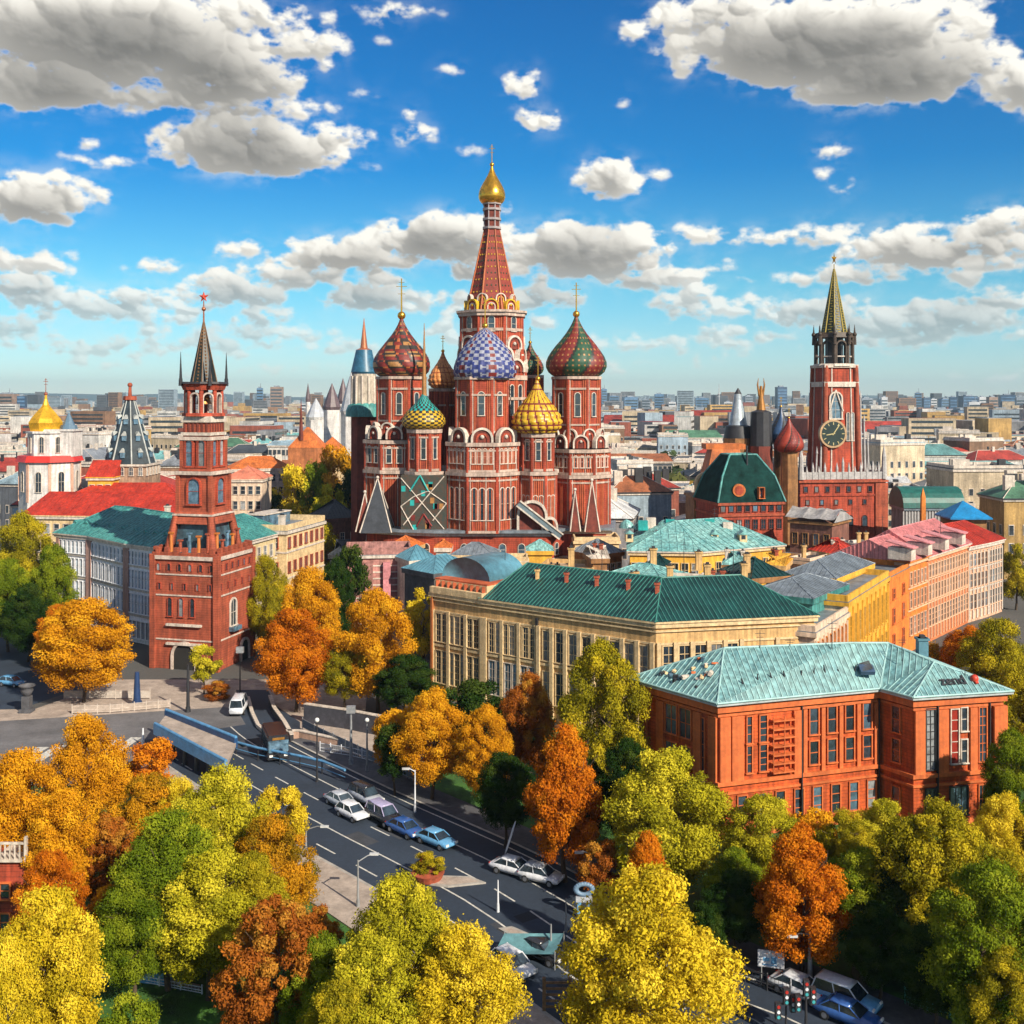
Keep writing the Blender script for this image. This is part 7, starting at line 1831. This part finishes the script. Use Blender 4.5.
# paddle board leaning on the white car
p = at(505, 868); b = MB(); b.M = Matrix.Translation((0,0,1.2)) @ Matrix.Rotation(R(18), 4, 'Y')
loft(b, [[(-.06*s, -w, z), (.06*s, -w, z), (.06*s, w, z), (-.06*s, w, z)] for z, w, s in ((0,.12,.6),(.5,.32,1),(1.4,.40,1),(2.3,.34,1),(2.9,.18,.8),(3.15,.03,.4))]); tag(b.build('paddle_board', CPM['white'], None, (p.x, p.y, .1)), 'upright white paddle board with pointed tips standing on the white car', 'paddle board')
# bus
def bus(pos, ang):
    r = thing('city_bus', 'boxy dark bus with a glazed front waiting below the footbridge', 'bus', (pos[0], pos[1], .02), ang)
    b = MB(); b.box(-2.9,2.9,-1.25,1.25,.35,1.25); b.box(-2.9,2.9,-1.25,1.25,2.6,3.0); b.box(-2.8,2.8,-1.1,1.1,3.0,3.18); b.box(-2.9,-2.6,-1.25,1.25,1.25,2.6)
    for x in (-1.6,-.3,1.0,2.3): b.box(x-.08,x+.08,-1.27,1.27,1.2,2.62)
    b.build('body', CPM['black'], r); b = MB(); b.box(-2.6,2.85,-1.2,1.2,1.2,2.65); b.build('windows', GLASSB, r)
    b = MB(); b.box(2.8,2.98,-1.1,1.1,1.2,2.4); b.build('windscreen', GLASSB, r)
    for x in (-1.8, 1.8):
        for y in (-1.1, 1.1):
            w = MB(); w.M = Matrix.Rotation(PI/2, 4, 'X'); w.frus(0,0,-.15,.15,.48,.48,18,0); wo = w.build('wheel', TYRE, r, (x,y,.48)); w = MB(); w.M = Matrix.Rotation(PI/2, 4, 'X'); w.frus(0,0,-.16,.16,.28,.28,12,0); w.build('rim', RIM, wo)
    for y in (-.85,.85): l = MB(); l.box(-.05,.05,-.2,.2,-.12,.12); l.build('headlight', LAMPW, r, (2.93,y,.8))
    b = MB(); b.box(2.88,2.96,-.7,.7,2.65,2.92); b.build('route_panel', mat('route_amber', (.30,.14,.02), .4), r)
bus(at(275, 755), R(-70))
# ------------------------------------------------------------------ lamps, posts, signals
GREYP = mat('galvanised', (.36,.37,.38), .5, .2, 2, metal=.4)
def pole(label, px, pybase, pytop, m=GREYP, r_=.09, arm=None, head=None, name='street_lamp', cat='street lamp', group=None):
    p = at(px, pybase); H_ = HC-(pytop-HY)*p.y/F; r = thing(name, label, cat, (p.x, p.y, 0), 0, group)
    b = MB(); b.frus(0,0,0,.7,r_*1.9,r_*1.6,10); b.frus(0,0,.7,H_,r_*1.25,r_*.7,10, sm=True); b.build('post', m, r)
    if arm:
        b = MB(); b.tube((0,0,H_-.15), (arm[0]*.6, arm[1]*.6, H_+.25), .055, .05); b.tube((arm[0]*.6, arm[1]*.6, H_+.25), (arm[0], arm[1], H_+.3), .05, .04); b.build('arm', m, r)
        b = MB(); b.M = Matrix.Translation((arm[0], arm[1], H_+.28)); b.box(-.38,.38,-.14,.14,-.06,.10); b.build('lamp_head', mat('lamp_head', (.55,.56,.56), .4), r)
    if head == 'globe':
        b = MB(); b.ball(0,0,H_+.22,.26); b.build('globe', mat('globe_white', (.75,.75,.72), .3), r)
    if head == 'twin':
        for s in (-.45, .45): b = MB(); b.tube((0,0,H_-.2), (s,0,H_), .05); b.ball(s,0,H_+.25,.30); b.build('globe', mat('globe_white', (.75,.75,.72), .3), r)
    if head == 'signal':
        for k, (x, z) in enumerate(((-.55, H_-.7), (.45, H_-.2), (.0, H_+.3))):
            b = MB(); b.box(x-.19,x+.19,-.22,.16,z-.55,z+.55); o = b.build('signal_head', DARKM, r)
            for j, c_ in enumerate(('red', 'white', 'teal')): b = MB(); b.M = Matrix.Translation((x,-.24,z+.34-.34*j)); disc(b, .11, -.03, .03, 0, 12); b.build('lens', CPM[c_], o)
        b = MB(); b.box(-.6,.5,-.05,.05,H_-.3,H_-.2); b.build('arm', DARKM, r)
    if head == 'box': b = MB(); b.box(-.5,.5,-.3,.3,H_-.1,H_+.7); b.build('camera_box', GREYP, r)
    return r
A = (-.9, -.7)
pole('tall grey lamp post beside the bright orange tree at the lower right', 810, 990, 932, r_=.16, arm=(-1.6,-1.2))
pole('pale lamp post on the near pavement with an arm over the road', 358, 908, 860, arm=(1.3,.5), group='street lamps')
pole('lamp post at the left edge of the avenue beside the yellow crown', 306, 858, 828, arm=(1.8,-.4), group='street lamps')
pole('dark lamp post with globe head at the plaza edge, leftmost of three', 317, 782, 722, DARKM, head='globe', group='street lamps')
pole('thick pale lamp column with box heads at the start of the fence', 351, 765, 712, GREYP, r_=.16, head='box', group='street lamps')
pole('slim pale post just right of the thick lamp column', 367, 772, 722, GREYP, r_=.11, head='globe', group='street lamps')
pole('bent-headed lamp post right of the gate tower entrance', 240, 706, 652, DARKM, head='box', group='street lamps')
pole('short black post on the plaza left of the small yellow-green tree', 188, 712, 664, DARKM, r_=.2, name='bollard_post', cat='post')
pole('dark blue advertising pillar left of the gate tower', 137, 706, 672, mat('pillar_blue', (.02,.05,.14), .4), r_=.42, name='advertising_pillar', cat='pillar')
pole('white marker post standing on the side road left of the footbridge', 143, 745, 728, CPM['white'], r_=.12, name='marker_post', cat='post')
pole('road post with white lower half in the middle of the avenue', 498, 912, 880, CPM['white'], r_=.07, name='marker_post', cat='post')
pole('post with signs beside the blue kiosk', 566, 932, 898, GREYP, r_=.06, name='sign_post', cat='post')
pole('slanted pale post on the near traffic island', 551, 958, 924, GREYP, r_=.08, name='marker_post', cat='post')
pole('thick dark post left of the teal awning', 497, 962, 945, DARKM, r_=.14, name='bollard_post', cat='post')
pole('twin white globe lamp among the dark trees on the right', 866, 968, 918, DARKM, head='twin')
pole('black traffic signal cluster at the bottom of the avenue', 806, 1040, 992, DARKM, r_=.09, head='signal', name='traffic_signal', cat='traffic signal')
pole('second traffic signal left of the signal cluster', 786, 1036, 1000, DARKM, r_=.07, head='signal', name='traffic_signal', cat='traffic signal')
pole('slim iron post by the rust tree of the left park', 219, 985, 940, BARK, r_=.06, name='marker_post', cat='post')
pole('white lamp post on the avenue fence below the golden trees', 415, 812, 770, CPM['white'], r_=.08, arm=(-.9,-.5), group='street lamps')
pole('lamp post on the right pavement beside the rust tree', 590, 892, 852, CPM['white'], r_=.08, arm=(-1.0,-.8), group='street lamps')
# black statue-like lamp at the rear road
r = thing('stone_urn', 'dark stone urn on a stepped pedestal beside the rear road', 'urn', at(27, 712)); b = MB(); b.box(-.8,.8,-.8,.8,0,.5); b.box(-.55,.55,-.55,.55,.5,2.2); b.build('pedestal', mat('dark_stone', (.09,.09,.10), .8, .3, 1), r)
b = MB(); b.lathe([(.3,0),(.6,.3),(.85,.8),(.7,1.2),(1.1,1.35),(1.1,1.5)], 16, 0, 0, 2.2); b.build('bowl', MATS['dark_stone'], r)
# white floodlight on an orange trestle
p = at(946, 985); r = thing('floodlight', 'white tilted floodlight panel on an orange trestle at the right', 'floodlight', p); H_ = HC-(930-HY)*p.y/F
b = MB()
for x in (-.35,.35): b.tube((x*1.9,0,0), (x,0,H_), .07, .05)
for k in range(6): b.tube((-.5,0,.8+k*H_/7), (.5,0,.8+k*H_/7+.5), .035)
b.build('trestle', RBT, r); b = MB(); b.M = Matrix.Translation((0,-.1,H_+.3)) @ Matrix.Rotation(R(25),4,'X') @ Matrix.Rotation(R(15),4,'Y'); b.box(-1.0,1.0,-.12,.1,-.55,.55); b.build('panel', CPM['white'], r)
# ------------------------------------------------------------------ fences and railings
def fence(name, label, path, h, m, step=2.0, panel=None, cat='fence', lift=.13):
    P_ = [Vector(p[:2]) for p in path]; c0 = P_[0]; r = thing(name, label, cat, (c0.x, c0.y, lift))
    rails = MB(); posts = []
    for i in range(len(P_)-1):
        a, b_ = P_[i]-c0, P_[i+1]-c0; L_ = (b_-a).length; n = max(1, round(L_/step))
        for z in (h*.98, h*.5, h*.15): rails.tube((*a, z), (*b_, z), .035)
        for k in range(n): posts.append(a+(b_-a)*k/n)
        if panel:
            d = (b_-a).normalized(); nn = Vector((d.y,-d.x))*.015
            rails.add([(*(a-nn), h*.16),(*(b_-nn), h*.16),(*(b_-nn), h*.94),(*(a-nn), h*.94),(*(a+nn), h*.16),(*(b_+nn), h*.16),(*(b_+nn), h*.94),(*(a+nn), h*.94)], [(0,3,2,1),(4,5,6,7),(0,1,5,4),(2,3,7,6)], 1)
        else:
            k = int(L_/.28)
            for j in range(k): q = a+(b_-a)*j/k; rails.tube((*q, .1), (*q, h*.95), .014, n=4, cap=False)
    posts.append(P_[-1]-c0); rails.build('rails', [m, panel or m], r)
    pm = MB(); pm.frus(0,0,-.1,h+.08,.06,.055,8); pm.ball(0,0,h+.12,.08,n=8,k=5); d_ = None
    for q in posts[:95]:
        if d_ is None: o = pm.build('post', m, r, (*q, 0)); d_ = o.data
        else: put('post', d_, r, (*q, 0))
    return r
fo_ = offset(RKt, -3.4, closed=False)
fence('glass_fence', 'long grey panelled fence along the far pavement of the avenue', fo_[3:9] if len(fo_) > 12 else fo_[1:4], 1.25, GREYP, 2.4, mat('panel_grey', (.16,.20,.24), .3, .2, 1))
fence('railing', 'dark railing beside the white notice board at the lower right', [at(716,968).xy, at(745,982).xy, at(790,1000).xy], 1.0, DARKM)
fence('railing', 'green railing at the bottom right corner', [at(905,1005).xy, at(950,1018).xy, at(1010,1030).xy], 1.0, mat('rail_green', (.03,.22,.16), .5))
fence('balustrade', 'long pale balustrade along the plaza above the golden trees', [at(72,714).xy, at(110,713).xy, at(170,708).xy], 1.1, WHITE, 1.6, PAVE, cat='balustrade', lift=0)
fence('balustrade', 'rear pale balustrade under the broad golden tree', [at(64,699).xy, at(150,699).xy], 1.2, WHITE, 2.4, mat('wall_pale', (.50,.44,.38), .8, .2, 1), cat='balustrade', lift=0)
fence('railing', 'white railing on the plaza right of the bus', [at(320,752).xy, at(352,757).xy, at(372,762).xy], 1.1, CPM['white'], 1.5, None, lift=0)
# curved low walls of the plaza
def wall(name, label, path, h, t, m, cat='wall'):
    b = MB(); c0 = Vector(path[0][:2]); P_ = [tuple(Vector(p[:2])-c0) for p in path]
    poly = offset(P_, t/2, closed=False)+offset(P_, -t/2, closed=False)[::-1]; b.prism(poly, 0, h, 0, bot=False); q = offset(P_, t/2+.06, closed=False)+offset(P_, -t/2-.06, closed=False)[::-1]; b.prism(q, h, h+.12, 1)
    return tag(b.build(name, [m, WHITE], None, (c0.x, c0.y, 0)), label, cat)
wall('kerb_wall', 'curving white kerb wall sweeping up beside the white van', [at(270,738).xy, at(258,728).xy, at(252,715).xy, at(248,700).xy], .4, .35, WHITE)
wall('kerb_wall', 'black curving kerb wall on the right of the curving road', [at(292,742).xy, at(284,728).xy, at(274,714).xy, at(270,702).xy], .9, .4, DARKM)
wall('plaza_wall', 'low pinkish wall behind the bus on the plaza', [at(262,738).xy, at(300,738).xy, at(345,748).xy], .9, .5, mat('wall_pink', (.52,.33,.24), .8, .2, 1))
wall('retaining_wall', 'dark retaining wall under the dark trees above the plaza', [at(305,722).xy, at(345,728).xy, at(380,735).xy], 2.4, .6, mat('wall_slate', (.06,.06,.075), .8, .3, 1))
# ------------------------------------------------------------------ blue footbridge
BLU = mat('bridge_blue', (.10,.28,.50), .35, .2, 1.0); BLD = mat('bridge_navy', (.02,.07,.18), .4, .2, 1.0)
A0, A1 = at(155,728,3.0), at(226,766,2.6); B0, B1 = at(166,714,3.2), at(236,742,2.8)
r = thing('footbridge', 'blue-railed footbridge ramp with a pale deck at the road junction', 'footbridge', (A0.x, A0.y, 0)); o_ = Vector((A0.x, A0.y, 0))
def lp_(v): return tuple(Vector(v)-o_)
b = MB(); q = [lp_(A0), lp_(A1), lp_(B1), lp_(B0)]; b.add([(x,y,z-.1) for x,y,z in q]+[(x,y,z-.5) for x,y,z in q], [(0,1,2,3),(7,6,5,4),(0,4,5,1),(1,5,6,2),(2,6,7,3),(3,7,4,0)], 0); b.build('deck', PAVE, r)
for (u_, v_) in ((A0,A1),(B0,B1)):
    b = MB(); a_, c_ = Vector(lp_(u_)), Vector(lp_(v_)); d = (c_-a_).normalized(); nn = Vector((d.y,-d.x,0))*.22
    vs = [a_-nn+Vector((0,0,-.7)), c_-nn+Vector((0,0,-.7)), c_+nn+Vector((0,0,-.7)), a_+nn+Vector((0,0,-.7)), a_-nn+Vector((0,0,.45)), c_-nn+Vector((0,0,.45)), c_+nn+Vector((0,0,.45)), a_+nn+Vector((0,0,.45))]
    b.add([tuple(v) for v in vs], [(0,3,2,1),(4,5,6,7),(0,1,5,4),(1,2,6,5),(2,3,7,6),(3,0,4,7)], 0); b.tube(a_+Vector((0,0,.55)), c_+Vector((0,0,.55)), .2, m=1); b.build('parapet', [BLD if u_ is B0 else BLU, BLU], r)
for k in range(6):
    t = (k+.5)/6; p = Vector(lp_(A0)).lerp(Vector(lp_(A1)), t); b = MB(); b.frus(0,0,0,p.z-.6,.28,.22,8); b.build('pier', DARKM, r, (p.x, p.y+.8, 0)) 
b = MB(); P_ = [at(x, y, 1.5) for x, y in ((236,742),(258,748),(280,752),(300,756),(322,761),(345,770))]; c0 = P_[0]
for i in range(len(P_)-1):
    a_, c_ = P_[i]-Vector((c0.x,c0.y,0)), P_[i+1]-Vector((c0.x,c0.y,0)); b.tube(a_, c_, .16); b.tube(a_-Vector((0,0,.8)), c_-Vector((0,0,.8)), .05); b.tube((a_.x,a_.y,0), a_, .07, m=1)
tag(b.build('guard_rail', [BLU, DARKM], None, (c0.x, c0.y, 0)), 'curving light blue guard rail running from the footbridge past the bus', 'railing')
# ------------------------------------------------------------------ small roadside things
r = thing('kiosk_sign', 'pale blue round-topped kiosk sign on two legs at the far kerb', 'kiosk', at(584, 918)); r.scale = (.72,.72,.72); b = MB()
for x in (-.55,.55): b.box(x-.22,x+.22,-.2,.2,0,1.9)
b.build('leg', CPM['lightblue'], r); b = MB(); b.box(-.95,.95,-.25,.25,1.9,2.5); b.build('shelf', CPM['silver'], r)
b = MB(); b.M = Matrix.Translation((0,0,3.3)) @ Matrix.Scale(1.25,4,(1,0,0)); n = 20
for i in range(n): a_, c_ = 2*PI*i/n, 2*PI*(i+1)/n; b.tube((.75*math.cos(a_),0,.6*math.sin(a_)), (.75*math.cos(c_),0,.6*math.sin(c_)), .26, n=8)
b.build('ring', mat('kiosk_blue', (.16,.26,.38), .5), r)
r = thing('flower_planter', 'round planter full of green and red plants on the traffic island', 'planter', at(428, 880)); b = MB(); b.frus(0,0,.1,.75,1.2,1.5,16); b.build('bowl', mat('terracotta_red', (.42,.09,.04), .8, .3, 2), r)
c = put('plants', SH['small'][0], r, (0,0,.55)); c.scale = (1.7,1.7,1.0); c.material_slots[0].link = 'OBJECT'; c.material_slots[0].material = LM['olive']
c = put('flowers', SH['airy'][1], r, (-.3,0,1.3)); c.scale = (.8,.8,.6); c.material_slots[0].link = 'OBJECT'; c.material_slots[0].material = LM['rust']
r = thing('awning', 'pale teal fabric awning stretched low over the near traffic island', 'awning', at(524, 962)); b = MB(); n = 8; vs = []
for i in range(n+1):
    for j in range(n+1): u_, v_ = i/n, j/n; vs.append((-2.3+4.6*u_+.8*v_, -1.2+2.4*v_, 1.2-.4*math.sin(PI*u_)*math.sin(PI*v_)+.4*v_))
b.add(vs, [(i*(n+1)+j, (i+1)*(n+1)+j, (i+1)*(n+1)+j+1, i*(n+1)+j+1) for i in range(n) for j in range(n)], 0, True); b.build('canvas', mat('canvas_teal', (.10,.24,.27), .7, .2, 1), r)
for x, y in ((-2.3,-1.2),(2.3,-1.2),(-1.5,1.2),(3.1,1.2)): b = MB(); b.tube((x,y,0), (x,y,1.4 if y < 0 else 1.75), .05); b.build('pole', GREYP, r)
r = thing('notice_board', 'white notice board with blue lettering lines beside the railing at the lower right', 'notice board', at(771, 985)); b = MB(); b.M = Matrix.Rotation(R(-15),4,'Z'); b.box(-.95,.95,-.06,.06,1.3,2.5); b.build('board', CPM['white'], r)
b = MB(); b.M = Matrix.Rotation(R(-15),4,'Z'); b.box(-.55,-.1,-.09,-.05,1.75,2.0); b.box(.0,.4,-.09,-.05,1.6,2.1); b.box(-.6,.45,-.09,-.05,1.45,1.52); b.build('symbol', CPM['lightblue'], r)
for x in (-.7,.7): b = MB(); b.tube((x,0,0), (x,0,1.35), .05); b.build('leg', GREYP, r)
r = thing('garden_shelter', 'dark arched shelter half hidden under the trees at the lower right', 'shelter', at(884, 985)); b = MB(); vs = []; k = 10
for i in range(k+1): t = PI*i/k; vs += [(-1.9*math.cos(t), -1.6, 2.3*math.sin(t)), (-1.9*math.cos(t), 1.6, 2.3*math.sin(t))]
b.add(vs, [(2*i, 2*i+1, 2*i+3, 2*i+2) for i in range(k)], 0, True); b.build('vault', mat('shelter_grey', (.10,.11,.10), .6, .2, 1), r); b = MB(); b.box(-1.7,1.7,1.2,1.3,0,1.6); b.build('back_panel', BARK, r)
r = thing('wooden_gate', 'worn wooden gate frame at the bottom bend of the avenue', 'gate', at(557, 1012)); b = MB()
for x in (-.9,.9): b.box(x-.12,x+.12,-.12,.12,0,2.4)
b.build('frame', mat('old_wood', (.22,.12,.06), .9, .4, 2), r); b = MB(); 
for k in range(5): b.box(-.8,.8,-.05,.05,.3+k*.42,.45+k*.42)
b.build('slats', MATS['old_wood'], r)
r = thing('garden_trough', 'long light blue trough at the edge of the small lawn', 'trough', at(105, 975), R(-12)); b = MB(); b.box(0,5.2,-.45,.45,0,.55,0); b.box(.15,5.0,-.3,.3,.55,.57,1); b.build('basin', [CPM['lightblue'], GLASS], r); b = MB(); b.box(3.6,5.2,-.5,.5,.56,.95); b.build('lid', BLU, r)
fence('railing', 'low white railing across the small lawn of the left park', [at(118,978).xy, at(202,994).xy], .5, CPM['white'], 2.0, None, lift=0)
# red brick house with a white balcony, cut by the left edge
p = at(10, 935); root = thing('balcony_house', 'red brick house with white balcony and yellow upper wall at the left edge', 'house', (p.x, p.y, 0))
x0 = -4.0; b = MB(); b.box(-9, 1.6, -1, 6, 0, 6.4); b.build('wall', BRICK, root); b = MB(); b.box(-12, -3.2, .4, 6, 6.4, 10.6, 0); b.build('upper_wall', YEL, root); b = MB(); b.box(-12.3, -3.0, .1, 6.2, 10.6, 10.9, 0); b.build('roof', WHITE, root)
b = MB(); b.box(-.7, 1.9, -1.4, 2, 6.4, 6.6)
for k in range(7): b.box(-.6+k*.38, -.5+k*.38, -1.35, -1.25, 6.6, 7.8)
b.box(-.7, 1.9, -1.4, -1.2, 7.8, 7.95); b.box(1.75, 1.95, -1.45, -1.15, 6.6, 8.4); b.build('balcony', WHITE, root)
window(root, (-.3, -1, 3.4), 0, 1.5, 1.2, RBT, GLASS); window(root, (-3.0, -1, 3.4), 0, 1.5, 1.2, RBT, GLASS); window(root, (-.3, -1, .8), 0, 1.5, 1.4, RBT, GLASS)
# lettering painted on the bay roof of the orange building
ob = [o for o in bpy.data.objects if o.get('label', '').startswith('orange-red building')][0]
cu = bpy.data.curves.new('roof_lettering', 'FONT'); cu.body = 'zend'; cu.size = 1.5; cu.extrude = .03; cu.align_x = 'CENTER'; cu.offset = .03
to = bpy.data.objects.new('t', cu); COL.objects.link(to); bpy.context.view_layer.update(); me = bpy.data.meshes.new_from_object(to.evaluated_get(bpy.context.evaluated_depsgraph_get())); bpy.data.objects.remove(to)
me.materials.clear(); me.materials.append(DARKM)
A4v, E3v, E4v = Vector(A4), Vector(E3), Vector(E4); nr = (E4v-E3v).cross(A4v-E3v).normalized(); nr = nr if nr.z > 0 else -nr; ex = (E4v-E3v).normalized(); ey = nr.cross(ex)
lt = put('roof_lettering', me, ob); M = Matrix((ex, ey, nr)).transposed().to_4x4(); M.translation = E3v+(E4v-E3v)*.46+ey*1.15+nr*.14; lt.matrix_local = M
b = MB(); b.ball(0,0,0,.42,n=12); b.box(-.15,.15,-.6,-.3,-.1,.1); em = b.build('roof_emblem', mat('emblem_red', (.60,.05,.02), .5), ob); M2 = M.copy(); M2.translation = M.translation+ex*2.45+ey*.5+nr*.05; em.matrix_local = M2
# people on the plaza
CLOTH = {'dark': (.02,.02,.03), 'red': (.40,.04,.03), 'white': (.6,.6,.58), 'blue': (.04,.08,.25), 'tan': (.35,.24,.14)}
